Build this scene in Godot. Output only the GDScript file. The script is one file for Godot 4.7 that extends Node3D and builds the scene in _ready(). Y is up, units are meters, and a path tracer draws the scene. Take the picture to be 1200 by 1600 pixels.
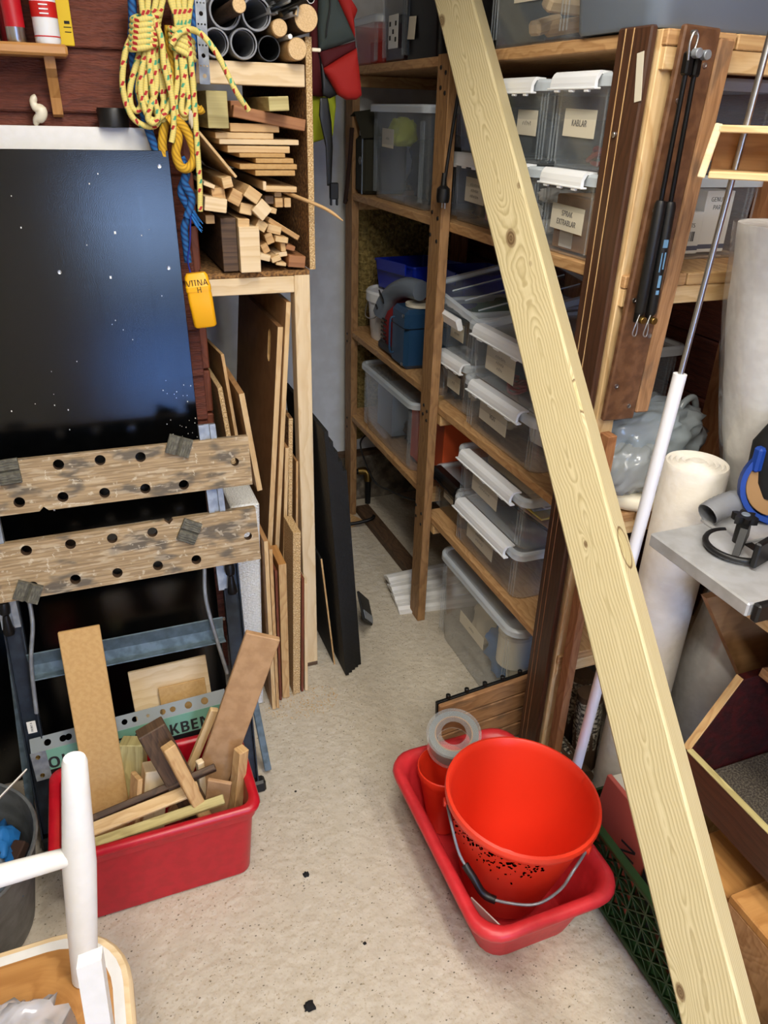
extends Node3D
# A storage corner of a garage workshop. World: -z runs down the aisle, +x to the shelves, y up, metres.

var M := {}
var used := {}
var rng := RandomNumberGenerator.new()
var uvo := Vector2.ZERO

func _ready():
	rng.seed = 7
	setup_camera_and_light()
	make_materials()
	room()
	shelf_unit()
	shelf_bins()
	left_bay()
	top_shelf()
	leaning_beam()
	wall_things()
	ropes()
	timber_rack()
	leaning_sheets()
	workbench()
	offcut_bin()
	tub_and_buckets()
	right_side()
	saw_and_boxes()
	bottom_left()
	floor_bits()

func setup_camera_and_light():
	var cam := Camera3D.new()
	cam.name = "camera"
	cam.fov = 68.91
	cam.near = 0.02
	cam.far = 60.0
	add_child(cam)
	cam.rotation_degrees = Vector3(-28.15, -21.85, 1.68)
	cam.position = Vector3(0, 1.6, 0)
	cam.current = true
	var we := WorldEnvironment.new()
	we.name = "surroundings"
	var e := Environment.new()
	var sky := Sky.new()
	var sm := ProceduralSkyMaterial.new()
	sm.sky_top_color = Color(0.45, 0.62, 0.92)
	sm.sky_horizon_color = Color(0.68, 0.80, 0.97)
	sm.ground_bottom_color = Color(0.35, 0.36, 0.36)
	sm.ground_horizon_color = Color(0.5, 0.52, 0.54)
	sm.sky_energy_multiplier = 3.3
	sm.ground_energy_multiplier = 1.2
	sky.sky_material = sm
	e.background_mode = Environment.BG_SKY
	e.sky = sky
	e.tonemap_mode = Environment.TONE_MAPPER_LINEAR
	e.tonemap_exposure = 1.02
	e.sdfgi_enabled = true
	e.ssao_enabled = true
	e.ssil_enabled = true
	we.environment = e
	add_child(we)
	ceiling_lamp(Vector3(-0.10, 2.36, 0.85), 1.2, 0.28, 3.6, "ceiling lamp with white diffuser left of the glazed door")
	ceiling_lamp(Vector3(0.95, 2.36, 0.75), 1.2, 0.28, 2.8, "ceiling lamp with white diffuser near the right wall")
	ceiling_lamp(Vector3(0.35, 2.36, -0.60), 1.2, 0.28, 2.6, "ceiling lamp with white diffuser over the aisle")

func ceiling_lamp(at: Vector3, l: float, w: float, energy: float, label: String):
	var t := thing("ceiling_lamp", label, "lamp", at)
	t.set_meta("group", "ceiling lamps of the garage")
	var hm := StandardMaterial3D.new()
	hm.albedo_color = Color(0.85, 0.85, 0.85)
	part(t, "housing", boxm(w, 0.03, l), hm, at + Vector3(0, 0.0235, 0))
	var dm := StandardMaterial3D.new()
	dm.albedo_color = Color(0.9, 0.9, 0.9)
	dm.emission_enabled = true
	dm.emission = Color(1.0, 0.975, 0.925)
	dm.emission_energy_multiplier = 2.0
	part(t, "diffuser", boxm(w - 0.03, 0.015, l - 0.03), dm, at)
	var a := AreaLight3D.new()
	a.name = "lamp_light"
	a.area_size = Vector2(w - 0.03, l - 0.03)
	a.light_color = Color(1.0, 0.975, 0.925)
	a.light_energy = energy
	a.shadow_enabled = true
	a.area_range = 12.0
	t.add_child(a)
	a.global_position = at + Vector3(0, -0.012, 0)
	a.rotation_degrees = Vector3(-90, 0, 0)

# ---------------------------------------------------------------- naming
func uniq(s: String) -> String:
	if used.has(s):
		used[s] += 1
		return "%s_%03d" % [s, used[s]]
	used[s] = 0
	return s

func thing(called: String, label: String, cat: String, at := Vector3.ZERO, group := "") -> Node3D:
	var o := Node3D.new()
	o.name = uniq(called)
	add_child(o)
	o.position = at
	o.set_meta("label", label)
	o.set_meta("category", cat)
	if group != "":
		o.set_meta("group", group)
	return o

func xf(w) -> Transform3D:
	if w is Transform3D:
		return w
	return Transform3D(Basis(), w)

# w is in world space
func part(parent: Node3D, called: String, mesh: Mesh, m: Material, w = Vector3.ZERO) -> MeshInstance3D:
	var o := MeshInstance3D.new()
	o.name = called
	o.mesh = mesh
	o.material_override = m
	parent.add_child(o, true)
	o.global_transform = xf(w)
	return o

# l is in the parent's space
func lpart(parent: Node3D, called: String, mesh: Mesh, m: Material, l = Vector3.ZERO) -> MeshInstance3D:
	var o := MeshInstance3D.new()
	o.name = called
	o.mesh = mesh
	o.material_override = m
	parent.add_child(o, true)
	o.transform = xf(l)
	return o

func solo(called: String, label: String, cat: String, mesh: Mesh, m: Material, w = Vector3.ZERO, group := "") -> MeshInstance3D:
	var o := MeshInstance3D.new()
	o.name = uniq(called)
	o.mesh = mesh
	o.material_override = m
	add_child(o)
	o.transform = xf(w)
	o.set_meta("label", label)
	o.set_meta("category", cat)
	if group != "":
		o.set_meta("group", group)
	return o

func struct(called: String, mesh: Mesh, m: Material, w = Vector3.ZERO) -> MeshInstance3D:
	var o := MeshInstance3D.new()
	o.name = uniq(called)
	o.mesh = mesh
	o.material_override = m
	add_child(o)
	o.transform = xf(w)
	o.set_meta("kind", "structure")
	return o

func v(x, y, z) -> Vector3:
	return Vector3(x, y, z)

# frame whose x runs from a to b, y close to up
func bar(a: Vector3, b: Vector3, up := Vector3.UP) -> Transform3D:
	var x := (b - a).normalized()
	var z := x.cross(up).normalized()
	var y := z.cross(x)
	return Transform3D(Basis(x, y, z), (a + b) / 2)

func roty(deg: float, at := Vector3.ZERO) -> Transform3D:
	return Transform3D(Basis(Vector3.UP, deg_to_rad(deg)), at)

func euler(d: Vector3, at := Vector3.ZERO) -> Transform3D:
	return Transform3D(Basis.from_euler(Vector3(deg_to_rad(d.x), deg_to_rad(d.y), deg_to_rad(d.z))), at)

# ---------------------------------------------------------------- meshes
func new_st() -> SurfaceTool:
	var st := SurfaceTool.new()
	st.begin(Mesh.PRIMITIVE_TRIANGLES)
	return st

func fin(st: SurfaceTool) -> ArrayMesh:
	st.generate_normals()
	return st.commit()

func tri(st: SurfaceTool, a: Vector3, b: Vector3, c: Vector3, out: Vector3, ua := Vector2.ZERO, ub := Vector2.ZERO, uc := Vector2.ZERO):
	var n := (c - a).cross(b - a)
	var flip := n.dot(out) < 0.0
	st.set_uv(ua)
	st.add_vertex(a)
	if flip:
		st.set_uv(uc)
		st.add_vertex(c)
		st.set_uv(ub)
		st.add_vertex(b)
	else:
		st.set_uv(ub)
		st.add_vertex(b)
		st.set_uv(uc)
		st.add_vertex(c)

func boxuv(p: Vector3, n: Vector3, la: int) -> Vector2:
	var a := n.abs()
	var ax := 0
	if a.y > a.x and a.y >= a.z:
		ax = 1
	elif a.z > a.x:
		ax = 2
	if ax == la:
		var o1 := (la + 1) % 3
		var o2 := (la + 2) % 3
		return Vector2(p[o1] * 0.15, p[o2]) + uvo
	var other := 3 - ax - la
	return Vector2(p[la], p[other] + p[ax]) + uvo

# chamfered box centred on the origin; uv in metres, u along the longest side
func boxm(sx: float, sy: float, sz: float, b := 0.0015) -> ArrayMesh:
	var h := Vector3(sx, sy, sz) / 2
	b = minf(b, minf(h.x, minf(h.y, h.z)) * 0.45)
	var la := 0
	if sy > sx and sy >= sz:
		la = 1
	elif sz > sx:
		la = 2
	uvo = Vector2(rng.randf() * 3.0, rng.randf() * 3.0)
	var st := new_st()
	st.set_smooth_group(-1)
	var q := func(p: Array, n: Vector3):
		var u := []
		for k in p:
			u.append(boxuv(k, n, la))
		tri(st, p[0], p[1], p[2], n, u[0], u[1], u[2])
		tri(st, p[0], p[2], p[3], n, u[0], u[2], u[3])
	var vert := func(s: Vector3, ax: int) -> Vector3:
		var p := Vector3(s.x * (h.x - b), s.y * (h.y - b), s.z * (h.z - b))
		p[ax] = s[ax] * h[ax]
		return p
	for ax in 3:
		var i1 := (ax + 1) % 3
		var i2 := (ax + 2) % 3
		for s in [-1.0, 1.0]:
			var ps := []
			for k in [[-1, -1], [1, -1], [1, 1], [-1, 1]]:
				var sg := Vector3.ZERO
				sg[ax] = s
				sg[i1] = k[0]
				sg[i2] = k[1]
				ps.append(vert.call(sg, ax))
			var n := Vector3.ZERO
			n[ax] = s
			q.call(ps, n)
		# edges parallel to ax
		for k in [[-1, -1], [1, -1], [1, 1], [-1, 1]]:
			var s0 := Vector3.ZERO
			s0[i1] = k[0]
			s0[i2] = k[1]
			var s1 := s0
			s0[ax] = -1
			s1[ax] = 1
			var n2 := Vector3.ZERO
			n2[i1] = k[0] * 1.01
			n2[i2] = k[1]
			q.call([vert.call(s0, i1), vert.call(s1, i1), vert.call(s1, i2), vert.call(s0, i2)], n2)
	for a in [-1, 1]:
		for c in [-1, 1]:
			for d in [-1, 1]:
				var s := Vector3(a, c, d)
				tri(st, vert.call(s, 0), vert.call(s, 1), vert.call(s, 2), s)
	return fin(st)

# profile of (radius, height); sharp corners get their own smooth group
func lathe(prof: Array, seg := 32, arc := TAU) -> ArrayMesh:
	var st := new_st()
	var g := 0
	var n := prof.size()
	var run := 0.0
	for i in n - 1:
		if i > 0:
			var d0: Vector2 = (prof[i] - prof[i - 1])
			var d1: Vector2 = (prof[i + 1] - prof[i])
			if absf(d0.angle_to(d1)) > 0.6:
				g += 1
		st.set_smooth_group(g)
		var a: Vector2 = prof[i]
		var c: Vector2 = prof[i + 1]
		var l := a.distance_to(c)
		for k in seg:
			var t0 := arc * k / seg
			var t1 := arc * (k + 1) / seg
			var p00 := Vector3(a.x * cos(t0), a.y, a.x * sin(t0))
			var p01 := Vector3(a.x * cos(t1), a.y, a.x * sin(t1))
			var p10 := Vector3(c.x * cos(t0), c.y, c.x * sin(t0))
			var p11 := Vector3(c.x * cos(t1), c.y, c.x * sin(t1))
			var e := (c - a)
			var tm := (t0 + t1) / 2
			var out := Vector3(e.y * cos(tm), -e.x, e.y * sin(tm))
			var u0 := Vector2(float(k) / seg, run)
			var u1 := Vector2(float(k + 1) / seg, run)
			var u2 := Vector2(float(k + 1) / seg, run + l)
			var u3 := Vector2(float(k) / seg, run + l)
			if a.x > 1e-5:
				tri(st, p00, p01, p11, out, u0, u1, u2)
			if c.x > 1e-5:
				tri(st, p00, p11, p10, out, u0, u2, u3)
		run += l
	return fin(st)

func cyl(r: float, h: float, seg := 20, bev := 0.001) -> ArrayMesh:
	return lathe([Vector2(0, -h / 2), Vector2(r - bev, -h / 2), Vector2(r, -h / 2 + bev), Vector2(r, h / 2 - bev), Vector2(r - bev, h / 2), Vector2(0, h / 2)], seg)

func pipe(ro: float, ri: float, l: float, seg := 24) -> ArrayMesh:
	return lathe([Vector2(ri, -l / 2), Vector2(ro, -l / 2), Vector2(ro, l / 2), Vector2(ri, l / 2), Vector2(ri, -l / 2)], seg)

# rings of equal length joined into one skin; crease lists ring numbers with a hard edge
func loft(rings: Array, crease := [], cap0 := false, cap1 := false, closed := true) -> ArrayMesh:
	var st := new_st()
	var g := 0
	var n: int = rings[0].size()
	var m := n if closed else n - 1
	var run := 0.0
	for i in rings.size() - 1:
		if i in crease:
			g += 1
		st.set_smooth_group(g)
		var l: float = rings[i][0].distance_to(rings[i + 1][0])
		for k in m:
			var a: Vector3 = rings[i][k]
			var b: Vector3 = rings[i][(k + 1) % n]
			var c: Vector3 = rings[i + 1][(k + 1) % n]
			var d: Vector3 = rings[i + 1][k]
			var ua := Vector2(float(k) / m, run)
			var ub := Vector2(float(k + 1) / m, run)
			var uc := Vector2(float(k + 1) / m, run + l)
			var ud := Vector2(float(k) / m, run + l)
			for w in [[a, b, c, ua, ub, uc], [a, c, d, ua, uc, ud]]:
				if not (w[0].is_equal_approx(w[1]) or w[1].is_equal_approx(w[2]) or w[0].is_equal_approx(w[2])):
					for q in 3:
						st.set_uv(w[3 + q])
						st.add_vertex(w[q])
		run += l
	for e in [[cap0, 0], [cap1, rings.size() - 1]]:
		if e[0]:
			st.set_smooth_group(-1)
			var r = rings[e[1]]
			var c := Vector3.ZERO
			for p in r:
				c += p
			c /= n
			for k in n:
				var a2: Vector3 = r[k]
				var b2: Vector3 = r[(k + 1) % n]
				var list := [c, a2, b2] if e[1] > 0 else [c, b2, a2]
				for p in list:
					st.set_uv(Vector2(p.x, p.z))
					st.add_vertex(p)
	return fin(st)

func frames(pts: Array) -> Array:
	var out := []
	var up := Vector3.UP
	var t0: Vector3 = (pts[1] - pts[0]).normalized()
	if absf(t0.dot(up)) > 0.95:
		up = Vector3.RIGHT
	var nrm := (up - t0 * up.dot(t0)).normalized()
	for i in pts.size():
		var t: Vector3
		if i == 0:
			t = t0
		elif i == pts.size() - 1:
			t = (pts[i] - pts[i - 1]).normalized()
		else:
			t = (pts[i + 1] - pts[i - 1]).normalized()
		nrm = (nrm - t * nrm.dot(t)).normalized()
		out.append([nrm, t.cross(nrm)])
	return out

func tube(pts: Array, r, sides := 8, caps := true) -> ArrayMesh:
	var fr := frames(pts)
	var st := new_st()
	st.set_smooth_group(0)
	var rings := []
	for i in pts.size():
		var ring := []
		var rr: float = r[i] if r is Array else r
		for k in sides:
			var t := TAU * k / sides
			ring.append(pts[i] + (fr[i][0] * cos(t) + fr[i][1] * sin(t)) * rr)
		rings.append(ring)
	var run := 0.0
	for i in pts.size() - 1:
		var l: float = pts[i].distance_to(pts[i + 1])
		for k in sides:
			var k2 := (k + 1) % sides
			var out: Vector3 = (rings[i][k] + rings[i][k2]) / 2 - pts[i]
			var u0 := Vector2(run, float(k) / sides)
			var u1 := Vector2(run, float(k + 1) / sides)
			var u2 := Vector2(run + l, float(k + 1) / sides)
			var u3 := Vector2(run + l, float(k) / sides)
			tri(st, rings[i][k], rings[i][k2], rings[i + 1][k2], out, u0, u1, u2)
			tri(st, rings[i][k], rings[i + 1][k2], rings[i + 1][k], out, u0, u2, u3)
		run += l
	if caps:
		st.set_smooth_group(-1)
		for e in [0, pts.size() - 1]:
			var o: Vector3 = (pts[0] - pts[1]) if e == 0 else (pts[e] - pts[e - 1])
			for k in sides:
				tri(st, pts[e], rings[e][k], rings[e][(k + 1) % sides], o)
	return fin(st)

# Catmull-Rom through the points
func curve(p: Array, n := 6) -> Array:
	var out := []
	for i in p.size() - 1:
		var a: Vector3 = p[maxi(i - 1, 0)]
		var b: Vector3 = p[i]
		var c: Vector3 = p[i + 1]
		var d: Vector3 = p[mini(i + 2, p.size() - 1)]
		for k in n:
			var t := float(k) / n
			out.append(b.cubic_interpolate(c, a, d, t))
	out.append(p[p.size() - 1])
	return out

func rrect(w: float, d: float, r: float, n := 5) -> Array:
	var out := []
	var cx := w / 2 - r
	var cz := d / 2 - r
	for q in 4:
		var sx: float = [1, -1, -1, 1][q]
		var sz: float = [1, 1, -1, -1][q]
		for k in n + 1:
			var t := PI / 2 * (q + float(k) / n)
			out.append(Vector3(sx * cx + r * cos(t), 0, sz * cz + r * sin(t)))
	out.reverse()
	return out

func lift(ring: Array, y: float) -> Array:
	var o := []
	for p in ring:
		o.append(Vector3(p.x, y, p.z))
	return o

# polygon (x, y) given thickness along z, with flat caps
func extr(poly: Array, depth: float, closed_caps := true) -> ArrayMesh:
	var st := new_st()
	st.set_smooth_group(-1)
	var pv := PackedVector2Array(poly)
	var ids := Geometry2D.triangulate_polygon(pv)
	var hz := depth / 2
	if closed_caps:
		for i in range(0, ids.size(), 3):
			for s in [-1.0, 1.0]:
				var a := Vector3(pv[ids[i]].x, pv[ids[i]].y, s * hz)
				var b := Vector3(pv[ids[i + 1]].x, pv[ids[i + 1]].y, s * hz)
				var c := Vector3(pv[ids[i + 2]].x, pv[ids[i + 2]].y, s * hz)
				tri(st, a, b, c, Vector3(0, 0, s), pv[ids[i]], pv[ids[i + 1]], pv[ids[i + 2]])
	var sgn := -1.0 if Geometry2D.is_polygon_clockwise(pv) else 1.0
	for i in pv.size():
		var p := pv[i]
		var q := pv[(i + 1) % pv.size()]
		var e := q - p
		var out := Vector3(e.y, -e.x, 0) * sgn
		var a := Vector3(p.x, p.y, -hz)
		var b := Vector3(q.x, q.y, -hz)
		var c := Vector3(q.x, q.y, hz)
		var d := Vector3(p.x, p.y, hz)
		var l := e.length()
		tri(st, a, b, c, out, Vector2(0, 0), Vector2(l, 0), Vector2(l, depth))
		tri(st, a, c, d, out, Vector2(0, 0), Vector2(l, depth), Vector2(0, depth))
	return fin(st)

# lumpy closed skin, for cloth, bags and the like
func blob(rad: Vector3, amp := 0.18, freq := 2.0, sd := 1, n := 14, flat_bottom := true) -> ArrayMesh:
	var fn := FastNoiseLite.new()
	fn.seed = sd
	fn.frequency = freq
	var rings := []
	for i in n + 1:
		var th := PI * i / n
		var ring := []
		for k in n * 2:
			var ph := TAU * k / (n * 2)
			var d := Vector3(sin(th) * cos(ph), cos(th), sin(th) * sin(ph))
			var s := 1.0 + amp * (fn.get_noise_3dv(d) * 1.6 + 0.6 * fn.get_noise_3dv(d * 2.7 + Vector3.ONE))
			var sq := Vector3(signf(d.x) * pow(absf(d.x), 0.75), signf(d.y) * pow(absf(d.y), 0.75), signf(d.z) * pow(absf(d.z), 0.75))
			var p := sq * rad * s
			if flat_bottom:
				p.y = maxf(p.y, -rad.y * 0.86)
			ring.append(p)
		rings.append(ring)
	return loft(rings)

func lettering(parent: Node3D, called: String, s: String, size: float, m: Material, l: Transform3D, depth := 0.0006, serif := false, bold := false) -> MeshInstance3D:
	var t := TextMesh.new()
	t.text = s
	var f := SystemFont.new()
	f.font_names = PackedStringArray(["Droid Serif" if serif else "Droid Sans"])
	if bold:
		f.font_weight = 800
	t.font = f
	t.font_size = 32
	t.pixel_size = size / 32.0
	t.depth = depth
	t.curve_step = 1.5
	return lpart(parent, called, t, m, l)

# ---------------------------------------------------------------- materials
func flat(c: Color, rough := 0.6, metal := 0.0, spec := 0.5) -> StandardMaterial3D:
	var m := StandardMaterial3D.new()
	m.albedo_color = c
	m.roughness = rough
	m.metallic = metal
	m.metallic_specular = spec
	return m

func ramp(cols: Array, offs: Array) -> Gradient:
	var g := Gradient.new()
	g.colors = PackedColorArray(cols)
	g.offsets = PackedFloat32Array(offs)
	return g

func ntex(cols: Array, offs: Array, freq: float, sd: int, size := 256, kind := FastNoiseLite.TYPE_SIMPLEX_SMOOTH, oct := 4) -> NoiseTexture2D:
	var n := FastNoiseLite.new()
	n.seed = sd
	n.frequency = freq
	n.noise_type = kind
	n.fractal_octaves = oct
	var t := NoiseTexture2D.new()
	t.width = size
	t.height = size
	t.seamless = true
	t.noise = n
	if cols.size():
		t.color_ramp = ramp(cols, offs)
	return t

# mottled: colour varies by noise in object space
func mottled(a: Color, b: Color, scale: float, rough := 0.6, sd := 3, bump := 0.0, metal := 0.0, freq := 0.02) -> StandardMaterial3D:
	var m := flat(Color.WHITE, rough, metal)
	m.albedo_texture = ntex([a, a.lerp(b, 0.5), b], [0.3, 0.5, 0.72], freq, sd)
	m.uv1_triplanar = true
	m.uv1_scale = Vector3.ONE * scale
	if bump > 0.0:
		m.heightmap_enabled = true
		m.heightmap_texture = M.bump
		m.heightmap_scale = bump
	return m

# wood grain running along u; tiles round u
func wood_image(w: int, h: int, light: Color, dark: Color, sd: int, rings: float, warp: float, fine: float, patch := 0.0, patch_col := Color.BLACK) -> ImageTexture:
	var n1 := FastNoiseLite.new()
	n1.seed = sd
	n1.frequency = 0.5
	var n2 := FastNoiseLite.new()
	n2.seed = sd + 9
	n2.frequency = 1.0
	n2.fractal_octaves = 2
	var data := PackedByteArray()
	data.resize(w * h * 3)
	for i in w:
		var t := TAU * i / w
		var cx := cos(t)
		var cy := sin(t)
		for j in h:
			var q := float(j) / h
			var wv := n1.get_noise_3d(cx * 0.8, cy * 0.8, q * 1.6)
			var r := rings * (q + warp * wv)
			var f := r - floorf(r)
			f = f * f * (1.0 if f < 0.85 else (1.0 - f) / 0.15)
			var s := n2.get_noise_3d(cx * 1.5, cy * 1.5, q * 46.0)
			var k := clampf(0.12 + 0.75 * f + fine * s, 0.0, 1.0)
			var c := light.lerp(dark, k)
			if patch > 0.0:
				var pn := n1.get_noise_3d(cx * 2.2 + 5.0, cy * 2.2, q * 7.0)
				c = c.lerp(patch_col, clampf((pn - 0.05) * 3.0, 0.0, 1.0) * patch)
			var o := (j * w + i) * 3
			data[o] = int(c.r * 255)
			data[o + 1] = int(c.g * 255)
			data[o + 2] = int(c.b * 255)
	return ImageTexture.create_from_image(Image.create_from_data(w, h, false, Image.FORMAT_RGB8, data))

func wood(light: Color, dark: Color, sd: int, rings := 9.0, warp := 0.35, fine := 0.35, rough := 0.65, patch := 0.0, patch_col := Color.BLACK, us := 1.1, vs := 5.0) -> StandardMaterial3D:
	var m := flat(Color.WHITE, rough)
	m.albedo_texture = wood_image(256, 192, light, dark, sd, rings, warp, fine, patch, patch_col)
	m.uv1_scale = Vector3(us, vs, 1)
	return m

# the long treated timber: one picture for the whole length, with its knots
func beam_image() -> ImageTexture:
	var w := 1536
	var h := 208
	var light := Color(0.81, 0.755, 0.595)
	var dark := Color(0.555, 0.485, 0.315)
	var n1 := FastNoiseLite.new()
	n1.seed = 21
	n1.frequency = 1.0
	var knots := [[0.323, 0.45, 0.016, 1.0], [0.29, 0.95, 0.006, 0.5], [0.104, 0.05, 0.014, 0.8], [0.54, 0.4, 0.005, 0.9], [0.35, 0.75, 0.005, 0.3], [0.765, 0.1, 0.009, 1.0]]
	var data := PackedByteArray()
	data.resize(w * h * 3)
	for i in w:
		var u := float(i) / w
		for j in h:
			var narrow := j >= 146   # the lower strip of the picture is for the narrow faces
			var q := float(j) / 144.0 if not narrow else (j - 146) / 62.0
			var hh := 0.30 * n1.get_noise_2d(u * 9.0, 0.3) + 0.03 + 0.06 * sin(u * 23.0)
			var q0 := 0.5 + 0.16 * n1.get_noise_2d(u * 4.0, 9.0)
			var r := sqrt((q - q0) * (q - q0) * 1.2 + hh * hh) + 0.014 * n1.get_noise_2d(u * 22.0, q * 2.0)
			var dk := 0.0
			var pale := 0.0
			if narrow:
				r = 1.3 + 0.55 * q + 0.03 * n1.get_noise_2d(u * 12.0, 40.0)
				var ku := (u - 0.452) * 49.0
				var dn := sqrt(ku * ku * 0.42 + (q - 0.52) * (q - 0.52)) / 0.40
				r += 0.25 * exp(-dn * dn * 0.8)
				if dn < 1.0:
					pale = 1.0
					dk = clampf((dn - 0.84) * 9.0, 0.0, 1.0) * 0.9
			for kn in ([] if narrow else knots):
				var du: float = (u - kn[0]) * 26.0
				var dq: float = (q - kn[1])
				var d2: float = du * du * 0.12 + dq * dq
				var s: float = kn[2] * 26.0 * 0.36
				r += 0.22 * kn[3] * exp(-d2 / (s * s * 2.2))
				var dd: float = sqrt(du * du * 0.45 + dq * dq) / (kn[2] * 9.0)
				if dd < 1.0:
					dk = maxf(dk, kn[3] * clampf((1.0 - dd) * 3.0, 0.0, 1.0) * (0.55 + 0.45 * absf(sin(dd * 9.0))))
			var f := r * 15.0
			f = f - floorf(f)
			f = f * f * (1.0 if f < 0.8 else (1.0 - f) / 0.2)
			var st := n1.get_noise_2d(u * 30.0, q * 90.0)
			var c := light.lerp(dark, clampf(0.08 + 0.72 * f + 0.2 * st, 0.0, 1.0))
			c = c.lerp(Color(0.80, 0.75, 0.56).lerp(Color(0.66, 0.58, 0.38), absf(sin(r * 40.0)) * 0.6), pale * 0.8)
			c = c.lerp(Color(0.30, 0.2, 0.1), dk * 0.85)
			var o := (j * w + i) * 3
			data[o] = int(c.r * 255)
			data[o + 1] = int(c.g * 255)
			data[o + 2] = int(c.b * 255)
	return ImageTexture.create_from_image(Image.create_from_data(w, h, false, Image.FORMAT_RGB8, data))

# worn bench jaw: wood, soot-dark stains, streaks of pale paint (u along, v across, whole face)
func jaw_image(sd: int) -> ImageTexture:
	var w := 512
	var h := 128
	var n := FastNoiseLite.new()
	n.seed = sd
	n.frequency = 1.0
	n.fractal_octaves = 4
	var data := PackedByteArray()
	data.resize(w * h * 3)
	for i in w:
		var u := float(i) / w
		for j in h:
			var q := float(j) / h
			var g := n.get_noise_2d(u * 4.0, q * 20.0)
			var c := Color(0.66, 0.565, 0.43).lerp(Color(0.50, 0.415, 0.30), clampf(0.45 + g * 1.0, 0.0, 1.0))
			var s := n.get_noise_2d(u * 4.0 + 20.0, q * 2.0)
			c = c.lerp(Color(0.27, 0.255, 0.235), clampf((s - 0.12) * 2.4, 0.0, 0.7))
			var w2 := n.get_noise_2d(u * 7.0 + 40.0, q * 9.0)
			c = c.lerp(Color(0.76, 0.70, 0.60), clampf((w2 - 0.16) * 2.5, 0.0, 0.5))
			var p := n.get_noise_2d(u * 26.0 + 3.0, q * 5.0)
			c = c.lerp(Color(0.80, 0.76, 0.68), clampf((p - 0.42) * 4.0, 0.0, 0.6))
			var o := (j * w + i) * 3
			data[o] = int(c.r * 255)
			data[o + 1] = int(c.g * 255)
			data[o + 2] = int(c.b * 255)
	var im := Image.create_from_data(w, h, false, Image.FORMAT_RGB8, data)
	var rr := RandomNumberGenerator.new()
	rr.seed = sd
	for k in 12:   # strokes of paint and filler, ragged
		var x := rr.randi_range(0, w - 90)
		var y := rr.randi_range(4, h - 20)
		var lng := rr.randf() < 0.5
		var dy := rr.randf_range(-0.25, 0.25)
		for i in (rr.randi_range(30, 80) if lng else rr.randi_range(10, 26)):
			if rr.randf() < 0.72:
				var px := x + (i if lng else rr.randi_range(0, 2))
				var py := y + (int(i * dy) + rr.randi_range(0, 1) if lng else i)
				if px < w and py < h and py >= 0:
					im.set_pixel(px, py, Color(0.85, 0.82, 0.75))
	return ImageTexture.create_from_image(im)

func floor_image() -> ImageTexture:
	var w := 640
	var n := FastNoiseLite.new()
	n.seed = 5
	n.frequency = 0.02
	n.fractal_octaves = 4
	var nimg := n.get_seamless_image(w, w)
	var n2 := FastNoiseLite.new()
	n2.seed = 8
	n2.frequency = 0.12
	n2.fractal_octaves = 3
	var nimg2 := n2.get_seamless_image(w, w)
	var data := PackedByteArray()
	data.resize(w * w * 3)
	var a := nimg.get_data()
	var b := nimg2.get_data()
	for i in w * w:
		var k := a[i] / 255.0
		var f := b[i] / 255.0
		var c := Color(0.775, 0.74, 0.675).lerp(Color(0.72, 0.68, 0.61), k)
		c = c.lerp(Color(0.62, 0.56, 0.47), clampf((f - 0.62) * 2.2, 0.0, 0.6))
		data[i * 3] = int(c.r * 255)
		data[i * 3 + 1] = int(c.g * 255)
		data[i * 3 + 2] = int(c.b * 255)
	var im := Image.create_from_data(w, w, false, Image.FORMAT_RGB8, data)
	var rr := RandomNumberGenerator.new()
	rr.seed = 4
	for k in 420:   # shallow chipped pits, ragged outlines
		var cx := rr.randi_range(6, w - 7)
		var cy := rr.randi_range(6, w - 7)
		var n3 := rr.randi_range(3, 12)
		var pc := Color(0.55, 0.49, 0.38).lerp(Color(0.66, 0.61, 0.52), rr.randf())
		for q in n3:
			im.set_pixel(cx + rr.randi_range(-2, 2), cy + rr.randi_range(-1, 1), pc)
	for k in 1300:   # grains of dirt
		var s := 1 if rr.randf() < 0.75 else 2
		var g := rr.randf_range(0.28, 0.55)
		im.fill_rect(Rect2i(rr.randi_range(0, w - 3), rr.randi_range(0, w - 3), s + (rr.randi() % 2), s), Color(g, g * 0.92, g * 0.78))
	return ImageTexture.create_from_image(im)

func rope_image() -> ImageTexture:
	var w := 96
	var h := 32
	var im := Image.create(w, h, false, Image.FORMAT_RGB8)
	for i in w:
		for j in h:
			var braid := 0.5 + 0.5 * sin((i + j * 3.0) * TAU / 12.0) * sin((i - j * 3.0) * TAU / 12.0)
			im.set_pixel(i, j, Color(0.90, 0.82, 0.43).lerp(Color(0.78, 0.73, 0.46), braid))
	for q in [[8, 4, 0], [24, 20, 0], [56, 6, 0], [72, 22, 0], [16, 12, 1], [40, 27, 1], [64, 13, 1], [88, 28, 1], [32, 2, 1]]:
		var c := Color(0.66, 0.12, 0.14) if q[2] == 0 else Color(0.28, 0.6, 0.48)
		for i in 11:
			for j in 5:
				im.set_pixel((q[0] + i) % w, (q[1] + j + i / 3) % h, c)
	return ImageTexture.create_from_image(im)

func twist_image(a: Color, b: Color) -> ImageTexture:
	var im := Image.create(64, 32, false, Image.FORMAT_RGB8)
	for i in 64:
		for j in 32:
			var s := fposmod(i / 32.0 + j / 32.0 * 3.0, 1.0)
			im.set_pixel(i, j, a.lerp(b, pow(absf(s - 0.5) * 2.0, 2.0)))
	return ImageTexture.create_from_image(im)

func uvmat(t: Texture2D, us: float, vs: float, rough: float, bump := 0.0) -> StandardMaterial3D:
	var m := flat(Color.WHITE, rough)
	m.albedo_texture = t
	m.uv1_scale = Vector3(us, vs, 1)
	if bump > 0.0:
		m.heightmap_enabled = true
		m.heightmap_texture = t
		m.heightmap_scale = bump
	return m

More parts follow.
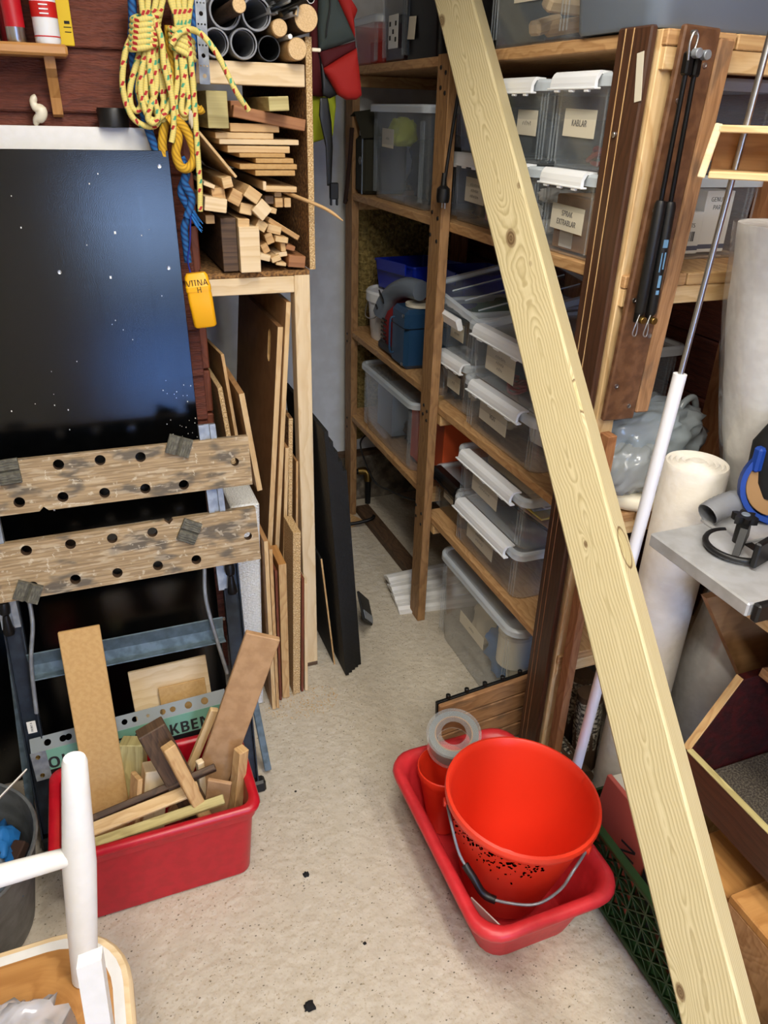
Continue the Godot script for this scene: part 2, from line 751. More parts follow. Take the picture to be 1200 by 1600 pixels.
func clear(c: Color, rough := 0.2) -> StandardMaterial3D:
	var m := flat(c, rough)
	m.transparency = BaseMaterial3D.TRANSPARENCY_ALPHA
	return m

func make_materials():
	M.bump = ntex([], [], 0.03, 41, 256)
	M.bumpf = ntex([], [], 0.09, 42, 512)
	# timber
	M.pine = wood(Color(0.86, 0.74, 0.55), Color(0.74, 0.58, 0.38), 11, 8.0, 0.3, 0.25)
	M.pine2 = wood(Color(0.80, 0.66, 0.46), Color(0.66, 0.49, 0.30), 12, 10.0, 0.4, 0.3)
	M.pinepale = wood(Color(0.90, 0.81, 0.66), Color(0.82, 0.70, 0.52), 13, 7.0, 0.3, 0.2)
	M.pinered = wood(Color(0.66, 0.46, 0.30), Color(0.50, 0.31, 0.18), 14, 9.0, 0.35, 0.3)
	M.post = wood(Color(0.62, 0.47, 0.30), Color(0.45, 0.32, 0.19), 15, 8.0, 0.5, 0.4)
	M.shelf = wood(Color(0.76, 0.60, 0.41), Color(0.60, 0.43, 0.26), 16, 10.0, 0.45, 0.35)
	M.oldwood = wood(Color(0.36, 0.27, 0.19), Color(0.21, 0.15, 0.105), 17, 9.0, 0.4, 0.5)
	M.redwood = wood(Color(0.47, 0.24, 0.14), Color(0.32, 0.15, 0.085), 18, 11.0, 0.3, 0.4)
	M.greenwood = wood(Color(0.75, 0.70, 0.48), Color(0.58, 0.52, 0.32), 19, 7.0, 0.4, 0.3)
	M.siding = wood(Color(0.43, 0.215, 0.15), Color(0.30, 0.145, 0.10), 20, 7.0, 0.3, 0.6, 0.75, 0.35, Color(0.50, 0.28, 0.20))
	M.siding.heightmap_enabled = true
	M.siding.heightmap_texture = M.bumpf
	M.siding.heightmap_scale = 0.25
	M.plywood = wood(Color(0.70, 0.53, 0.35), Color(0.56, 0.40, 0.24), 23, 5.0, 0.9, 0.3, 0.6, 0.0, Color.BLACK, 0.8, 1.6)
	M.veneer = wood(Color(0.72, 0.55, 0.38), Color(0.55, 0.38, 0.23), 24, 6.0, 1.0, 0.3, 0.4, 0.0, Color.BLACK, 1.5, 3.0)
	M.honey = wood(Color(0.75, 0.55, 0.32), Color(0.61, 0.41, 0.21), 25, 6.0, 0.4, 0.2, 0.4)
	M.decking = wood(Color(0.66, 0.49, 0.33), Color(0.50, 0.35, 0.22), 26, 8.0, 0.3, 0.45, 0.8, 0.5, Color(0.34, 0.27, 0.21))
	M.darkinlay = wood(Color(0.30, 0.185, 0.12), Color(0.20, 0.12, 0.075), 27, 12.0, 0.15, 0.5, 0.45)
	M.fibre = mottled(Color(0.415, 0.285, 0.19), Color(0.345, 0.225, 0.145), 6.0, 0.45, 28, 0.05)
	M.mdf = mottled(Color(0.755, 0.605, 0.39), Color(0.725, 0.57, 0.355), 14.0, 0.8, 29)
	M.chip = mottled(Color(0.85, 0.74, 0.56), Color(0.66, 0.52, 0.33), 14.0, 0.85, 30, 0.2, 0.0, 0.06)
	M.osb = mottled(Color(0.60, 0.44, 0.25), Color(0.36, 0.24, 0.12), 7.0, 0.85, 31, 0.15, 0.0, 0.05)
	M.laminate = mottled(Color(0.56, 0.41, 0.27), Color(0.51, 0.365, 0.23), 3.0, 0.5, 33)
	M.tanboard = mottled(Color(0.70, 0.555, 0.40), Color(0.65, 0.505, 0.355), 5.0, 0.7, 38)
	M.beam = flat(Color.WHITE, 0.6)
	M.beam.albedo_texture = beam_image()
	M.endgrain = mottled(Color(0.86, 0.74, 0.56), Color(0.80, 0.67, 0.49), 40.0, 0.85, 34)
	# floor and walls
	M.floor = flat(Color.WHITE, 0.75)
	M.floor.albedo_texture = floor_image()
	M.floor.uv1_triplanar = true
	M.floor.uv1_world_triplanar = true
	M.floor.uv1_scale = Vector3.ONE * 1.35
	M.floor.heightmap_enabled = true
	M.floor.heightmap_texture = ntex([], [], 0.045, 43, 512)
	M.floor.heightmap_scale = 0.3
	M.concrete = mottled(Color(0.50, 0.46, 0.40), Color(0.33, 0.30, 0.26), 2.5, 0.9, 35, 0.6)
	M.whitewall = mottled(Color(0.80, 0.81, 0.81), Color(0.77, 0.775, 0.77), 2.0, 0.55, 36)
	M.plaster = flat(Color(0.84, 0.82, 0.78), 0.85)
	M.rockwool = mottled(Color(0.62, 0.54, 0.32), Color(0.42, 0.35, 0.18), 9.0, 1.0, 37, 1.2)
	# plastics
	M.clear = clear(Color(0.80, 0.86, 0.90, 0.10), 0.14)
	M.clearlid = clear(Color(0.86, 0.90, 0.93, 0.30), 0.22)
	M.clearrim = clear(Color(0.88, 0.92, 0.95, 0.52), 0.24)
	M.smoke = clear(Color(0.16, 0.19, 0.23, 0.45), 0.2)
	M.redclear = clear(Color(0.75, 0.25, 0.22, 0.4), 0.2)
	M.glass = clear(Color(0.9, 0.95, 1.0, 0.06), 0.02)
	M.film = clear(Color(0.88, 0.90, 0.90, 0.18), 0.12)
	M.whiteplastic = flat(Color(0.90, 0.91, 0.92), 0.35)
	M.blackplastic = flat(Color(0.035, 0.036, 0.04), 0.45)
	M.greyplastic = flat(Color(0.42, 0.46, 0.51), 0.4)
	M.redplastic = mottled(Color(0.72, 0.075, 0.145), Color(0.67, 0.065, 0.125), 5.0, 0.32, 44)
	M.tubred = mottled(Color(0.80, 0.185, 0.21), Color(0.75, 0.165, 0.185), 6.0, 0.4, 45)
	M.bucketred = flat(Color(0.90, 0.215, 0.115), 0.38)
	M.blueplastic = flat(Color(0.02, 0.14, 0.62), 0.4)
	M.orangeplastic = flat(Color(0.80, 0.33, 0.16), 0.5)
	M.greencrate = flat(Color(0.10, 0.24, 0.09), 0.5)
	M.drain = flat(Color(0.50, 0.51, 0.53), 0.4)
	M.draindark = flat(Color(0.16, 0.17, 0.18), 0.4)
	M.yellowbox = flat(Color(0.95, 0.69, 0.07), 0.4)
	M.ivory = flat(Color(0.90, 0.87, 0.78), 0.3)
	M.tape = flat(Color(0.80, 0.77, 0.69), 0.8)
	M.ink = flat(Color(0.10, 0.09, 0.09), 0.8)
	M.inkgrey = flat(Color(0.38, 0.37, 0.36), 0.8)
	M.card = mottled(Color(0.66, 0.50, 0.33), Color(0.60, 0.45, 0.29), 4.0, 0.85, 46)
	M.paper = flat(Color(0.85, 0.85, 0.83), 0.75)
	# metals
	M.steel = flat(Color(0.72, 0.72, 0.71), 0.3, 1.0)
	M.zinc = mottled(Color(0.58, 0.60, 0.62), Color(0.48, 0.50, 0.53), 5.0, 0.45, 47, 0.0, 0.4)
	M.alu = mottled(Color(0.74, 0.745, 0.75), Color(0.69, 0.69, 0.69), 3.0, 0.38, 48, 0.0, 0.35)
	M.darksteel = flat(Color(0.11, 0.11, 0.115), 0.4, 0.7)
	M.bluesteel = mottled(Color(0.17, 0.205, 0.25), Color(0.13, 0.16, 0.20), 5.0, 0.4, 49, 0.0, 0.2)
	M.greysteel = mottled(Color(0.40, 0.47, 0.51), Color(0.31, 0.37, 0.40), 5.0, 0.45, 50, 0.0, 0.2)
	M.brass = flat(Color(0.55, 0.45, 0.25), 0.4, 1.0)
	M.galv = mottled(Color(0.45, 0.47, 0.48), Color(0.36, 0.375, 0.385), 6.0, 0.5, 51, 0.0, 0.25)
	M.pad = mottled(Color(0.42, 0.41, 0.36), Color(0.30, 0.29, 0.26), 12.0, 0.8, 39)
	# boards and paint
	M.blackboard = mottled(Color(0.016, 0.020, 0.026), Color(0.011, 0.014, 0.018), 3.0, 0.13, 52)
	M.blackboard.heightmap_enabled = true
	M.blackboard.heightmap_texture = M.bumpf
	M.blackboard.uv1_scale = Vector3.ONE * 9.0
	M.blackboard.heightmap_scale = 0.006
	M.whitepaint = mottled(Color(0.90, 0.895, 0.885), Color(0.885, 0.88, 0.865), 6.0, 0.4, 53)
	M.foam = mottled(Color(0.90, 0.90, 0.88), Color(0.84, 0.84, 0.82), 22.0, 0.9, 54, 0.25)
	M.fleece = mottled(Color(0.91, 0.89, 0.85), Color(0.885, 0.86, 0.815), 6.0, 0.95, 55, 0.08)
	M.fleecewhite = mottled(Color(0.88, 0.87, 0.85), Color(0.82, 0.805, 0.785), 6.0, 0.95, 56, 0.1)
	M.rubber = mottled(Color(0.026, 0.027, 0.027), Color(0.042, 0.042, 0.042), 7.0, 0.75, 57, 0.1)
	# cloth
	M.navy = flat(Color(0.045, 0.075, 0.15), 0.9)
	M.charcoal = flat(Color(0.055, 0.06, 0.065), 0.9)
	M.teal = flat(Color(0.02, 0.24, 0.20), 0.8)
	M.brown = flat(Color(0.20, 0.115, 0.07), 0.9)
	M.tan = flat(Color(0.60, 0.46, 0.30), 0.9)
	M.redcloth = flat(Color(0.52, 0.07, 0.08), 0.9)
	M.jacketred = flat(Color(0.71, 0.12, 0.085), 0.75)
	M.jacketdark = flat(Color(0.33, 0.025, 0.055), 0.8)
	M.jacketgrey = flat(Color(0.26, 0.30, 0.285), 0.8)
	M.lime = flat(Color(0.62, 0.66, 0.10), 0.8)
	M.khaki = flat(Color(0.15, 0.145, 0.095), 0.85)
	M.cream = flat(Color(0.76, 0.72, 0.62), 0.85)
	M.blue = flat(Color(0.03, 0.22, 0.55), 0.6)
	M.skyblue = flat(Color(0.10, 0.42, 0.70), 0.7)
	M.steelblue = flat(Color(0.115, 0.24, 0.36), 0.35)
	M.pink = flat(Color(0.72, 0.34, 0.29), 0.7)
	M.yellow = flat(Color(0.85, 0.72, 0.12), 0.7)
	M.rope = uvmat(rope_image(), 14.0, 1.0, 0.75, 0.08)
	M.goldrope = uvmat(twist_image(Color(0.82, 0.64, 0.14), Color(0.60, 0.44, 0.06)), 40.0, 2.0, 0.8, 0.15)
	M.bluerope = uvmat(twist_image(Color(0.10, 0.38, 0.62), Color(0.02, 0.13, 0.32)), 40.0, 1.0, 0.75, 0.15)
	M.bluecord = flat(Color(0.02, 0.12, 0.5), 0.6)

# ---------------------------------------------------------------- the room
func room():
	struct("floor", boxm(4.2, 0.1, 5.9), M.floor, v(-0.3, -0.05, -0.3))
	struct("ceiling", boxm(4.2, 0.1, 5.9), M.plaster, v(-0.3, 2.45, -0.3))
	struct("wall_left", boxm(0.1, 2.4, 5.9), M.plaster, v(-2.35, 1.2, -0.3))
	# brown lapped cladding, one board at a time
	var wl := struct("wall_front", boxm(2.55, 2.4, 0.08), M.siding, v(-1.025, 1.2, -1.965))
	var var3 := [boxm(2.55, 0.131, 0.022, 0.003), boxm(2.55, 0.131, 0.022, 0.003), boxm(2.55, 0.131, 0.022, 0.003)]
	for k in 20:
		var y := 1.706 + 0.059 - 0.118 * (k - 5)
		part(wl, "cladding_board", var3[k % 3], M.siding, Transform3D(Basis(Vector3.RIGHT, deg_to_rad(-6.0)), v(-1.025, y, -1.903)))
	var wr := struct("wall_return", boxm(0.06, 2.4, 1.0), M.osb, v(0.215, 1.2, -2.50))
	for k in 20:
		part(wr, "cladding_end", boxm(0.02, 0.112, 0.05, 0.003), M.redwood, v(0.26, 1.706 + 0.059 - 0.118 * (k - 5), -1.945))
	# far wall: painted sheet over a concrete footing
	struct("wall_far", boxm(1.3, 2.17, 0.06), M.whitewall, v(0.86, 1.315, -2.99))
	struct("wall_footing", boxm(1.3, 0.22, 0.10), M.concrete, v(0.86, 0.11, -2.98))
	struct("trim_sill", boxm(1.3, 0.022, 0.075), M.oldwood, v(0.86, 0.232, -2.965))
	# wall behind the shelves
	var wd := struct("wall_right", boxm(0.1, 2.4, 5.9), M.siding, v(1.57, 1.2, -0.3))
	var dv := [boxm(5.4, 0.152, 0.02, 0.003), boxm(5.4, 0.152, 0.02, 0.003)]
	for k in 15:
		part(wd, "dark_board", dv[k % 2], M.siding, Transform3D(Basis(Vector3.UP, PI / 2) * Basis(Vector3.RIGHT, deg_to_rad(-5.0)), v(1.51, 0.09 + 0.155 * k, -0.3)))
	# wall behind the camera, with a glazed door
	var wb := struct("wall_back", boxm(2.45, 2.4, 0.1), M.plaster, v(-1.175, 1.2, 2.45))
	part(wb, "wall_side", boxm(0.7, 2.4, 0.1), M.plaster, v(1.35, 1.2, 2.45))
	part(wb, "lintel", boxm(1.0, 0.35, 0.1), M.plaster, v(0.525, 2.225, 2.45))
	var d := struct("door_1", boxm(0.92, 0.24, 0.045), M.whitepaint, v(0.525, 0.125, 2.45))
	for s in [-1, 1]:
		part(d, "door_stile", boxm(0.07, 1.8, 0.045), M.whitepaint, v(0.525 + s * 0.425, 1.145, 2.45))
		part(d, "door_jamb", boxm(0.035, 2.05, 0.1), M.whitepaint, v(0.525 + s * 0.4825, 1.025, 2.45))
	part(d, "door_rail", boxm(0.92, 0.07, 0.045), M.whitepaint, v(0.525, 2.01, 2.45))
	part(d, "pane", boxm(0.78, 1.73, 0.006, 0.0005), M.glass, v(0.525, 1.11, 2.45))
	part(d, "door_handle", boxm(0.12, 0.02, 0.02, 0.006), M.steel, v(0.17, 1.05, 2.40))
	# unseen pale yard outside the door, added to brighten the reflection in the black board
	struct("ground_yard", boxm(16.0, 0.1, 12.0), flat(Color(0.78, 0.80, 0.82), 0.9), v(0, -0.06, 8.6))
	# rock wool left bare between the studs behind the shelves
	var fn := FastNoiseLite.new()
	fn.seed = 3
	fn.frequency = 9.0
	var rings := []
	for i in 26:
		var ring := []
		for k in 22:
			var x := 1.03 + 0.44 * k / 21.0
			var y := 0.30 + 1.05 * i / 25.0
			ring.append(v(x, y, -2.90 + 0.035 * fn.get_noise_2d(x, y) - (0.05 if (i in [0, 25] or k in [0, 21]) else 0.0)))
		rings.append(ring)
	solo("insulation_batt", "rough yellow-brown rock wool batt on the far wall behind the shelves", "insulation", loft(rings, [], false, false, false), M.rockwool)
	# pipe in the corner
	var p := thing("water_pipe", "black water pipe with brass elbow at the foot of the far wall", "pipe", v(1.06, 0, -2.85))
	part(p, "pipe_run", tube([v(0.62, 0.16, -2.90), v(1.05, 0.16, -2.90)], 0.012, 12), M.blackplastic)
	part(p, "elbow", tube(curve([v(1.03, 0.16, -2.90), v(1.06, 0.16, -2.895), v(1.072, 0.145, -2.885), v(1.072, 0.115, -2.88)], 4), 0.017, 12), M.brass)
	part(p, "riser", tube([v(1.072, 0.13, -2.88), v(1.072, 0.002, -2.88)], 0.013, 12), M.blackplastic)

# ---------------------------------------------------------------- shelving
const FX := 0.957

func screw(parent: Node3D, at: Vector3, axis: Vector3, r := 0.005):
	var b := Basis(Quaternion(Vector3.UP, axis.normalized()))
	part(parent, "screw", M.screwmesh, M.darksteel, Transform3D(b.scaled(Vector3.ONE * r / 0.005), at))

func shelf_unit():
	M.screwmesh = lathe([Vector2(0, 0.0018), Vector2(0.0015, 0.0018), Vector2(0.0022, 0.0008), Vector2(0.005, 0.0016), Vector2(0.0055, 0.0)], 10)
	var t := thing("storage_shelves", "home-built shelves of brown boards and posts along the aisle", "shelves", v(1.19, 0, -2.03))
	# posts
	part(t, "post", boxm(0.028, 1.735, 0.075), M.post, v(0.971, 0.8675, -2.830))
	part(t, "post", boxm(0.028, 1.735, 0.072), M.post, v(0.943, 0.8675, -2.0))
	part(t, "post", boxm(0.045, 1.735, 0.075), M.pine, v(0.981, 0.8675, -1.245))
	for z in [-2.83, -2.0, -1.33]:
		part(t, "post", boxm(0.045, 2.38, 0.07), M.pinered, v(1.425, 1.19, z))
	for y in [1.705, 1.66, 1.36, 1.30, 0.80, 0.77, 0.44, 0.40]:
		screw(t, v(0.9285, y, -2.018 + 0.012 * sin(y * 9.0)), Vector3.LEFT)
		screw(t, v(0.9285, y - 0.012, -1.983), Vector3.LEFT)
		screw(t, v(0.9565, y + 0.01, -2.84), Vector3.LEFT)
	# levels: top height, from z, to z
	for l in [[1.735, -2.868, -1.195], [1.338, -2.868, -1.195], [0.83, -2.868, -2.062], [0.478, -2.868, -2.062], [0.805, -2.02, -1.2], [0.418, -2.02, -1.2]]:
		var y: float = l[0]
		var z0: float = l[1]
		var z1: float = l[2]
		var mid := (z0 + z1) / 2
		for k in 3:
			part(t, "shelf_board", boxm(0.146, 0.024, z1 - z0, 0.002), [M.shelf, M.pine2, M.shelf][k], v(FX + 0.076 + 0.15 * k, y - 0.012, mid))
		for z in [z0 + 0.05, z1 - 0.02]:
			part(t, "cross_beam", boxm(0.44, 0.034, 0.036), M.pine2 if z < -1.4 else M.pine, v(FX + 0.225, y - 0.042, z))

# "~n" stands for n pencil strokes too faint to read
func scribble(parent: Node3D, n: int, size: float, l: Transform3D):
	var st := new_st()
	var w := size * 0.5
	for k in n:
		var x := (k - (n - 1) * 0.5) * w
		var hh := size * (0.45 + 0.3 * absf(sin(k * 2.3)))
		st.append_from(boxm(0.0009, hh, 0.0004, 0.0001), 0, Transform3D(Basis(Vector3.BACK, 0.5 * sin(k * 1.7)), v(x, hh * 0.5, 0)))
		st.append_from(boxm(w * 0.7, 0.0009, 0.0004, 0.0001), 0, Transform3D(Basis(Vector3.BACK, 0.9 * cos(k * 2.9)), v(x, hh * (0.3 + 0.5 * absf(cos(k * 1.3))), 0)))
	lpart(parent, "pencil_marks", st.commit(), M.inkgrey, l).set_meta("kind", "stuff")

func write_line(parent: Node3D, s: String, size: float, l: Transform3D):
	if s.begins_with("~"):
		scribble(parent, int(s.substr(1)), size, l)
	else:
		lettering(parent, "lettering", s, size, M.inkgrey, l * Transform3D(Basis(), v(0, size * 0.4, 0)))

func bin_text(lab: Node3D, lines: Array, size: float):
	var y := (lines.size() - 1) * size * 0.62
	for s in lines:
		write_line(lab, s, size, Transform3D(Basis(Vector3.UP, -PI / 2), v(-0.001, y - size * 0.4, 0)))
		y -= size * 1.25

# a lidded clear bin; local: front faces -x, width along z, origin under its middle
func clear_bin(label: String, at: Vector3, w: float, d: float, h: float, opt := {}) -> Node3D:
	var t := thing("storage_bin", label, "storage bin", at, opt.get("group", ""))
	var r: float = opt.get("r", 0.03)
	var mat: Material = opt.get("mat", M.clear)
	var rings := [lift(rrect(d * 0.90 - 0.01, w * 0.90 - 0.01, r * 0.7), 0.003), lift(rrect(d * 0.90, w * 0.90, r), 0.0), lift(rrect(d * 0.905, w * 0.905, r), 0.008), lift(rrect(d * 0.95, w * 0.95, r), h - 0.035), lift(rrect(d * 0.965, w * 0.965, r), h - 0.018)]
	lpart(t, "body", loft(rings, [], true, false), mat)
	# corner ribs that stiffen the sides
	var rib := boxm(0.003, h * 0.78, 0.004, 0.001)
	for sx in [-1, 1]:
		for sz in [-1, 1]:
			for k in 3:
				lpart(t, "corner_rib", rib, M.clear, v(sx * (d * 0.463), h * 0.46, sz * (w * 0.44 - 0.012 * k)))
	var rim := [lift(rrect(d * 0.965, w * 0.965, r), h - 0.022), lift(rrect(d, w, r), h - 0.022), lift(rrect(d, w, r), h - 0.006), lift(rrect(d - 0.004, w - 0.004, r), h), lift(rrect(d - 0.022, w - 0.022, r * 0.8), h), lift(rrect(d - 0.03, w - 0.03, r * 0.8), h - 0.008)]
	if opt.get("lid", true):
		var lid := lpart(t, "lid", loft(rim, [1, 2, 4], false, false), M.clearrim)
		lpart(lid, "lid_panel", loft([lift(rrect(d - 0.03, w - 0.03, r * 0.8), h - 0.008), lift(rrect(d * 0.6, w * 0.6, r * 0.8), h - 0.006)], [], false, true), M.clearlid)
	else:
		lpart(t, "rim", loft(rim, [1, 2, 4], false, false), M.clearrim)
	if opt.get("handle", true):
		var hm: Material = opt.get("hmat", M.whiteplastic)
		var x := -d / 2
		var prof := [Vector2(x + 0.02, h + 0.003), Vector2(x - 0.004, h + 0.004), Vector2(x - 0.009, h), Vector2(x - 0.013, h - 0.006), Vector2(x - 0.015, h - 0.016), Vector2(x - 0.015, h - 0.024), Vector2(x - 0.008, h - 0.024), Vector2(x - 0.008, h - 0.012), Vector2(x - 0.002, h - 0.002), Vector2(x + 0.02, h - 0.001)]
		var hw: float = w * opt.get("hw", 0.66)
		var hd := lpart(t, "handle", extr(prof, hw), hm)
		lpart(hd, "lower_flange", boxm(0.014, 0.0035, hw * 1.08, 0.001), hm, v(x - 0.011, h - 0.0255, 0))
		for k in 3:
			lpart(hd, "hinge_lug", boxm(0.007, 0.006, hw * 0.10, 0.002), hm, v(x - 0.013, h - 0.029, (k - 1) * hw * 0.34))
	if opt.has("tag"):
		var lw: float = opt.get("lw", 0.1)
		var lh: float = opt.get("lh", 0.045)
		var lb := lpart(t, "paper_label", boxm(0.0008, lh, lw, 0.0001), M.tape, Transform3D(Basis(Vector3.RIGHT, deg_to_rad(opt.get("tilt", 1.5))), v(-d * 0.4665, h * opt.get("ly", 0.5), opt.get("lz", 0.0))))
		bin_text(lb, opt.tag, opt.get("ts", 0.013))
	return t

func lump(called: String, label: String, cat: String, at: Vector3, rad: Vector3, m: Material, sd: int, amp := 0.22, group := ""):
	solo(called, label, cat, blob(rad * 0.88, amp, 2.2, sd, 14), m, at + v(0, rad.y * 0.77 + 0.002, 0), group)

func slab(called: String, label: String, cat: String, at: Vector3, size: Vector3, m: Material, rot := Vector3.ZERO, group := ""):
	solo(called, label, cat, boxm(size.x, size.y, size.z, 0.003), m, euler(rot, at), group)

func coil(r: float, n: int, wr: float, sd: int) -> ArrayMesh:
	var rr := RandomNumberGenerator.new()
	rr.seed = sd
	var pts := []
	for i in n * 14:
		var t := TAU * i / 14.0
		var q := r * (1.0 + 0.18 * sin(t * 0.37 + sd) + rr.randf_range(-0.03, 0.03))
		pts.append(v(q * cos(t), wr * 1.6 * (i / 14.0) * 0.6 + 0.01 * sin(t * 1.7), q * 0.75 * sin(t)))
	return tube(pts, wr, 6)

func shelf_bins():
	var x := FX + 0.21
	var g := "clear bins with white clip handles on the shelves"
	# level 3, narrow stack
	var ns := FX + 0.226
	clear_bin("narrow clear bin with tape label, under the bin whose clip hangs open", v(ns, 0.806, -1.95), 0.215, 0.40, 0.158, {"tag": ["~3"], "lw": 0.085, "lh": 0.05, "group": g, "hw": 0.8})
	clear_bin("narrow clear bin with a tilted lid over it and its white clip hanging open", v(ns, 0.966, -1.95), 0.215, 0.40, 0.15, {"tag": ["~8", "~6"], "lw": 0.085, "lh": 0.05, "lid": false, "handle": false, "group": g, "ts": 0.011})
	var hk := thing("open_clip", "white bin clip hanging open below the rim of a narrow bin", "clip", v(0.75, 1.0, -1.95))
	hk.position = v(ns - 0.2, 1.085, -1.955)
	lpart(hk, "clip_bar", extr([Vector2(-0.012, -0.015), Vector2(-0.004, -0.02), Vector2(0.004, -0.018), Vector2(0.006, 0.012), Vector2(-0.002, 0.018), Vector2(-0.012, 0.012)], 0.165), M.whiteplastic, euler(v(2, 0, 20), v(-0.018, 0, 0)))
	for k in 3:
		lpart(hk, "clip_lug", boxm(0.012, 0.007, 0.028, 0.002), M.whiteplastic, v(-0.008, 0.028, -0.055 + 0.05 * k))
	# level 3, wide stack
	clear_bin("wide clear bin marked VEXT, at the bottom of the stack over bare shelf", v(x, 0.806, -1.625), 0.40, 0.42, 0.150, {"tag": ["VEXT"], "lw": 0.15, "lh": 0.052, "group": g, "lz": -0.03, "ts": 0.015})
	clear_bin("wide clear bin with a three-line tape label, upper one of the middle stack", v(x, 0.958, -1.625), 0.40, 0.42, 0.152, {"tag": ["~9", "~7", "~5"], "lw": 0.15, "lh": 0.068, "group": g, "lz": -0.02, "ts": 0.012})
	# tilted spare lid on top
	var sl := thing("spare_lid", "loose clear lid lying tilted across the two bins", "lid", v(1.15, 1.13, -1.93))
	sl.transform = Transform3D(Basis.from_euler(v(deg_to_rad(8), deg_to_rad(2), deg_to_rad(10))), v(1.165, 1.166, -1.93))
	lpart(sl, "lid_rim", loft([lift(rrect(0.40, 0.33, 0.03), -0.018), lift(rrect(0.41, 0.34, 0.03), -0.018), lift(rrect(0.41, 0.34, 0.03), 0.0), lift(rrect(0.385, 0.315, 0.025), 0.0), lift(rrect(0.375, 0.305, 0.025), -0.008)], [1, 2, 3]), M.clearrim)
	lpart(sl, "lid_panel", loft([lift(rrect(0.375, 0.305, 0.025), -0.008), lift(rrect(0.2, 0.2, 0.02), -0.006)], [], false, true), M.clear)
	for k in 3:
		lpart(sl, "lid_bead", boxm(0.33, 0.004, 0.003, 0.001), M.clearrim, v(0, -0.004, -0.08 + 0.08 * k))
	# level 4
	clear_bin("clear bin of rolled papers and sleeves on the low shelf, upper one", v(x, 0.580, -1.63), 0.40, 0.42, 0.158, {"tag": ["~10"], "lw": 0.15, "lh": 0.055, "group": g, "lz": -0.03, "hw": 0.75})
	clear_bin("clear bin of brushes and cloths on the low shelf, lower one", v(x, 0.420, -1.63), 0.40, 0.42, 0.158, {"tag": ["~8", "~7"], "lw": 0.16, "lh": 0.06, "group": g, "lz": -0.03, "hw": 0.75})
	clear_bin("dark smoke-grey bin with black clip handle behind the low stack", v(x + 0.014, 0.420, -1.945), 0.215, 0.375, 0.15, {"tag": ["~8"], "lw": 0.07, "lh": 0.03, "mat": M.smoke, "hmat": M.blackplastic, "hw": 0.8, "ts": 0.008})
	# on the floor
	clear_bin("large clear bin on the floor holding a blue sack and white cans", v(FX + 0.21, 0.001, -1.655), 0.50, 0.42, 0.335, {"handle": false, "tag": ["~5"], "lw": 0.16, "lh": 0.045, "ly": 0.52, "tilt": 0.0, "r": 0.05})
	# level 2
	clear_bin("clear bin with a three-line label beside the post and power plug", v(x + 0.024, 1.339, -1.925), 0.25, 0.42, 0.17, {"tag": ["~10", "~8", "~9"], "lw": 0.11, "lh": 0.06, "group": g, "ts": 0.011, "lz": 0.02})
	clear_bin("clear bin with a white clip, topmost behind the post and power plug", v(x + 0.024, 1.511, -1.925), 0.25, 0.42, 0.165, {"group": g})
	clear_bin("clear bin of white sachets, below the one with a two-part label", v(x, 1.339, -1.655), 0.215, 0.42, 0.165, {"group": g})
	clear_bin("clear bin with a short tape label, just past the leaning timber at eye level", v(x, 1.506, -1.655), 0.215, 0.42, 0.165, {"tag": ["~6"], "lw": 0.085, "lh": 0.05, "group": g, "ts": 0.013, "lz": 0.02})
	clear_bin("clear bin marked SPRAK EXTRABLAR holding a cardboard box and white part boxes", v(x, 1.339, -1.425), 0.23, 0.43, 0.165, {"tag": ["SPRAK", "EXTRABLAR"], "lw": 0.12, "lh": 0.05, "group": g, "ts": 0.014, "lz": 0.0, "ly": 0.45})
	clear_bin("clear bin marked KABLAR next to the brown corner post", v(x, 1.506, -1.425), 0.23, 0.43, 0.17, {"tag": ["KABLAR"], "lw": 0.11, "lh": 0.05, "group": g, "ts": 0.015})
	bin_contents(x)

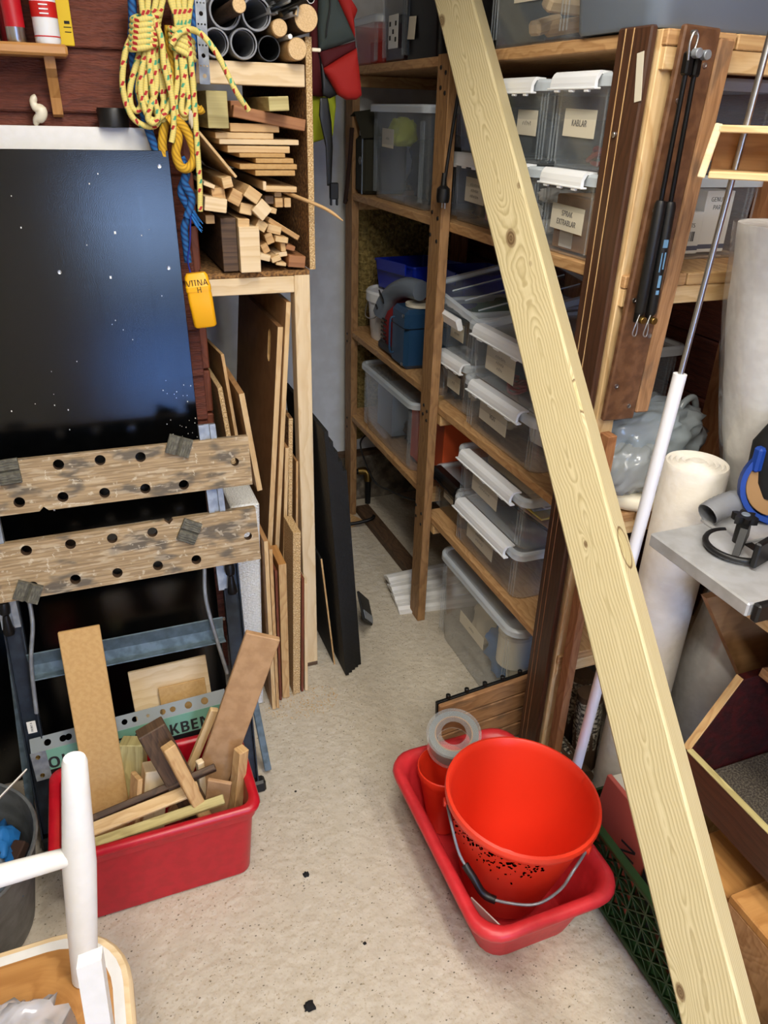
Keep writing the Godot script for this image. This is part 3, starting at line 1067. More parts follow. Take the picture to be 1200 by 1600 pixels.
func bin_contents(x: float):
	# narrow stack
	lump("cloth", "dark blue rag inside the lower narrow bin", "cloth", v(x - 0.05, 0.812, -1.99), v(0.12, 0.045, 0.045), M.navy, 3)
	solo("rope_coil", "white coil of cord inside the lower narrow bin", "cord", coil(0.04, 5, 0.006, 2), M.cream, Transform3D(Basis(Vector3.FORWARD, 1.3), v(x - 0.12, 0.872, -1.94)))
	slab("tool_case", "dark green case inside the open narrow bin", "case", v(x + 0.0, 1.026, -1.948), v(0.22, 0.10, 0.12), M.charcoal)
	lump("cloth", "teal cloth bulging over the rim of the open narrow bin", "cloth", v(x - 0.01, 1.035, -1.96), v(0.12, 0.05, 0.06), M.teal, 5)
	# wide stack
	lump("cloth", "bright blue plastic sack inside the bin marked VEXT", "cloth", v(x + 0.02, 0.812, -1.525), v(0.14, 0.062, 0.085), M.blue, 7)
	slab("seed_packet", "white printed packet standing in the bin marked VEXT", "packet", v(x - 0.10, 0.873, -1.575), v(0.02, 0.10, 0.06), M.paper, v(0, 8, 12))
	solo("hose_coil", "pale green hose coiled in the bin marked VEXT", "hose", coil(0.045, 4, 0.009, 4), M.cream, Transform3D(Basis(Vector3.FORWARD, 1.3), v(x - 0.13, 0.876, -1.70)))
	lump("cloth", "dark net crumpled in the back of the bin marked VEXT", "cloth", v(x + 0.12, 0.812, -1.66), v(0.06, 0.045, 0.09), M.charcoal, 8)
	lump("cloth", "charcoal cloth bundle in the bin with the three-line label", "cloth", v(x - 0.03, 0.964, -1.68), v(0.13, 0.055, 0.09), M.navy, 9)
	slab("sanding_block", "brown sanding block in the bin with the three-line label", "block", v(x - 0.12, 1.01, -1.535), v(0.06, 0.06, 0.08), M.brown, v(0, 12, 0))
	solo("cable_coil", "red and black cable bundle in the bin with the three-line label", "cable", coil(0.035, 4, 0.004, 6), M.redcloth, v(x - 0.14, 0.974, -1.615))
	lump("cloth", "navy work glove bundle in the bin with the three-line label", "cloth", v(x + 0.1, 0.964, -1.54), v(0.08, 0.05, 0.07), M.navy, 10)
	# low shelf
	for k in 4:
		slab("paper_sleeve", ["grey sandpaper sleeve on top of the pile in the low bin", "yellow paper sleeve second in the pile in the low bin", "beige paper sleeve third in the pile in the low bin", "dark paper sleeve at the bottom of the pile in the low bin"][k], "paper", v(x + 0.01 * k, 0.668 - 0.02 * k, -1.62 + 0.015 * k), v(0.27, 0.006, 0.25), [M.greyplastic, M.yellow, M.card, M.charcoal][k], v(0, 2 * k, 0))
	solo("paper_roll", "rolled grey abrasive sheet in the upper low bin", "roll", pipe(0.028, 0.024, 0.30), M.greyplastic, Transform3D(Basis(Vector3.RIGHT, PI / 2), v(x + 0.06, 0.70, -1.62)))
	solo("paper_roll", "rolled pale abrasive sheet at the front of the upper low bin", "roll", pipe(0.025, 0.021, 0.30), M.cream, Transform3D(Basis(Vector3.RIGHT, PI / 2), v(x - 0.10, 0.70, -1.63)))
	slab("card_sheet", "tan printed card leaning in the upper low bin", "card", v(x + 0.12, 0.67, -1.48), v(0.10, 0.10, 0.004), M.tan, v(-20, 10, 12))
	for k in 4:
		var c: Material = [M.blue, M.redcloth, M.cream, M.charcoal][k]
		solo("paint_brush", ["blue handled paint brush in the lower low bin", "red handled paint brush in the lower low bin", "cream roller sleeve in the lower low bin", "black handled paint brush in the lower low bin"][k], "brush", tube(curve([v(-0.14, 0, 0), v(-0.05, 0.006, 0.01), v(0.05, 0.0, 0.0), v(0.15, 0.004, -0.01)], 4), [0.008, 0.009, 0.01, 0.011, 0.012, 0.013, 0.013, 0.014, 0.015, 0.016, 0.017, 0.018, 0.018], 8), c, roty(-70 + 13 * k, v(x + 0.02, 0.447 + 0.031 * k, -1.60)))
	lump("cloth", "pale paint rag folded in the lower low bin", "cloth", v(x - 0.06, 0.428, -1.745), v(0.08, 0.035, 0.04), M.cream, 14)
	lump("cloth", "grey paint rag beside the brushes in the lower low bin", "cloth", v(x + 0.12, 0.428, -1.735), v(0.05, 0.045, 0.05), M.greyplastic, 15)
	# floor bin
	lump("sack", "blue plastic sack inside the large floor bin", "sack", v(x - 0.02, 0.01, -1.62), v(0.13, 0.10, 0.10), M.skyblue, 16)
	lump("sack", "grey-white sack slumped at the far end of the floor bin", "sack", v(x, 0.01, -1.77), v(0.13, 0.11, 0.06), M.cream, 17)
	for k in 2:
		var cn := thing("paint_can", ["small white can with ribbed side, lying in the floor bin", "small white can standing upright in the floor bin"][k], "can", v(0, 0, 0))
		cn.transform = Transform3D(Basis(Vector3.BACK, [1.35, 0.0][k]), [v(x - 0.05, 0.075, -1.505), v(x - 0.12, 0.19, -1.52)][k])
		lpart(cn, "can_body", cyl(0.052, 0.11, 22, 0.004), M.ivory)
		lpart(cn, "can_lid", pipe(0.054, 0.046, 0.012), M.tape, v(0, 0.058, 0))
	# level 2
	lump("cloth", "black drill bag in the bin beside the power plug", "cloth", v(x - 0.03, 1.345, -1.94), v(0.13, 0.055, 0.085), M.charcoal, 19)
	slab("battery_box", "white and magenta battery box in the bin beside the power plug", "box", v(x - 0.14, 1.40, -1.845), v(0.03, 0.09, 0.05), M.pink)
	lump("cloth", "dark grey bundle in the topmost bin behind the plug", "cloth", v(x, 1.517, -1.93), v(0.13, 0.055, 0.08), M.charcoal, 20)
	for k in 6:
		lump("sachet", "white paper sachet heaped in the upper-shelf bin past the timber", "sachet", v(x - 0.13 + 0.03 * (k % 3), 1.35 + 0.035 * (k / 2), -1.66 + 0.04 * (k % 3) - 0.03), v(0.03, 0.018, 0.035), M.paper, 30 + k, 0.3, "white sachets in the bin")
	lump("cloth", "navy cable bag in the short-labelled bin past the timber", "cloth", v(x - 0.04, 1.512, -1.66), v(0.12, 0.05, 0.07), M.navy, 22)
	for k in 4:
		solo("cable_coil", ["red cable loop at the bottom of the bin marked KABLAR", "black cable loop in the bin marked KABLAR", "blue cable loop in the bin marked KABLAR", "grey cable loop in the bin marked KABLAR"][k], "cable", coil(0.034, 3, 0.005, 11 + k), [M.redcloth, M.charcoal, M.blue, M.greyplastic][k], v(x - 0.12 + 0.075 * k, 1.525 + 0.008 * (k % 2), -1.43 + 0.02 * (k % 2)))
	slab("cardboard_box", "brown cardboard box inside the bin marked SPRAK EXTRABLAR", "box", v(x - 0.10, 1.40, -1.43), v(0.15, 0.11, 0.16), M.card)
	slab("address_sticker", "white address sticker on the cardboard box inside the labelled bin", "sticker", v(x - 0.1765, 1.385, -1.455), v(0.001, 0.07, 0.05), M.paper)
	for k in 2:
		var bx := thing("part_box", ["low white spare-part carton with barcode, nearer the corner post", "tall white spare-part carton with a navy foot band"][k], "box", v(0, 0, 0))
		bx.position = [v(x + 0.045, 1.346, -1.372), v(x + 0.135, 1.346, -1.385)][k]
		var hh: float = [0.085, 0.125][k]
		var ww: float = [0.085, 0.075][k]
		lpart(bx, "carton", boxm(ww, hh, 0.06), M.paper, v(0, hh / 2, 0))
		lpart(bx, "foot_band", boxm(ww + 0.001, 0.012, 0.0605), flat(Color(0.10, 0.17, 0.32), 0.7), v(0, 0.012, 0))
		if k == 0:
			lettering(bx, "lettering", "NE PARTS", 0.011, M.ink, Transform3D(Basis(), v(0, 0.058, 0.0305)))
			for q in 9:
				lpart(bx, "barcode_bar", boxm(0.0015 + 0.0012 * (q % 3), 0.02, 0.0006, 0.0001), M.ink, v(-0.012 + 0.0045 * q, 0.036, 0.0303))
		else:
			lettering(bx, "lettering", "GENUINE", 0.012, M.ink, Transform3D(Basis(), v(0, 0.108, 0.0305)))
			lettering(bx, "lettering", "PARTS", 0.012, M.ink, Transform3D(Basis(), v(0, 0.092, 0.0305)))
	slab("cardboard_sheet", "brown cardboard flap behind the white spare-part cartons", "cardboard", v(x + 0.06, 1.415, -1.42), v(0.12, 0.12, 0.02), M.card)
	solo("pipe_offcut", "short orange-brown tube inside the bin marked KABLAR", "tube", cyl(0.016, 0.16, 14), M.orangeplastic, Transform3D(Basis(Vector3.BACK, PI / 2), v(x + 0.10, 1.545, -1.36)))

func left_bay():
	# upper level, big smoky bin
	clear_bin("large dusty clear bin with dark contents, on the far upper shelf", v(FX + 0.215, 1.339, -2.44), 0.47, 0.40, 0.285, {"handle": false, "tag": ["~5"], "lw": 0.10, "lh": 0.055, "ly": 0.66, "lz": -0.08, "r": 0.03})
	lump("cloth", "charcoal winter clothing packed in the dusty far bin", "cloth", v(FX + 0.22, 1.345, -2.42), v(0.15, 0.115, 0.16), M.charcoal, 40)
	lump("cloth", "yellow-green cloth at the top of the dusty far bin", "cloth", v(FX + 0.10, 1.50, -2.57), v(0.05, 0.05, 0.05), M.lime, 41)
	var kb := thing("canvas_bag", "khaki canvas bag with buckle hanging beside the dusty far bin", "bag", v(1.03, 1.34, -2.78))
	part(kb, "bag_body", boxm(0.17, 0.185, 0.085, 0.012), M.khaki, v(1.05, 1.434, -2.745))
	part(kb, "bag_flap", loft([[v(0.945, 1.585, -2.785), v(0.95, 1.60, -2.755), v(0.958, 1.555, -2.725), v(0.955, 1.52, -2.69)], [v(1.10, 1.59, -2.785), v(1.10, 1.62, -2.755), v(1.10, 1.565, -2.725), v(1.10, 1.53, -2.69)], [v(1.10, 1.53, -2.785), v(1.10, 1.53, -2.755), v(1.10, 1.53, -2.725), v(1.10, 1.53, -2.69)]], [1], false, false, false), M.khaki)
	part(kb, "buckle", pipe(0.013, 0.009, 0.004, 12), M.steel, Transform3D(Basis(Vector3.BACK, PI / 2), v(0.962, 1.45, -2.72)))
	part(kb, "piping", boxm(0.004, 0.185, 0.006), M.greyplastic, v(0.963, 1.434, -2.702))
	var st := solo("leather_strap", "tan leather strap wrapped round the far shelf post", "strap", tube(curve([v(0.955, 1.55, -2.79), v(0.948, 1.47, -2.785), v(0.945, 1.40, -2.80), v(0.945, 1.34, -2.82), v(0.95, 1.30, -2.85)], 5), 0.008, 6), M.brown)
	# middle level
	var wb := thing("white_bucket", "white lidded bucket with wire handle under the blue tray", "bucket", v(1.10, 0.831, -2.62))
	part(wb, "bucket_body", lathe([Vector2(0, 0), Vector2(0.088, 0), Vector2(0.091, 0.004), Vector2(0.103, 0.15), Vector2(0.103, 0.16)], 30), M.whiteplastic, v(1.09, 0.831, -2.668))
	part(wb, "bucket_lid", lathe([Vector2(0.103, 0.145), Vector2(0.111, 0.145), Vector2(0.112, 0.175), Vector2(0.106, 0.183), Vector2(0.099, 0.183), Vector2(0.095, 0.175), Vector2(0, 0.175)], 30), M.whiteplastic, v(1.09, 0.831, -2.668))
	part(wb, "wire_handle", tube(curve([v(1.01, 0.965, -2.742), v(0.99, 0.93, -2.72), v(0.978, 0.915, -2.675), v(0.985, 0.925, -2.61), v(1.0, 0.96, -2.59)], 5), 0.0022, 6), M.steel)
	var tray := func(label: String, at: Transform3D):
		var o := thing("blue_tray", label, "tray", Vector3.ZERO, "blue stacking trays")
		o.transform = at
		lpart(o, "tray_shell", loft([lift(rrect(0.18, 0.26, 0.012), 0.0), lift(rrect(0.20, 0.28, 0.012), 0.004), lift(rrect(0.215, 0.30, 0.012), 0.105), lift(rrect(0.222, 0.308, 0.014), 0.105), lift(rrect(0.222, 0.308, 0.014), 0.098), lift(rrect(0.208, 0.292, 0.012), 0.1), lift(rrect(0.19, 0.27, 0.012), 0.01)], [1, 2, 3, 4, 5], true, true), M.blueplastic)
		lpart(o, "front_lip", boxm(0.006, 0.04, 0.22, 0.002), M.blueplastic, v(-0.116, 0.09, 0))
		return o
	tray.call("bright blue stacking tray lying across the white bucket", Transform3D(Basis.from_euler(v(deg_to_rad(-3), deg_to_rad(6), 0)), v(1.155, 1.020, -2.60)))
	tray.call("second bright blue tray nested behind the first on the bucket", Transform3D(Basis.from_euler(v(deg_to_rad(-3), deg_to_rad(-4), 0)), v(1.215, 1.046, -2.27)))
	var rd := thing("red_vacuum", "red and grey hand vacuum with black vents beside the blue case", "vacuum", v(1.05, 0.831, -2.43))
	part(rd, "vacuum_body", loft([lift(rrect(0.15, 0.13, 0.03), 0.0), lift(rrect(0.19, 0.14, 0.04), 0.03), lift(rrect(0.20, 0.145, 0.05), 0.09), lift(rrect(0.18, 0.13, 0.05), 0.15), lift(rrect(0.12, 0.10, 0.04), 0.185)], [], true, true), M.redcloth, v(1.075, 0.832, -2.463))
	part(rd, "grey_top", tube(curve([v(0.985, 0.965, -2.530), v(0.987, 1.005, -2.50), v(1.0, 1.045, -2.46), v(1.01, 1.08, -2.38), v(1.03, 1.085, -2.30)], 5), 0.034, 10), M.greyplastic)
	for k in 6:
		part(rd, "vent_slot", boxm(0.004, 0.006, 0.05, 0.001), M.blackplastic, v(0.976, 0.875 + 0.015 * k, -2.49))
	part(rd, "base_ring", boxm(0.205, 0.03, 0.148, 0.01), M.blackplastic, v(1.075, 0.852, -2.463))
	part(rd, "display", boxm(0.004, 0.022, 0.05, 0.002), M.blackplastic, euler(v(30, 0, 18), v(0.955, 1.035, -2.465)))
	part(rd, "button", boxm(0.006, 0.010, 0.02, 0.002), M.blackplastic, euler(v(30, 0, 18), v(0.953, 0.992, -2.505)))
	var bc := thing("blue_case", "steel-blue metal case with a handle and silver studs on its end", "case", v(1.08, 0.831, -2.25))
	part(bc, "case_body", boxm(0.26, 0.20, 0.13, 0.014), M.steelblue, v(1.092, 0.932, -2.32))
	part(bc, "case_seam", boxm(0.262, 0.004, 0.132, 0.001), M.darksteel, v(1.092, 0.97, -2.32))
	part(bc, "case_handle", tube(curve([v(0.962, 0.99, -2.355), v(0.948, 0.985, -2.355), v(0.946, 0.93, -2.355), v(0.948, 0.875, -2.355), v(0.962, 0.87, -2.355)], 4), 0.004, 8), M.steelblue)
	for y in [0.85, 1.012]:
		part(bc, "stud", cyl(0.006, 0.006, 10), M.steel, Transform3D(Basis(Vector3.BACK, PI / 2), v(0.96, y, -2.275)))
	solo("tin_disc", "pale round can lid lying on top between vacuum and blue case", "lid", lathe([Vector2(0, 0.004), Vector2(0.042, 0.004), Vector2(0.046, 0.009), Vector2(0.05, 0.009), Vector2(0.05, 0.0), Vector2(0, 0)], 26), M.tape, v(1.035, 1.034, -2.31))
	# lowest level, long bin with orange things
	clear_bin("long milky bin with ribbed lid and orange contents, low in the far bay", v(FX + 0.20, 0.479, -2.43), 0.53, 0.40, 0.262, {"handle": false, "r": 0.04})
	slab("orange_case", "orange plastic case at the near end of the long milky bin", "case", v(FX + 0.20, 0.59, -2.25), v(0.28, 0.19, 0.10), M.orangeplastic)
	slab("grey_case", "pale grey case at the far end of the long milky bin", "case", v(FX + 0.20, 0.58, -2.56), v(0.28, 0.17, 0.16), M.greyplastic)
	lump("cloth", "brown-orange cloth bundle in the middle of the long milky bin", "cloth", v(FX + 0.20, 0.49, -2.40), v(0.13, 0.07, 0.05), M.brown, 43)
	slab("orange_crate", "dark orange plywood box pushed in behind the middle post", "box", v(1.20, 0.60, -2.105), v(0.34, 0.24, 0.10), M.orangeplastic)
	# cable tangle and plank on the floor in the corner
	solo("black_cable", "thin black cable looping down under the long milky bin", "cable", tube(curve([v(1.02, 0.40, -2.76), v(0.975, 0.38, -2.72), v(0.97, 0.33, -2.65), v(0.96, 0.30, -2.50), v(0.965, 0.33, -2.36), v(0.985, 0.36, -2.22), v(1.02, 0.39, -2.12)], 6), 0.004, 6), M.blackplastic)
	solo("floor_plank", "rough brown plank lying on the floor along the far shelves", "plank", boxm(0.62, 0.035, 0.06, 0.003), M.oldwood, bar(v(1.02, 0.018, -2.80), v(1.035, 0.018, -2.20)))
	solo("wood_offcut", "flat broken wood offcut on the floor at the far post's foot", "wood", boxm(0.16, 0.012, 0.09, 0.003), M.pine2, roty(25, v(0.90, 0.007, -2.72)))
	solo("crowbar", "dark bent pry bar on the floor by the far post", "crowbar", tube(curve([v(0.80, 0.012, -2.72), v(0.92, 0.022, -2.68), v(1.0, 0.04, -2.66), v(1.02, 0.06, -2.655)], 5), 0.008, 8), M.darksteel)
	# white moulded strips on the floor
	for k in 4:
		var poly := [Vector2(-0.035, 0), Vector2(0.035, 0), Vector2(0.035, 0.006), Vector2(0.02, 0.010), Vector2(0.012, 0.018), Vector2(-0.008, 0.018), Vector2(-0.02, 0.010), Vector2(-0.035, 0.008)]
		solo("trim_strip", ["white moulded strip nearest the aisle post's foot", "white moulded strip second from the post's foot", "white moulded strip third from the post's foot", "white moulded strip lying farthest under the shelf"][k], "strip", extr(poly, 0.36), M.whitepaint, Transform3D(Basis(Vector3.UP, deg_to_rad(82 + 3 * k)), v(1.065 + 0.005 * k, 0.001 + 0.012 * k, -2.03 - 0.055 * k)), "white moulded strips under the shelf")
	# power lead hanging on the post
	var pl := thing("power_plug", "black power plug on its lead hanging beside the middle post", "plug", v(0.93, 1.40, -1.94))
	part(pl, "lead", tube(curve([v(0.95, 1.72, -1.93), v(0.935, 1.62, -1.925), v(0.928, 1.54, -1.93), v(0.922, 1.45, -1.938)], 6), 0.0045, 8), M.blackplastic)
	part(pl, "plug_body", lathe([Vector2(0, 0.06), Vector2(0.006, 0.06), Vector2(0.008, 0.03), Vector2(0.017, 0.022), Vector2(0.018, 0.0), Vector2(0.016, -0.012), Vector2(0, -0.012)], 14), M.blackplastic, v(0.92, 1.405, -1.94))
	for s in [-1, 1]:
		part(pl, "plug_pin", cyl(0.0024, 0.018, 8), M.steel, v(0.92 + 0.003, 1.387, -1.94 + s * 0.009))

func top_shelf():
	var y := 1.737
	# far bay
	clear_bin("small reddish clear bin at the far end of the top shelf", v(FX + 0.12, y, -2.715), 0.25, 0.22, 0.135, {"handle": false, "lid": false, "mat": M.redclear})
	slab("red_box", "red box inside the small reddish bin on the top shelf", "box", v(FX + 0.12, y + 0.04, -2.715), v(0.12, 0.06, 0.14), M.redcloth)
	clear_bin("smoke-grey bin with a white sticker on the top shelf", v(FX + 0.18, y, -2.475), 0.21, 0.34, 0.20, {"handle": false, "mat": M.smoke})
	var stk := thing("sticker", "white printed sticker with small pictures on the smoke-grey bin", "sticker", v(FX + 0.006, y + 0.075, -2.44))
	lpart(stk, "sticker_sheet", boxm(0.0008, 0.085, 0.075, 0.0001), M.paper)
	for q in [[0.02, 0.02], [-0.02, 0.02], [0.02, -0.025], [-0.015, -0.025], [0.0, 0.0]]:
		lpart(stk, "pictogram", boxm(0.0006, 0.012, 0.012, 0.0001), M.ink, v(-0.0008, q[0], q[1]))
	solo("white_tube", "white plastic tube lying on the smoke-grey bin", "tube", pipe(0.018, 0.015, 0.30), M.whiteplastic, Transform3D(Basis(Vector3.UP, 1.0) * Basis(Vector3.FORWARD, PI / 2), v(FX + 0.10, y + 0.225, -2.52)))
	var bk := thing("black_crate", "black plastic crate with a torn tape label on the top shelf", "crate", v(FX + 0.18, y, -2.245))
	lpart(bk, "crate_body", loft([lift(rrect(0.33, 0.22, 0.015), 0.0), lift(rrect(0.35, 0.235, 0.015), 0.26), lift(rrect(0.36, 0.245, 0.015), 0.26), lift(rrect(0.36, 0.245, 0.015), 0.275), lift(rrect(0.345, 0.23, 0.015), 0.275), lift(rrect(0.32, 0.21, 0.015), 0.01)], [1, 2, 3, 4], true, true), M.blackplastic)
	lpart(bk, "crate_rib", boxm(0.006, 0.2, 0.012), M.bluesteel, v(-0.172, 0.11, -0.085))
	lpart(bk, "tape_label", boxm(0.0008, 0.055, 0.05, 0.0001), M.tape, euler(v(3, 0, -3), v(-0.1735, 0.075, -0.055)))
	# near bay
	clear_bin("clear bin of wooden tool handles on the near top shelf", v(FX + 0.20, y, -1.68), 0.36, 0.40, 0.25, {"handle": false, "tag": ["~6"], "lw": 0.12, "lh": 0.05, "ly": 0.42})
	for k in 7:
		var a: float = [20, -35, 60, 5, -70, 40, -15][k]
		solo("wooden_handle", ["pale wooden mallet head in the tool-handle bin", "curved wooden plane tote in the tool-handle bin", "brown wooden block in the tool-handle bin", "pale wooden peg in the tool-handle bin", "dark wooden knob in the tool-handle bin", "pale wooden rail in the tool-handle bin", "tan wooden wedge in the tool-handle bin"][k], "wood", boxm([0.09, 0.12, 0.08, 0.13, 0.06, 0.14, 0.07][k], 0.03, 0.035, 0.008), [M.pinepale, M.pine, M.brown, M.pinepale, M.oldwood, M.pine, M.pinered][k], euler(v(10 * k, a, 14 - 5 * k), v(FX + 0.12 + 0.05 * (k % 3), y + 0.05 + 0.030 * (k / 2), -1.775 + 0.030 * k)))
	var gb := thing("grey_bin", "grey plastic bin with rounded corners above the brown corner post", "storage bin", v(FX + 0.2, y + 0.001, -1.34))
	lpart(gb, "bin_shell", loft([lift(rrect(0.41, 0.235, 0.03), 0.0), lift(rrect(0.42, 0.245, 0.035), 0.006), lift(rrect(0.46, 0.28, 0.04), 0.24), lift(rrect(0.49, 0.31, 0.04), 0.245), lift(rrect(0.49, 0.31, 0.04), 0.26), lift(rrect(0.45, 0.27, 0.035), 0.26), lift(rrect(0.40, 0.23, 0.03), 0.01)], [2, 3, 4, 5], true, true), M.greyplastic)

# ---------------------------------------------------------------- the long timber
func leaning_beam():
	var foot := v(0.617, 0.02, 0.127)
	var top := v(0.947, 1.95, -2.063)
	var l := (top - foot).normalized()
	var nw := v(-0.875, 0.419, 0.241).normalized()
	nw = (nw - l * nw.dot(l)).normalized()
	var nn := l.cross(nw)
	if nn.x < 0:
		nn = -nn
	var a := 0.024   # half thickness, along nw
	var b := 0.049   # half width, along nn
	var c := 0.004
	var len := top.distance_to(foot)
	# octagonal section: corner points and the picture's v at each
	var sec := [[a, -b + c, 0.01], [a, b - c, 0.685], [a - c, b, 0.985], [-a + c, b, 0.71], [-a, b - c, 0.685], [-a, -b + c, 0.01], [-a + c, -b, 0.985], [a - c, -b, 0.71]]
	var st := new_st()
	st.set_smooth_group(-1)
	var mid := (top + foot) / 2
	for k in 8:
		var s0 = sec[k]
		var s1 = sec[(k + 1) % 8]
		var o0: Vector3 = nw * s0[0] + nn * s0[1]
		var o1: Vector3 = nw * s1[0] + nn * s1[1]
		var flip := k in [2, 6]
		var u0 := 1.0 if not flip else 0.0
		var u1 := 0.035 if not flip else 0.965
		var v0: float = s0[2]
		var v1: float = s1[2]
		if k % 2 == 1:   # chamfers repeat a sliver of the narrow strip
			v0 = 0.80
			v1 = 0.82
		var f := foot - mid
		var t := top - mid
		tri(st, f + o0, f + o1, t + o1, o0 + o1, Vector2(u0, v0), Vector2(u0, v1), Vector2(u1, v1))
		tri(st, f + o0, t + o1, t + o0, o0 + o1, Vector2(u0, v0), Vector2(u1, v1), Vector2(u1, v0))
		tri(st, f, f + o0, f + o1, -l)
		tri(st, t, t + o0, t + o1, l)
	solo("leaning_timber", "long pale pressure-treated timber with knots leaning on the shelves", "timber", fin(st), M.beam, mid)

# ---------------------------------------------------------------- on and by the brown wall
func wall_things():
	# small bracket shelf
	var s := thing("wall_shelf", "small wooden bracket shelf on the brown cladding", "shelf", v(-0.2, 1.68, -1.83))
	part(s, "shelf_board", boxm(0.46, 0.02, 0.105, 0.005), M.honey, v(-0.195, 1.689, -1.835))
	for x in [0.0, -0.36]:
		var poly := [Vector2(0, 0), Vector2(0.075, 0), Vector2(0.07, -0.02), Vector2(0.045, -0.035), Vector2(0.022, -0.07), Vector2(0.012, -0.10), Vector2(0, -0.105)]
		part(s, "bracket", extr(poly, 0.02), M.honey, Transform3D(Basis(Vector3.UP, -PI / 2), v(x, 1.679, -1.886)))
	# bottles
	var bt := func(label: String, x: float, z: float, r: float, h: float, body: Material, capm: Material, bands: Array):
		var o := thing("spray_can", label, "can", v(x, 1.699, z), "cans on the wall shelf")
		lpart(o, "can_body", lathe([Vector2(0, 0), Vector2(r * 0.92, 0), Vector2(r, 0.004), Vector2(r, h), Vector2(r * 0.8, h + 0.012), Vector2(r * 0.45, h + 0.018)], 24), body)
		lpart(o, "cap", lathe([Vector2(r * 0.6, h + 0.01), Vector2(r * 0.62, h + 0.04), Vector2(0, h + 0.042)], 20), capm)
		for q in bands:
			lpart(o, "label_band", pipe(r + 0.0006, r - 0.001, q[1], 24), q[2], v(0, q[0], 0))
		return o
	var w: Node3D = bt.call("white bottle with a red printed band on the wall shelf", 0.003, -1.81, 0.023, 0.14, M.whiteplastic, M.whiteplastic, [[0.055, 0.025, flat(Color(0.75, 0.1, 0.08), 0.5)], [0.012, 0.002, flat(Color(0.75, 0.1, 0.12), 0.5)]])
	for k in 3:
		lpart(w, "print_line", boxm(0.016, 0.0022, 0.001, 0.0002), M.whiteplastic, v(0, 0.062 - 0.007 * k, 0.0238))
	bt.call("silver and red spray can, second from the end of the wall shelf", -0.052, -1.815, 0.017, 0.15, M.steel, M.redcloth, [[0.05, 0.05, flat(Color(0.7, 0.06, 0.12), 0.4)]])
	bt.call("dark red tube standing behind the spray can on the wall shelf", -0.062, -1.86, 0.018, 0.13, M.redcloth, M.blackplastic, [])
	slab("white_carton", "white carton with blue print at the left of the wall shelf", "box", v(-0.108, 1.762, -1.825), v(0.05, 0.125, 0.04), M.paper)
	var yc := thing("yellow_card", "yellow product card standing at the end of the wall shelf", "card", v(0.034, 1.699, -1.845))
	lpart(yc, "card_sheet", boxm(0.034, 0.15, 0.006), M.yellow, v(0, 0.076, 0))
	for k in 3:
		lpart(yc, "print_line", boxm([0.010, 0.014, 0.012][k], [0.005, 0.0015, 0.0015][k], 0.0006, 0.0001), M.ink, v(0.008, 0.040 - 0.008 * k, 0.0034))
	# white panel and black panel
	var wl := bar(v(-0.45, 0.003, -1.735), v(-0.45, 1.557, -1.862), Vector3.BACK)
	solo("white_board", "white laminate board standing behind the big black one", "board", boxm(1.56, 0.018, 1.27), M.whitepaint, wl)
	var bp := thing("black_board", "big glossy black board leaning against the brown wall", "board", v(-0.4, 0, -1.66))
	var bl := bar(v(-0.37, 0.003, -1.665), v(-0.37, 1.517, -1.80), Vector3.BACK)
	part(bp, "panel_sheet", boxm(1.52, 0.016, 1.15, 0.001), M.blackboard, bl)
	part(bp, "panel_edge", boxm(1.52, 0.0155, 0.0006, 0.0001), M.mdf, bl * Transform3D(Basis(), v(0, 0, -0.5752)))
	var up := bl.basis.x
	var n := bl.basis.y
	for q in [[0.183, 1.487], [0.178, 1.283], [-0.047, 1.283]]:
		var c := v(q[0], q[1], -1.665 - 0.135 * q[1] / 1.517) + n * 0.0085
		part(bp, "panel_screw", lathe([Vector2(0, 0.0015), Vector2(0.0015, 0.0015), Vector2(0.002, 0.0006), Vector2(0.004, 0.001), Vector2(0.0042, 0)], 10), M.steel, Transform3D(Basis(Quaternion(Vector3.UP, n)), c))
	var fl := new_st()
	for k in 70:
		var x := rng.randf_range(-0.3, 0.2)
		var y := rng.randf_range(0.75, 1.48)
		if k > 40:
			x = rng.randf_range(0.14, 0.2)
			y = rng.randf_range(0.85, 1.05)
		var sc := rng.randf_range(0.0006, 0.0016) if k > 5 else 0.0028
		fl.append_from(boxm(sc * 2.0, 0.0006, sc * 1.4, 0.0001), 0, Transform3D(bl.basis, v(x, y, -1.665 - 0.135 * y / 1.517) + n * 0.0084))
	part(bp, "paint_flecks", fl.commit(), M.whitepaint).set_meta("kind", "stuff")
	# small things above the white board
	solo("porcelain_hook", "small bent white porcelain hook on top of the white board", "hook", tube(curve([v(-0.046, 1.559, -1.868), v(-0.043, 1.568, -1.865), v(-0.034, 1.575, -1.862), v(-0.032, 1.586, -1.862), v(-0.041, 1.592, -1.862), v(-0.044, 1.601, -1.862), v(-0.040, 1.608, -1.862), v(-0.036, 1.610, -1.862)], 4), [0.004, 0.005, 0.006, 0.007, 0.008, 0.009, 0.010, 0.0105, 0.011, 0.0115, 0.012, 0.012, 0.012, 0.011, 0.010, 0.0095, 0.009, 0.008, 0.0075, 0.007, 0.007, 0.007, 0.007, 0.007, 0.0065, 0.006, 0.006, 0.005, 0.003], 10), M.ivory)
	solo("plastic_pot", "black plastic pot standing above the white board by the ropes", "pot", lathe([Vector2(0, 0.035), Vector2(0.030, 0.035), Vector2(0.032, 0.03), Vector2(0.030, 0.0), Vector2(0.027, 0.0), Vector2(0.026, 0.03)], 24), M.blackplastic, v(0.106, 1.559, -1.85))
	# strap with holes
	var ps := thing("perforated_strap", "grey perforated steel strap hanging in front of the pipes", "strap", v(0.298, 1.64, -1.80))
	var strap := CSGBox3D.new()
	strap.name = "strap_plate"
	strap.size = v(0.0215, 0.36, 0.0018)
	strap.material = M.zinc
	ps.add_child(strap)
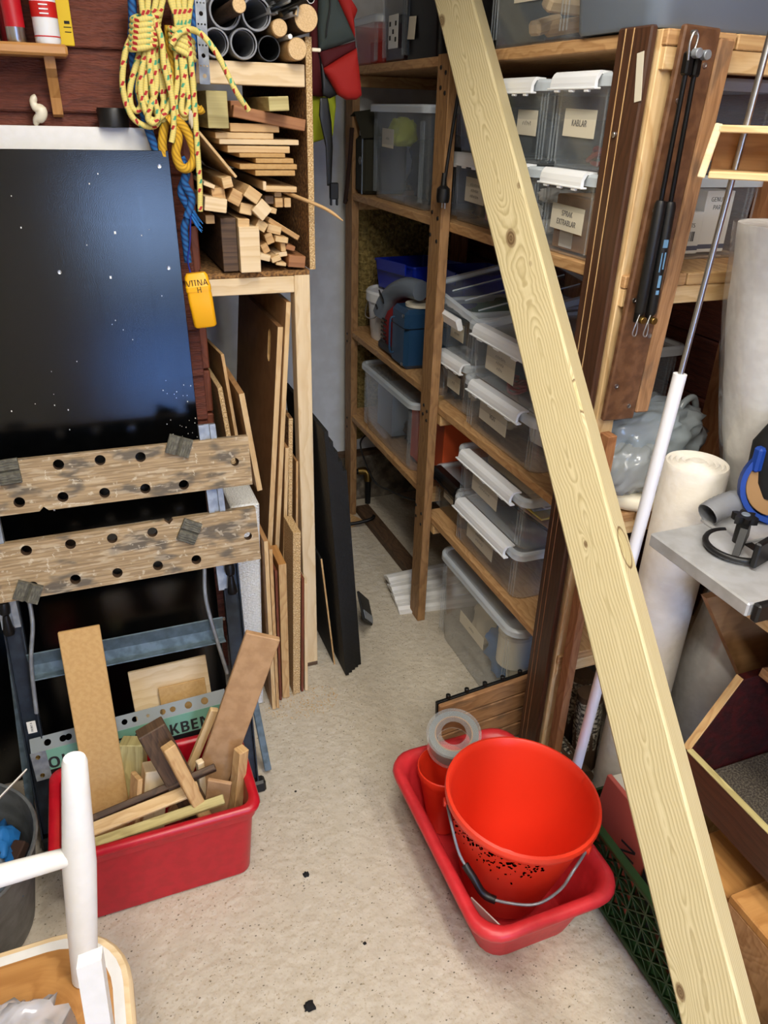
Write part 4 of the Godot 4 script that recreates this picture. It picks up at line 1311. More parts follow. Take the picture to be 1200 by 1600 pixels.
	strap.global_transform = Transform3D(Basis(Vector3.BACK, deg_to_rad(-1.0)), v(0.297, 1.822, -1.80))
	for k in 19:
		var y := -0.165 + 0.018 * k
		for q in ([[0.0, 0.0042]] if k % 2 == 0 else [[-0.0065, 0.0018], [0.0065, 0.0018], [0.0, 0.0018]]):
			var h := CSGCylinder3D.new()
			h.name = "strap_hole"
			h.operation = CSGShape3D.OPERATION_SUBTRACTION
			h.radius = q[1]
			h.height = 0.02
			h.sides = 10
			strap.add_child(h, true)
			h.transform = Transform3D(Basis(Vector3.RIGHT, PI / 2), v(q[0], y, 0))
	# jacket and belt at the end of the rack
	var j := thing("life_jacket", "red and grey vest hanging at the end of the timber rack", "jacket", v(0.72, 1.6, -2.3))
	# padded pieces, each with its own thickness
	part(j, "dark_side", pillow([Vector2(0.679, 1.986), Vector2(0.707, 1.989), Vector2(0.701, 1.775), Vector2(0.704, 1.707), Vector2(0.711, 1.634), Vector2(0.671, 1.636)], 0.035), M.jacketdark, v(0, 0, -2.33))
	part(j, "grey_panel", pillow([Vector2(0.694, 1.982), Vector2(0.741, 1.986), Vector2(0.739, 1.862), Vector2(0.764, 1.820), Vector2(0.790, 1.774), Vector2(0.742, 1.757), Vector2(0.687, 1.741), Vector2(0.685, 1.801)], 0.04), M.jacketgrey, v(0, 0, -2.29))
	part(j, "dark_band", pillow([Vector2(0.690, 1.742), Vector2(0.745, 1.758), Vector2(0.795, 1.772), Vector2(0.797, 1.754), Vector2(0.749, 1.731), Vector2(0.699, 1.703)], 0.03), M.jacketdark, v(0, 0, -2.30))
	part(j, "red_skirt", pillow([Vector2(0.699, 1.703), Vector2(0.749, 1.731), Vector2(0.797, 1.757), Vector2(0.806, 1.703), Vector2(0.814, 1.640), Vector2(0.799, 1.630), Vector2(0.768, 1.629), Vector2(0.743, 1.641)], 0.05), M.jacketred, v(0, 0, -2.30))
	part(j, "red_shoulder", pillow([Vector2(0.749, 1.991), Vector2(0.774, 1.993), Vector2(0.783, 1.867), Vector2(0.806, 1.842), Vector2(0.795, 1.817), Vector2(0.799, 1.777), Vector2(0.774, 1.823), Vector2(0.749, 1.865)], 0.04), M.jacketred, v(0, 0, -2.32))
	part(j, "drawstring", tube(curve([v(0.705, 1.90, -2.262), v(0.712, 1.85, -2.262), v(0.703, 1.80, -2.262), v(0.700, 1.775, -2.262)], 5), 0.0022, 6), M.blackplastic)
	var belt := thing("webbing_belt", "black webbing belt with buckle hanging below the red vest", "belt", v(0.72, 1.4, -2.2))
	part(belt, "webbing_fold", pillow([Vector2(0.678, 1.735), Vector2(0.685, 1.701), Vector2(0.728, 1.640), Vector2(0.706, 1.630), Vector2(0.686, 1.636)], 0.012), M.blackplastic, v(0, 0, -2.255))
	part(belt, "webbing", pillow([Vector2(0.677, 1.632), Vector2(0.699, 1.633), Vector2(0.710, 1.574), Vector2(0.713, 1.510), Vector2(0.708, 1.409), Vector2(0.695, 1.409), Vector2(0.692, 1.509), Vector2(0.673, 1.589)], 0.006), M.blackplastic, v(0, 0, -2.25))
	part(belt, "buckle", boxm(0.026, 0.045, 0.012, 0.004), M.blackplastic, v(0.715, 1.395, -2.248))
	for sx in [-1, 1]:
		part(belt, "buckle_prong", boxm(0.006, 0.02, 0.008, 0.002), M.blackplastic, v(0.715 + sx * 0.009, 1.366, -2.248))
	solo("lime_vest", "lime-yellow safety vest hanging under the red one", "vest", pillow([Vector2(0.680, 1.652), Vector2(0.757, 1.655), Vector2(0.758, 1.614), Vector2(0.748, 1.536), Vector2(0.708, 1.522), Vector2(0.681, 1.515)], 0.02), M.lime, v(0, 0, -2.36))

# a padded outline (x, y) bulging to both sides of z = 0
func pillow(poly: Array, th: float) -> ArrayMesh:
	var c := Vector2.ZERO
	for q in poly:
		c += q
	c /= poly.size()
	var fine := []
	for i in poly.size():
		for k in 4:
			fine.append(poly[i].lerp(poly[(i + 1) % poly.size()], k / 4.0))
	var rings := []
	for e in [[0.0, -0.5], [0.55, -0.5], [0.86, -0.42], [0.97, -0.2], [1.0, 0.0], [0.97, 0.2], [0.86, 0.42], [0.55, 0.5], [0.0, 0.5]]:
		var ring := []
		for q in fine:
			var p: Vector2 = c.lerp(q, e[0])
			ring.append(v(p.x, p.y, e[1] * th))
		rings.append(ring)
	return loft(rings)

func ropes():
	var t := thing("rope_hank", "yellow rope hank with red and green flecks hanging by the brown wall", "rope", v(0.19, 1.56, -1.79))
	var r := 0.0060
	part(t, "rope_loop", tube(curve([v(0.161, 1.724, -1.790), v(0.142, 1.693, -1.790), v(0.130, 1.649, -1.790), v(0.129, 1.616, -1.790), v(0.138, 1.582, -1.790), v(0.157, 1.565, -1.790), v(0.180, 1.563, -1.790), v(0.194, 1.577, -1.790), v(0.207, 1.618, -1.790), v(0.210, 1.674, -1.790), v(0.213, 1.718, -1.790)], 5), r, 8), M.rope)
	part(t, "rope_loop", tube(curve([v(0.175, 1.704, -1.795), v(0.155, 1.661, -1.795), v(0.142, 1.627, -1.795), v(0.141, 1.599, -1.795), v(0.151, 1.590, -1.795), v(0.161, 1.602, -1.795), v(0.158, 1.628, -1.795), v(0.171, 1.673, -1.795), v(0.180, 1.704, -1.795)], 5), r, 8), M.rope)
	part(t, "rope_loop", tube(curve([v(0.183, 1.703, -1.780), v(0.168, 1.661, -1.780), v(0.161, 1.622, -1.780), v(0.167, 1.588, -1.780), v(0.180, 1.574, -1.780), v(0.200, 1.583, -1.780), v(0.214, 1.601, -1.780), v(0.221, 1.630, -1.780), v(0.219, 1.669, -1.780), v(0.212, 1.701, -1.780)], 5), r, 8), M.rope)
	part(t, "rope_loop", tube(curve([v(0.189, 1.703, -1.775), v(0.194, 1.662, -1.775), v(0.191, 1.629, -1.775), v(0.178, 1.600, -1.775), v(0.169, 1.577, -1.775), v(0.179, 1.569, -1.775), v(0.190, 1.583, -1.775), v(0.185, 1.617, -1.775), v(0.183, 1.662, -1.775), v(0.185, 1.700, -1.775)], 5), r, 8), M.rope)
	part(t, "rope_loop", tube(curve([v(0.200, 1.707, -1.790), v(0.202, 1.663, -1.790), v(0.204, 1.618, -1.790), v(0.210, 1.593, -1.790), v(0.202, 1.576, -1.790), v(0.190, 1.583, -1.790), v(0.184, 1.617, -1.790), v(0.177, 1.662, -1.790)], 5), r, 8), M.rope)
	part(t, "rope_loop", tube(curve([v(0.181, 1.703, -1.785), v(0.177, 1.662, -1.785), v(0.170, 1.617, -1.785), v(0.175, 1.604, -1.785), v(0.186, 1.617, -1.785), v(0.189, 1.662, -1.785), v(0.196, 1.704, -1.785)], 5), r, 8), M.rope)
	part(t, "rope_loop", tube(curve([v(0.199, 1.747, -1.765), v(0.210, 1.716, -1.765), v(0.210, 1.673, -1.765), v(0.215, 1.641, -1.765), v(0.220, 1.607, -1.765), v(0.217, 1.561, -1.765), v(0.210, 1.534, -1.765)], 5), r, 8), M.rope)
	part(t, "rope_loop", tube(curve([v(0.188, 1.839, -1.785), v(0.182, 1.789, -1.785), v(0.182, 1.743, -1.785), v(0.179, 1.716, -1.785)], 5), r, 8), M.rope)
	part(t, "rope_loop", tube(curve([v(0.202, 1.840, -1.785), v(0.196, 1.790, -1.785), v(0.188, 1.743, -1.785), v(0.185, 1.716, -1.785)], 5), r, 8), M.rope)
	part(t, "rope_loop", tube(curve([v(0.218, 1.842, -1.785), v(0.212, 1.791, -1.785), v(0.198, 1.744, -1.785), v(0.195, 1.717, -1.785)], 5), r, 8), M.rope)
	part(t, "rope_loop", tube(curve([v(0.231, 1.843, -1.785), v(0.225, 1.792, -1.785), v(0.209, 1.744, -1.785), v(0.206, 1.717, -1.785)], 5), r, 8), M.rope)
	for k in 6:
		var pts := []
		for i in 19:
			var a := TAU * i / 18.0
			pts.append(v(0.187 + 0.026 * cos(a) - 0.004 * k * 0.5, 1.752 - 0.0095 * k + 0.008 * cos(a + 0.6), -1.786 + 0.022 * sin(a)))
		part(t, "binding_turn", tube(pts, r, 8, false), M.rope)
	var q := thing("rope_hank", "second yellow flecked rope hank with a long loose end over the timber", "rope", v(0.25, 1.58, -1.78))
	part(q, "rope_loop", tube(curve([v(0.238, 1.697, -1.780), v(0.237, 1.653, -1.780), v(0.227, 1.607, -1.780), v(0.232, 1.583, -1.780), v(0.245, 1.580, -1.780), v(0.259, 1.594, -1.780), v(0.267, 1.631, -1.780), v(0.264, 1.671, -1.780), v(0.257, 1.707, -1.780)], 5), r, 8), M.rope)
	part(q, "rope_loop", tube(curve([v(0.247, 1.698, -1.790), v(0.245, 1.642, -1.790), v(0.249, 1.602, -1.790), v(0.256, 1.585, -1.790), v(0.264, 1.602, -1.790), v(0.260, 1.643, -1.790), v(0.255, 1.693, -1.790)], 5), r, 8), M.rope)
	part(q, "rope_loop", tube(curve([v(0.252, 1.699, -1.770), v(0.251, 1.653, -1.770), v(0.254, 1.608, -1.770), v(0.244, 1.587, -1.770), v(0.237, 1.598, -1.770), v(0.246, 1.642, -1.770), v(0.245, 1.686, -1.770)], 5), r, 8), M.rope)
	part(q, "rope_loop", tube(curve([v(0.245, 1.844, -1.785), v(0.240, 1.793, -1.785), v(0.245, 1.746, -1.785), v(0.242, 1.719, -1.785)], 5), r, 8), M.rope)
	part(q, "rope_loop", tube(curve([v(0.257, 1.845, -1.785), v(0.252, 1.794, -1.785), v(0.252, 1.747, -1.785), v(0.249, 1.720, -1.785)], 5), r, 8), M.rope)
	part(q, "rope_loop", tube(curve([v(0.269, 1.846, -1.785), v(0.264, 1.794, -1.785), v(0.260, 1.747, -1.785), v(0.257, 1.720, -1.785)], 5), r, 8), M.rope)
	part(q, "rope_loop", tube(curve([v(0.283, 1.847, -1.785), v(0.278, 1.795, -1.785), v(0.267, 1.747, -1.785), v(0.265, 1.720, -1.785)], 5), r, 8), M.rope)
	part(q, "rope_loop", tube(curve([v(0.240, 1.843, -1.785), v(0.235, 1.792, -1.785), v(0.247, 1.746, -1.785), v(0.244, 1.719, -1.785)], 5), r, 8), M.rope)
	part(q, "rope_loop", tube(curve([v(0.226, 1.706, -1.750), v(0.243, 1.726, -1.750), v(0.266, 1.733, -1.750), v(0.286, 1.722, -1.730), v(0.309, 1.692, -1.720), v(0.326, 1.660, -1.720), v(0.343, 1.627, -1.720), v(0.367, 1.597, -1.730)], 5), r, 8), M.rope)
	part(q, "rope_loop", tube(curve([v(0.262, 1.703, -1.760), v(0.263, 1.665, -1.760), v(0.263, 1.620, -1.760), v(0.262, 1.573, -1.760), v(0.261, 1.520, -1.760), v(0.260, 1.458, -1.760), v(0.256, 1.401, -1.760)], 5), r, 8), M.rope)
	for k in 4:
		var pts := []
		for i in 19:
			var a := TAU * i / 18.0
			pts.append(v(0.251 + 0.021 * cos(a), 1.724 - 0.0098 * k - 0.010 * cos(a), -1.780 + 0.019 * sin(a)))
		part(q, "binding_turn", tube(pts, r, 8, false), M.rope)
	part(q, "frayed_end", blob(v(0.007, 0.016, 0.007), 0.3, 3.0, 4, 8, false), M.cream, v(0.256, 1.578, -1.765))
	var g := thing("gold_rope", "thick mustard braided rope with a hanging loop below the hanks", "rope", v(0.23, 1.49, -1.79))
	part(g, "braid", tube(curve([v(0.231, 1.741, -1.800), v(0.229, 1.698, -1.800), v(0.230, 1.659, -1.800), v(0.218, 1.619, -1.800), v(0.205, 1.572, -1.800), v(0.195, 1.530, -1.800), v(0.197, 1.499, -1.800)], 5), 0.0095, 10), M.goldrope)
	part(g, "braid", tube(curve([v(0.208, 1.572, -1.775), v(0.221, 1.577, -1.775), v(0.240, 1.561, -1.775), v(0.252, 1.535, -1.775), v(0.256, 1.507, -1.775), v(0.242, 1.486, -1.775), v(0.225, 1.488, -1.775), v(0.218, 1.513, -1.775), v(0.226, 1.543, -1.775), v(0.219, 1.561, -1.775)], 5), 0.0095, 10), M.goldrope)
	part(g, "braid", tube(curve([v(0.264, 1.608, -1.800), v(0.276, 1.594, -1.800), v(0.286, 1.597, -1.800)], 5), 0.008, 10), M.goldrope)
	var b := thing("blue_rope", "frayed blue twisted rope hanging behind the yellow ones", "rope", v(0.23, 1.29, -1.80))
	part(b, "twisted_strand", tube(curve([v(0.168, 1.801, -1.810), v(0.164, 1.749, -1.810), v(0.157, 1.706, -1.810), v(0.157, 1.651, -1.810), v(0.165, 1.582, -1.810), v(0.183, 1.511, -1.810)], 5), 0.0085, 10), M.bluerope)
	part(b, "twisted_strand", tube(curve([v(0.288, 1.809, -1.810), v(0.281, 1.745, -1.810), v(0.272, 1.678, -1.810), v(0.261, 1.620, -1.810), v(0.246, 1.572, -1.810)], 5), 0.0085, 10), M.bluerope)
	part(b, "twisted_strand", tube(curve([v(0.231, 1.505, -1.800), v(0.240, 1.474, -1.800), v(0.224, 1.436, -1.800), v(0.238, 1.397, -1.800), v(0.224, 1.364, -1.800), v(0.224, 1.323, -1.800), v(0.225, 1.289, -1.800)], 5), 0.0085, 10), M.bluerope)
	part(b, "twisted_strand", tube(curve([v(0.246, 1.494, -1.790), v(0.232, 1.456, -1.790), v(0.245, 1.424, -1.790), v(0.230, 1.385, -1.790)], 5), 0.0085, 10), M.bluerope)
	for k in 9:
		var a := v(0.240 + 0.003 * (k % 3), 1.405 - 0.003 * k, -1.790)
		part(b, "frayed_fibre", tube([a, a + v(0.008, -0.012 - 0.001 * k, 0.004), a + v(0.012 + 0.002 * (k % 4), -0.026, 0.006 * (k % 3))], [0.003, 0.002, 0.0008], 5), M.skyblue)
	var y := thing("yellow_float_box", "yellow waterproof box marked VIINA H hanging on a blue cord", "box", v(0.242, 1.148, -1.785))
	var yt := euler(v(0, -10, 6), v(0.243, 1.208, -1.780))
	part(y, "box_shell", loft([lift(rrect(0.042, 0.016, 0.005), -0.062), lift(rrect(0.052, 0.022, 0.007), -0.058), lift(rrect(0.055, 0.025, 0.008), 0.0), lift(rrect(0.054, 0.024, 0.008), 0.026)], [], true, true), M.yellowbox, yt)
	part(y, "box_lid", loft([lift(rrect(0.057, 0.027, 0.008), 0.022), lift(rrect(0.057, 0.027, 0.008), 0.032), lift(rrect(0.054, 0.024, 0.008), 0.036), lift(rrect(0.052, 0.022, 0.008), 0.054), lift(rrect(0.042, 0.014, 0.006), 0.061)], [1], true, true), M.yellowbox, yt)
	var yl := yt * Transform3D(Basis(), v(0, 0.040, 0.0122))
	var tl := lettering(y, "lettering", "VIINA", 0.019, M.ink, Transform3D())
	tl.global_transform = yl
	var th := lettering(y, "lettering", "H", 0.017, M.ink, Transform3D())
	th.global_transform = yt * Transform3D(Basis(), v(0.002, 0.025, 0.0135))
	part(y, "hanging_cord", tube(curve([v(0.239, 1.399, -1.785), v(0.231, 1.332, -1.785), v(0.223, 1.298, -1.785), v(0.226, 1.270, -1.785)], 5), 0.0018, 6), M.bluecord)

func timber_rack():
	var t := thing("timber_rack", "open pine rack with particle-board side holding pipes and offcuts", "rack", v(0.39, 0, -2.2))
	part(t, "post", boxm(0.040, 1.225, 0.045), M.pinepale, v(0.506, 0.6275, -1.878))
	part(t, "post_foot", boxm(0.040, 0.014, 0.045), M.oldwood, v(0.506, 0.0075, -1.878))
	part(t, "front_beam", boxm(0.235, 0.040, 0.045), M.pinepale, v(0.368, 1.2175, -1.878))
	part(t, "shelf_sheet", boxm(0.262, 0.013, 0.72), M.osb, v(0.395, 1.2445, -2.215))
	part(t, "side_sheet", boxm(0.014, 0.490, 0.70), M.osb, v(0.533, 1.4965, -2.205))
	part(t, "side_edging", boxm(0.0142, 0.490, 0.003), M.chip, v(0.533, 1.4965, -1.854))
	part(t, "upper_beam", boxm(0.243, 0.044, 0.045), M.pinepale, v(0.4015, 1.667, -1.875))
	part(t, "upper_sheet", boxm(0.262, 0.006, 0.70), M.osb, v(0.395, 1.685, -2.25))
	for z in [-2.55]:
		part(t, "rear_post", boxm(0.04, 1.22, 0.045), M.pine2, v(0.506, 0.61, z))
	# timber offcuts seen end-on
	var list := [
		[0.321, 1.596, -1.830, 0.0483, 0.0768, 0, 0.55, "greenwood", "thick pale green square post end in the upper left of the rack"],
		[0.449, 1.611, -1.800, 0.0479, 0.0301, 3, 0.30, "greenwood", "short rough green beam lying on top of the stack in the rack"],
		[0.371, 1.601, -1.875, 0.0274, 0.0292, 0, 0.50, "pinered", "small reddish block end beside the thick post in the rack"],
		[0.407, 1.562, -1.860, 0.1198, 0.0183, 0, 0.60, "pine2", "top thin plank of the stack in the rack, below the slanting board"],
		[0.382, 1.546, -1.855, 0.1407, 0.0134, 0, 0.60, "pine", "second thin plank from the top of the rack stack"],
		[0.414, 1.534, -1.850, 0.1949, 0.0114, 0, 0.70, "pinepale", "widest plywood strip, third from the top of the rack stack"],
		[0.412, 1.519, -1.850, 0.1532, 0.0151, 0, 0.60, "pine", "fourth plank from the top of the rack stack, with a chamfer"],
		[0.418, 1.507, -1.845, 0.1133, 0.0094, 0, 0.60, "mdf", "fifth and shortest fibreboard strip of the rack stack"],
		[0.446, 1.496, -1.845, 0.0944, 0.0109, 0, 0.60, "mdf", "sixth fibreboard strip of the rack stack, set to the side"],
		[0.430, 1.484, -1.840, 0.1429, 0.0117, 0, 0.70, "mdf", "seventh fibreboard strip of the rack stack, sticking out most"],
		[0.445, 1.471, -1.840, 0.1001, 0.0125, 0, 0.70, "mdf", "lowest fibreboard strip of the rack stack"],
		[0.460, 1.436, -1.850, 0.0802, 0.0136, -2, 0.60, "pine", "flat pine lath under the rack stack, near the side panel"],
		[0.421, 1.443, -1.850, 0.0087, 0.0206, 0, 0.50, "pinepale", "narrow upright strip beside the flat lath in the rack"],
		[0.330, 1.453, -1.820, 0.0239, 0.0242, 12, 0.55, "pine", "square batten with a nail hole, highest of the loose battens"],
		[0.312, 1.426, -1.840, 0.0321, 0.0313, 6, 0.50, "pine2", "square batten second from the wall among the loose battens"],
		[0.291, 1.447, -1.830, 0.0272, 0.0094, -20, 0.45, "pinepale", "thin pale slat poking out beside the wall among the battens"],
		[0.299, 1.408, -1.810, 0.0531, 0.0315, -8, 0.55, "pinepale", "wide pale batten with two nail holes, low beside the wall"],
		[0.349, 1.421, -1.830, 0.0301, 0.0333, -28, 0.50, "pine2", "tilted batten in the middle of the loose battens"],
		[0.384, 1.428, -1.810, 0.0378, 0.0280, -35, 0.55, "pine", "tilted batten with two nail holes, right of the middle battens"],
		[0.371, 1.396, -1.830, 0.0305, 0.0253, -12, 0.50, "pine", "small square batten under the tilted battens"],
		[0.404, 1.396, -1.810, 0.0359, 0.0376, -45, 0.55, "pinepale", "pale batten turned on its corner in the rack"],
		[0.435, 1.411, -1.870, 0.0232, 0.0200, 0, 0.50, "oldwood", "dark square batten end with a round hole in the rack"],
		[0.459, 1.422, -1.880, 0.0179, 0.0116, 0, 0.50, "pine", "small batten end just above the dark drilled one"],
		[0.457, 1.405, -1.865, 0.0200, 0.0225, 0, 0.50, "pine2", "small batten end right of the dark drilled one"],
		[0.478, 1.405, -1.865, 0.0172, 0.0225, 0, 0.50, "pine", "small batten end nearest the side panel in the small row"],
		[0.442, 1.388, -1.860, 0.0153, 0.0132, -15, 0.50, "pine", "tiny batten end below the small row in the rack"],
		[0.290, 1.373, -1.850, 0.0220, 0.0205, 0, 0.45, "pine2", "small brown batten end standing above the dark post"],
		[0.363, 1.366, -1.830, 0.0294, 0.0199, -4, 0.45, "pine", "small batten end with screw holes resting on the pale post"],
		[0.405, 1.359, -1.830, 0.0267, 0.0232, -32, 0.50, "pine", "small tilted batten beside the pale post"],
		[0.330, 1.316, -1.845, 0.0385, 0.1287, 0, 0.60, "oldwood", "thick black weathered post end at the foot of the rack"],
		[0.3735, 1.307, -1.825, 0.0516, 0.1106, 0, 0.60, "pinepale", "thick pale post end with curved rings at the foot of the rack"],
		[0.442, 1.346, -1.860, 0.0365, 0.0207, -15, 0.50, "pine", "flat stick end left in the tangle of thin sticks"],
		[0.429, 1.326, -1.860, 0.0206, 0.0272, 20, 0.50, "pine2", "leaning stick end in the tangle of thin sticks"],
		[0.457, 1.324, -1.850, 0.0333, 0.0140, -10, 0.50, "pine", "flat stick end in the middle of the tangle of thin sticks"],
		[0.462, 1.306, -1.860, 0.0131, 0.0244, 5, 0.50, "pine2", "upright stick end in the tangle of thin sticks"],
		[0.480, 1.303, -1.860, 0.0251, 0.0123, -14, 0.50, "pinered", "reddish stick end right in the tangle of thin sticks"],
		[0.418, 1.304, -1.860, 0.0181, 0.0243, 25, 0.50, "pine2", "steep stick end low in the tangle of thin sticks"],
		[0.412, 1.286, -1.840, 0.0274, 0.0158, -14, 0.50, "pinepale", "pale flat stick end lowest beside the pale post"],
		[0.440, 1.281, -1.845, 0.0251, 0.0143, 18, 0.50, "pine", "small stick end at the bottom of the tangle"],
		[0.457, 1.288, -1.860, 0.0311, 0.0115, 8, 0.50, "pinepale", "pale thin stick end low in the tangle"],
		[0.453, 1.268, -1.850, 0.0272, 0.0091, -10, 0.50, "pine", "flattest stick end at the very bottom of the tangle"],
		[0.493, 1.272, -1.850, 0.0453, 0.0299, -6, 0.50, "pinered", "reddish flat piece lying in the lower corner of the rack"],
	]
	for s in list:
		var b := Basis(Vector3.BACK, deg_to_rad(s[5])) 
		var o := solo("timber_offcut", s[8], "timber", boxm(s[3] * 0.93, s[4] * 0.93, s[6], 0.0012), M[s[7]], Transform3D(b, v(s[0], s[1], s[2] - s[6] / 2)), "offcuts in the timber rack")
	solo("timber_offcut", "brown planed board slanting across the rack under the green beam", "timber", boxm(0.165, 0.024, 0.5), M.pinered, euler(v(0, 0, -9), v(0.440, 1.582, -2.10)), "offcuts in the timber rack")
	solo("timber_offcut", "thin slat leaning at a slant in front of the thick green post", "timber", boxm(0.118, 0.006, 0.4), M.pine, euler(v(0, 0, -50), v(0.315, 1.508, -2.03)), "offcuts in the timber rack")
	solo("timber_offcut", "long reddish strip slanting over the tangle of thin sticks", "timber", boxm(0.085, 0.012, 0.5), M.pine2, euler(v(0, 0, -31), v(0.468, 1.345, -2.12)), "offcuts in the timber rack")
	solo("splinter", "broken splinter sticking out past the side of the rack", "splinter", tube(curve([v(0.44, 1.44, -2.0), v(0.50, 1.418, -1.83), v(0.55, 1.398, -1.79), v(0.582, 1.375, -1.76)], 4), [0.005, 0.005, 0.005, 0.0048, 0.0046, 0.0045, 0.0043, 0.0041, 0.004, 0.0042, 0.0036, 0.0022, 0.001], 5), M.pine2)
	# drain pipes, dowels and profiles on the upper sheet
	var dp := func(label: String, x: float, y: float, r: float, z: float, m: Material, collar: bool):
		var o := thing("drain_pipe", label, "pipe", v(x, y, z - 0.4), "grey drain pipes in the rack")
		part(o, "pipe_wall", pipe(r * 0.88, r * 0.80, 0.75, 28), m, Transform3D(Basis(Vector3.RIGHT, PI / 2), v(x, y, z - 0.39)))
		if collar:
			part(o, "pipe_collar", lathe([Vector2(r * 0.86, 0), Vector2(r * 0.97, 0.0), Vector2(r, -0.006), Vector2(r, -0.014), Vector2(r * 0.96, -0.05), Vector2(r * 0.88, -0.055)], 28), m, Transform3D(Basis(Vector3.RIGHT, PI / 2), v(x, y, z)))
		return o
	dp.call("grey drain pipe with collar behind the steel strap", 0.328, 1.719, 0.0280, -1.835, M.drain, true)
	dp.call("grey drain pipe with collar in the middle of the lower row", 0.386, 1.720, 0.0293, -1.832, M.drain, true)
	dp.call("grey drain pipe with a brown dowel inside it", 0.352, 1.775, 0.0335, -1.84, M.drain, true)
	dp.call("grey drain pipe in the middle of the upper row", 0.418, 1.775, 0.0320, -1.84, M.drain, true)
	dp.call("dark plain pipe without collar in the lower row", 0.444, 1.715, 0.0275, -1.835, M.draindark, false)
	for d in [[0.521, 1.772, 0.0262, -1.825, "fat round dowel at the top beside the side sheet", M.pinepale], [0.464, 1.752, 0.0170, -1.83, "thin round dowel between the pipes", M.pine], [0.499, 1.715, 0.0215, -1.82, "orange-brown round dowel low beside the side sheet", M.pine2]]:
		var o := thing("round_dowel", d[4], "dowel", v(d[0], d[1], d[3] - 0.4), "round dowels in the rack")
		part(o, "dowel_rod", cyl(d[2], 0.7, 24), M.oldwood if d[2] > 0.022 else M.pine2, Transform3D(Basis(Vector3.RIGHT, PI / 2), v(d[0], d[1], d[3] - 0.351)))
		part(o, "end_grain", cyl(d[2] - 0.0008, 0.002, 24), M.endgrain, Transform3D(Basis(Vector3.RIGHT, PI / 2), v(d[0], d[1], d[3])))
	var rd := thing("round_dowel", "brown dowel poking out of the grey drain pipe", "dowel", v(0.36, 1.78, -1.9), "round dowels in the rack")
	var ra := bar(v(0.344, 1.765, -2.05), v(0.372, 1.783, -1.79))
	part(rd, "dowel_rod", cyl(0.0150, 0.262, 20), M.oldwood, ra * Transform3D(Basis(Vector3.BACK, PI / 2), Vector3.ZERO))
	part(rd, "end_grain", cyl(0.0143, 0.002, 20), M.endgrain, ra * Transform3D(Basis(Vector3.BACK, PI / 2), v(0.1312, 0, 0)))
	solo("plastic_tube", "thin white plastic tube between the dowels", "tube", cyl(0.005, 0.4, 12), M.whiteplastic, Transform3D(Basis(Vector3.RIGHT, PI / 2), v(0.484, 1.737, -2.02)))
	solo("steel_tube", "small steel tube lying above the fat dowel", "tube", pipe(0.009, 0.0075, 0.4), M.steel, Transform3D(Basis(Vector3.RIGHT, PI / 2), v(0.533, 1.808, -2.03)))
	solo("plastic_tube", "short white plug sticking out of the rack's side sheet", "tube", boxm(0.02, 0.007, 0.007), M.ivory, v(0.548, 1.717, -1.845))
	for k in 7:
		var prof := [Vector2(-0.009, -0.007), Vector2(0.009, -0.007), Vector2(0.009, -0.001), Vector2(0.0075, -0.001), Vector2(0.0075, -0.0055), Vector2(-0.0075, -0.0055), Vector2(-0.0075, 0.007), Vector2(-0.003, 0.007), Vector2(-0.003, 0.0055), Vector2(-0.009, 0.0055)]
		var mm := extr(prof, 0.6)
		solo("aluminium_profile", "thin aluminium channel in the jumble above the thin dowel", "profile", mm, M.steel if k % 2 else M.whiteplastic, euler(v(0, 0, 40.0 * k), v(0.452 + 0.0215 * (k % 3), 1.783 + 0.020 * (k / 3), -2.13 + 0.008 * k)), "aluminium channels in the rack")

# ---------------------------------------------------------------- sheets standing under the rack
func sheet(called: String, label: String, cat: String, a: Vector3, b: Vector3, depth: float, th: float, face: Material, edge: Material, group := "") -> Node3D:
	# a and b: foot and top of the edge that faces the aisle; the sheet runs back along -z
	var o := thing(called, label, cat, a, group)
	var t := bar(a, b, Vector3.BACK)
	t.origin.z = minf(a.z, b.z) - depth / 2
	part(o, "sheet", boxm(a.distance_to(b), depth, th, 0.0006), face, t)
	part(o, "sheet_edge", boxm(a.distance_to(b), 0.001, th * 0.98, 0.0002), edge, t * Transform3D(Basis(), v(0, depth / 2 + 0.0006, 0)))
	return o

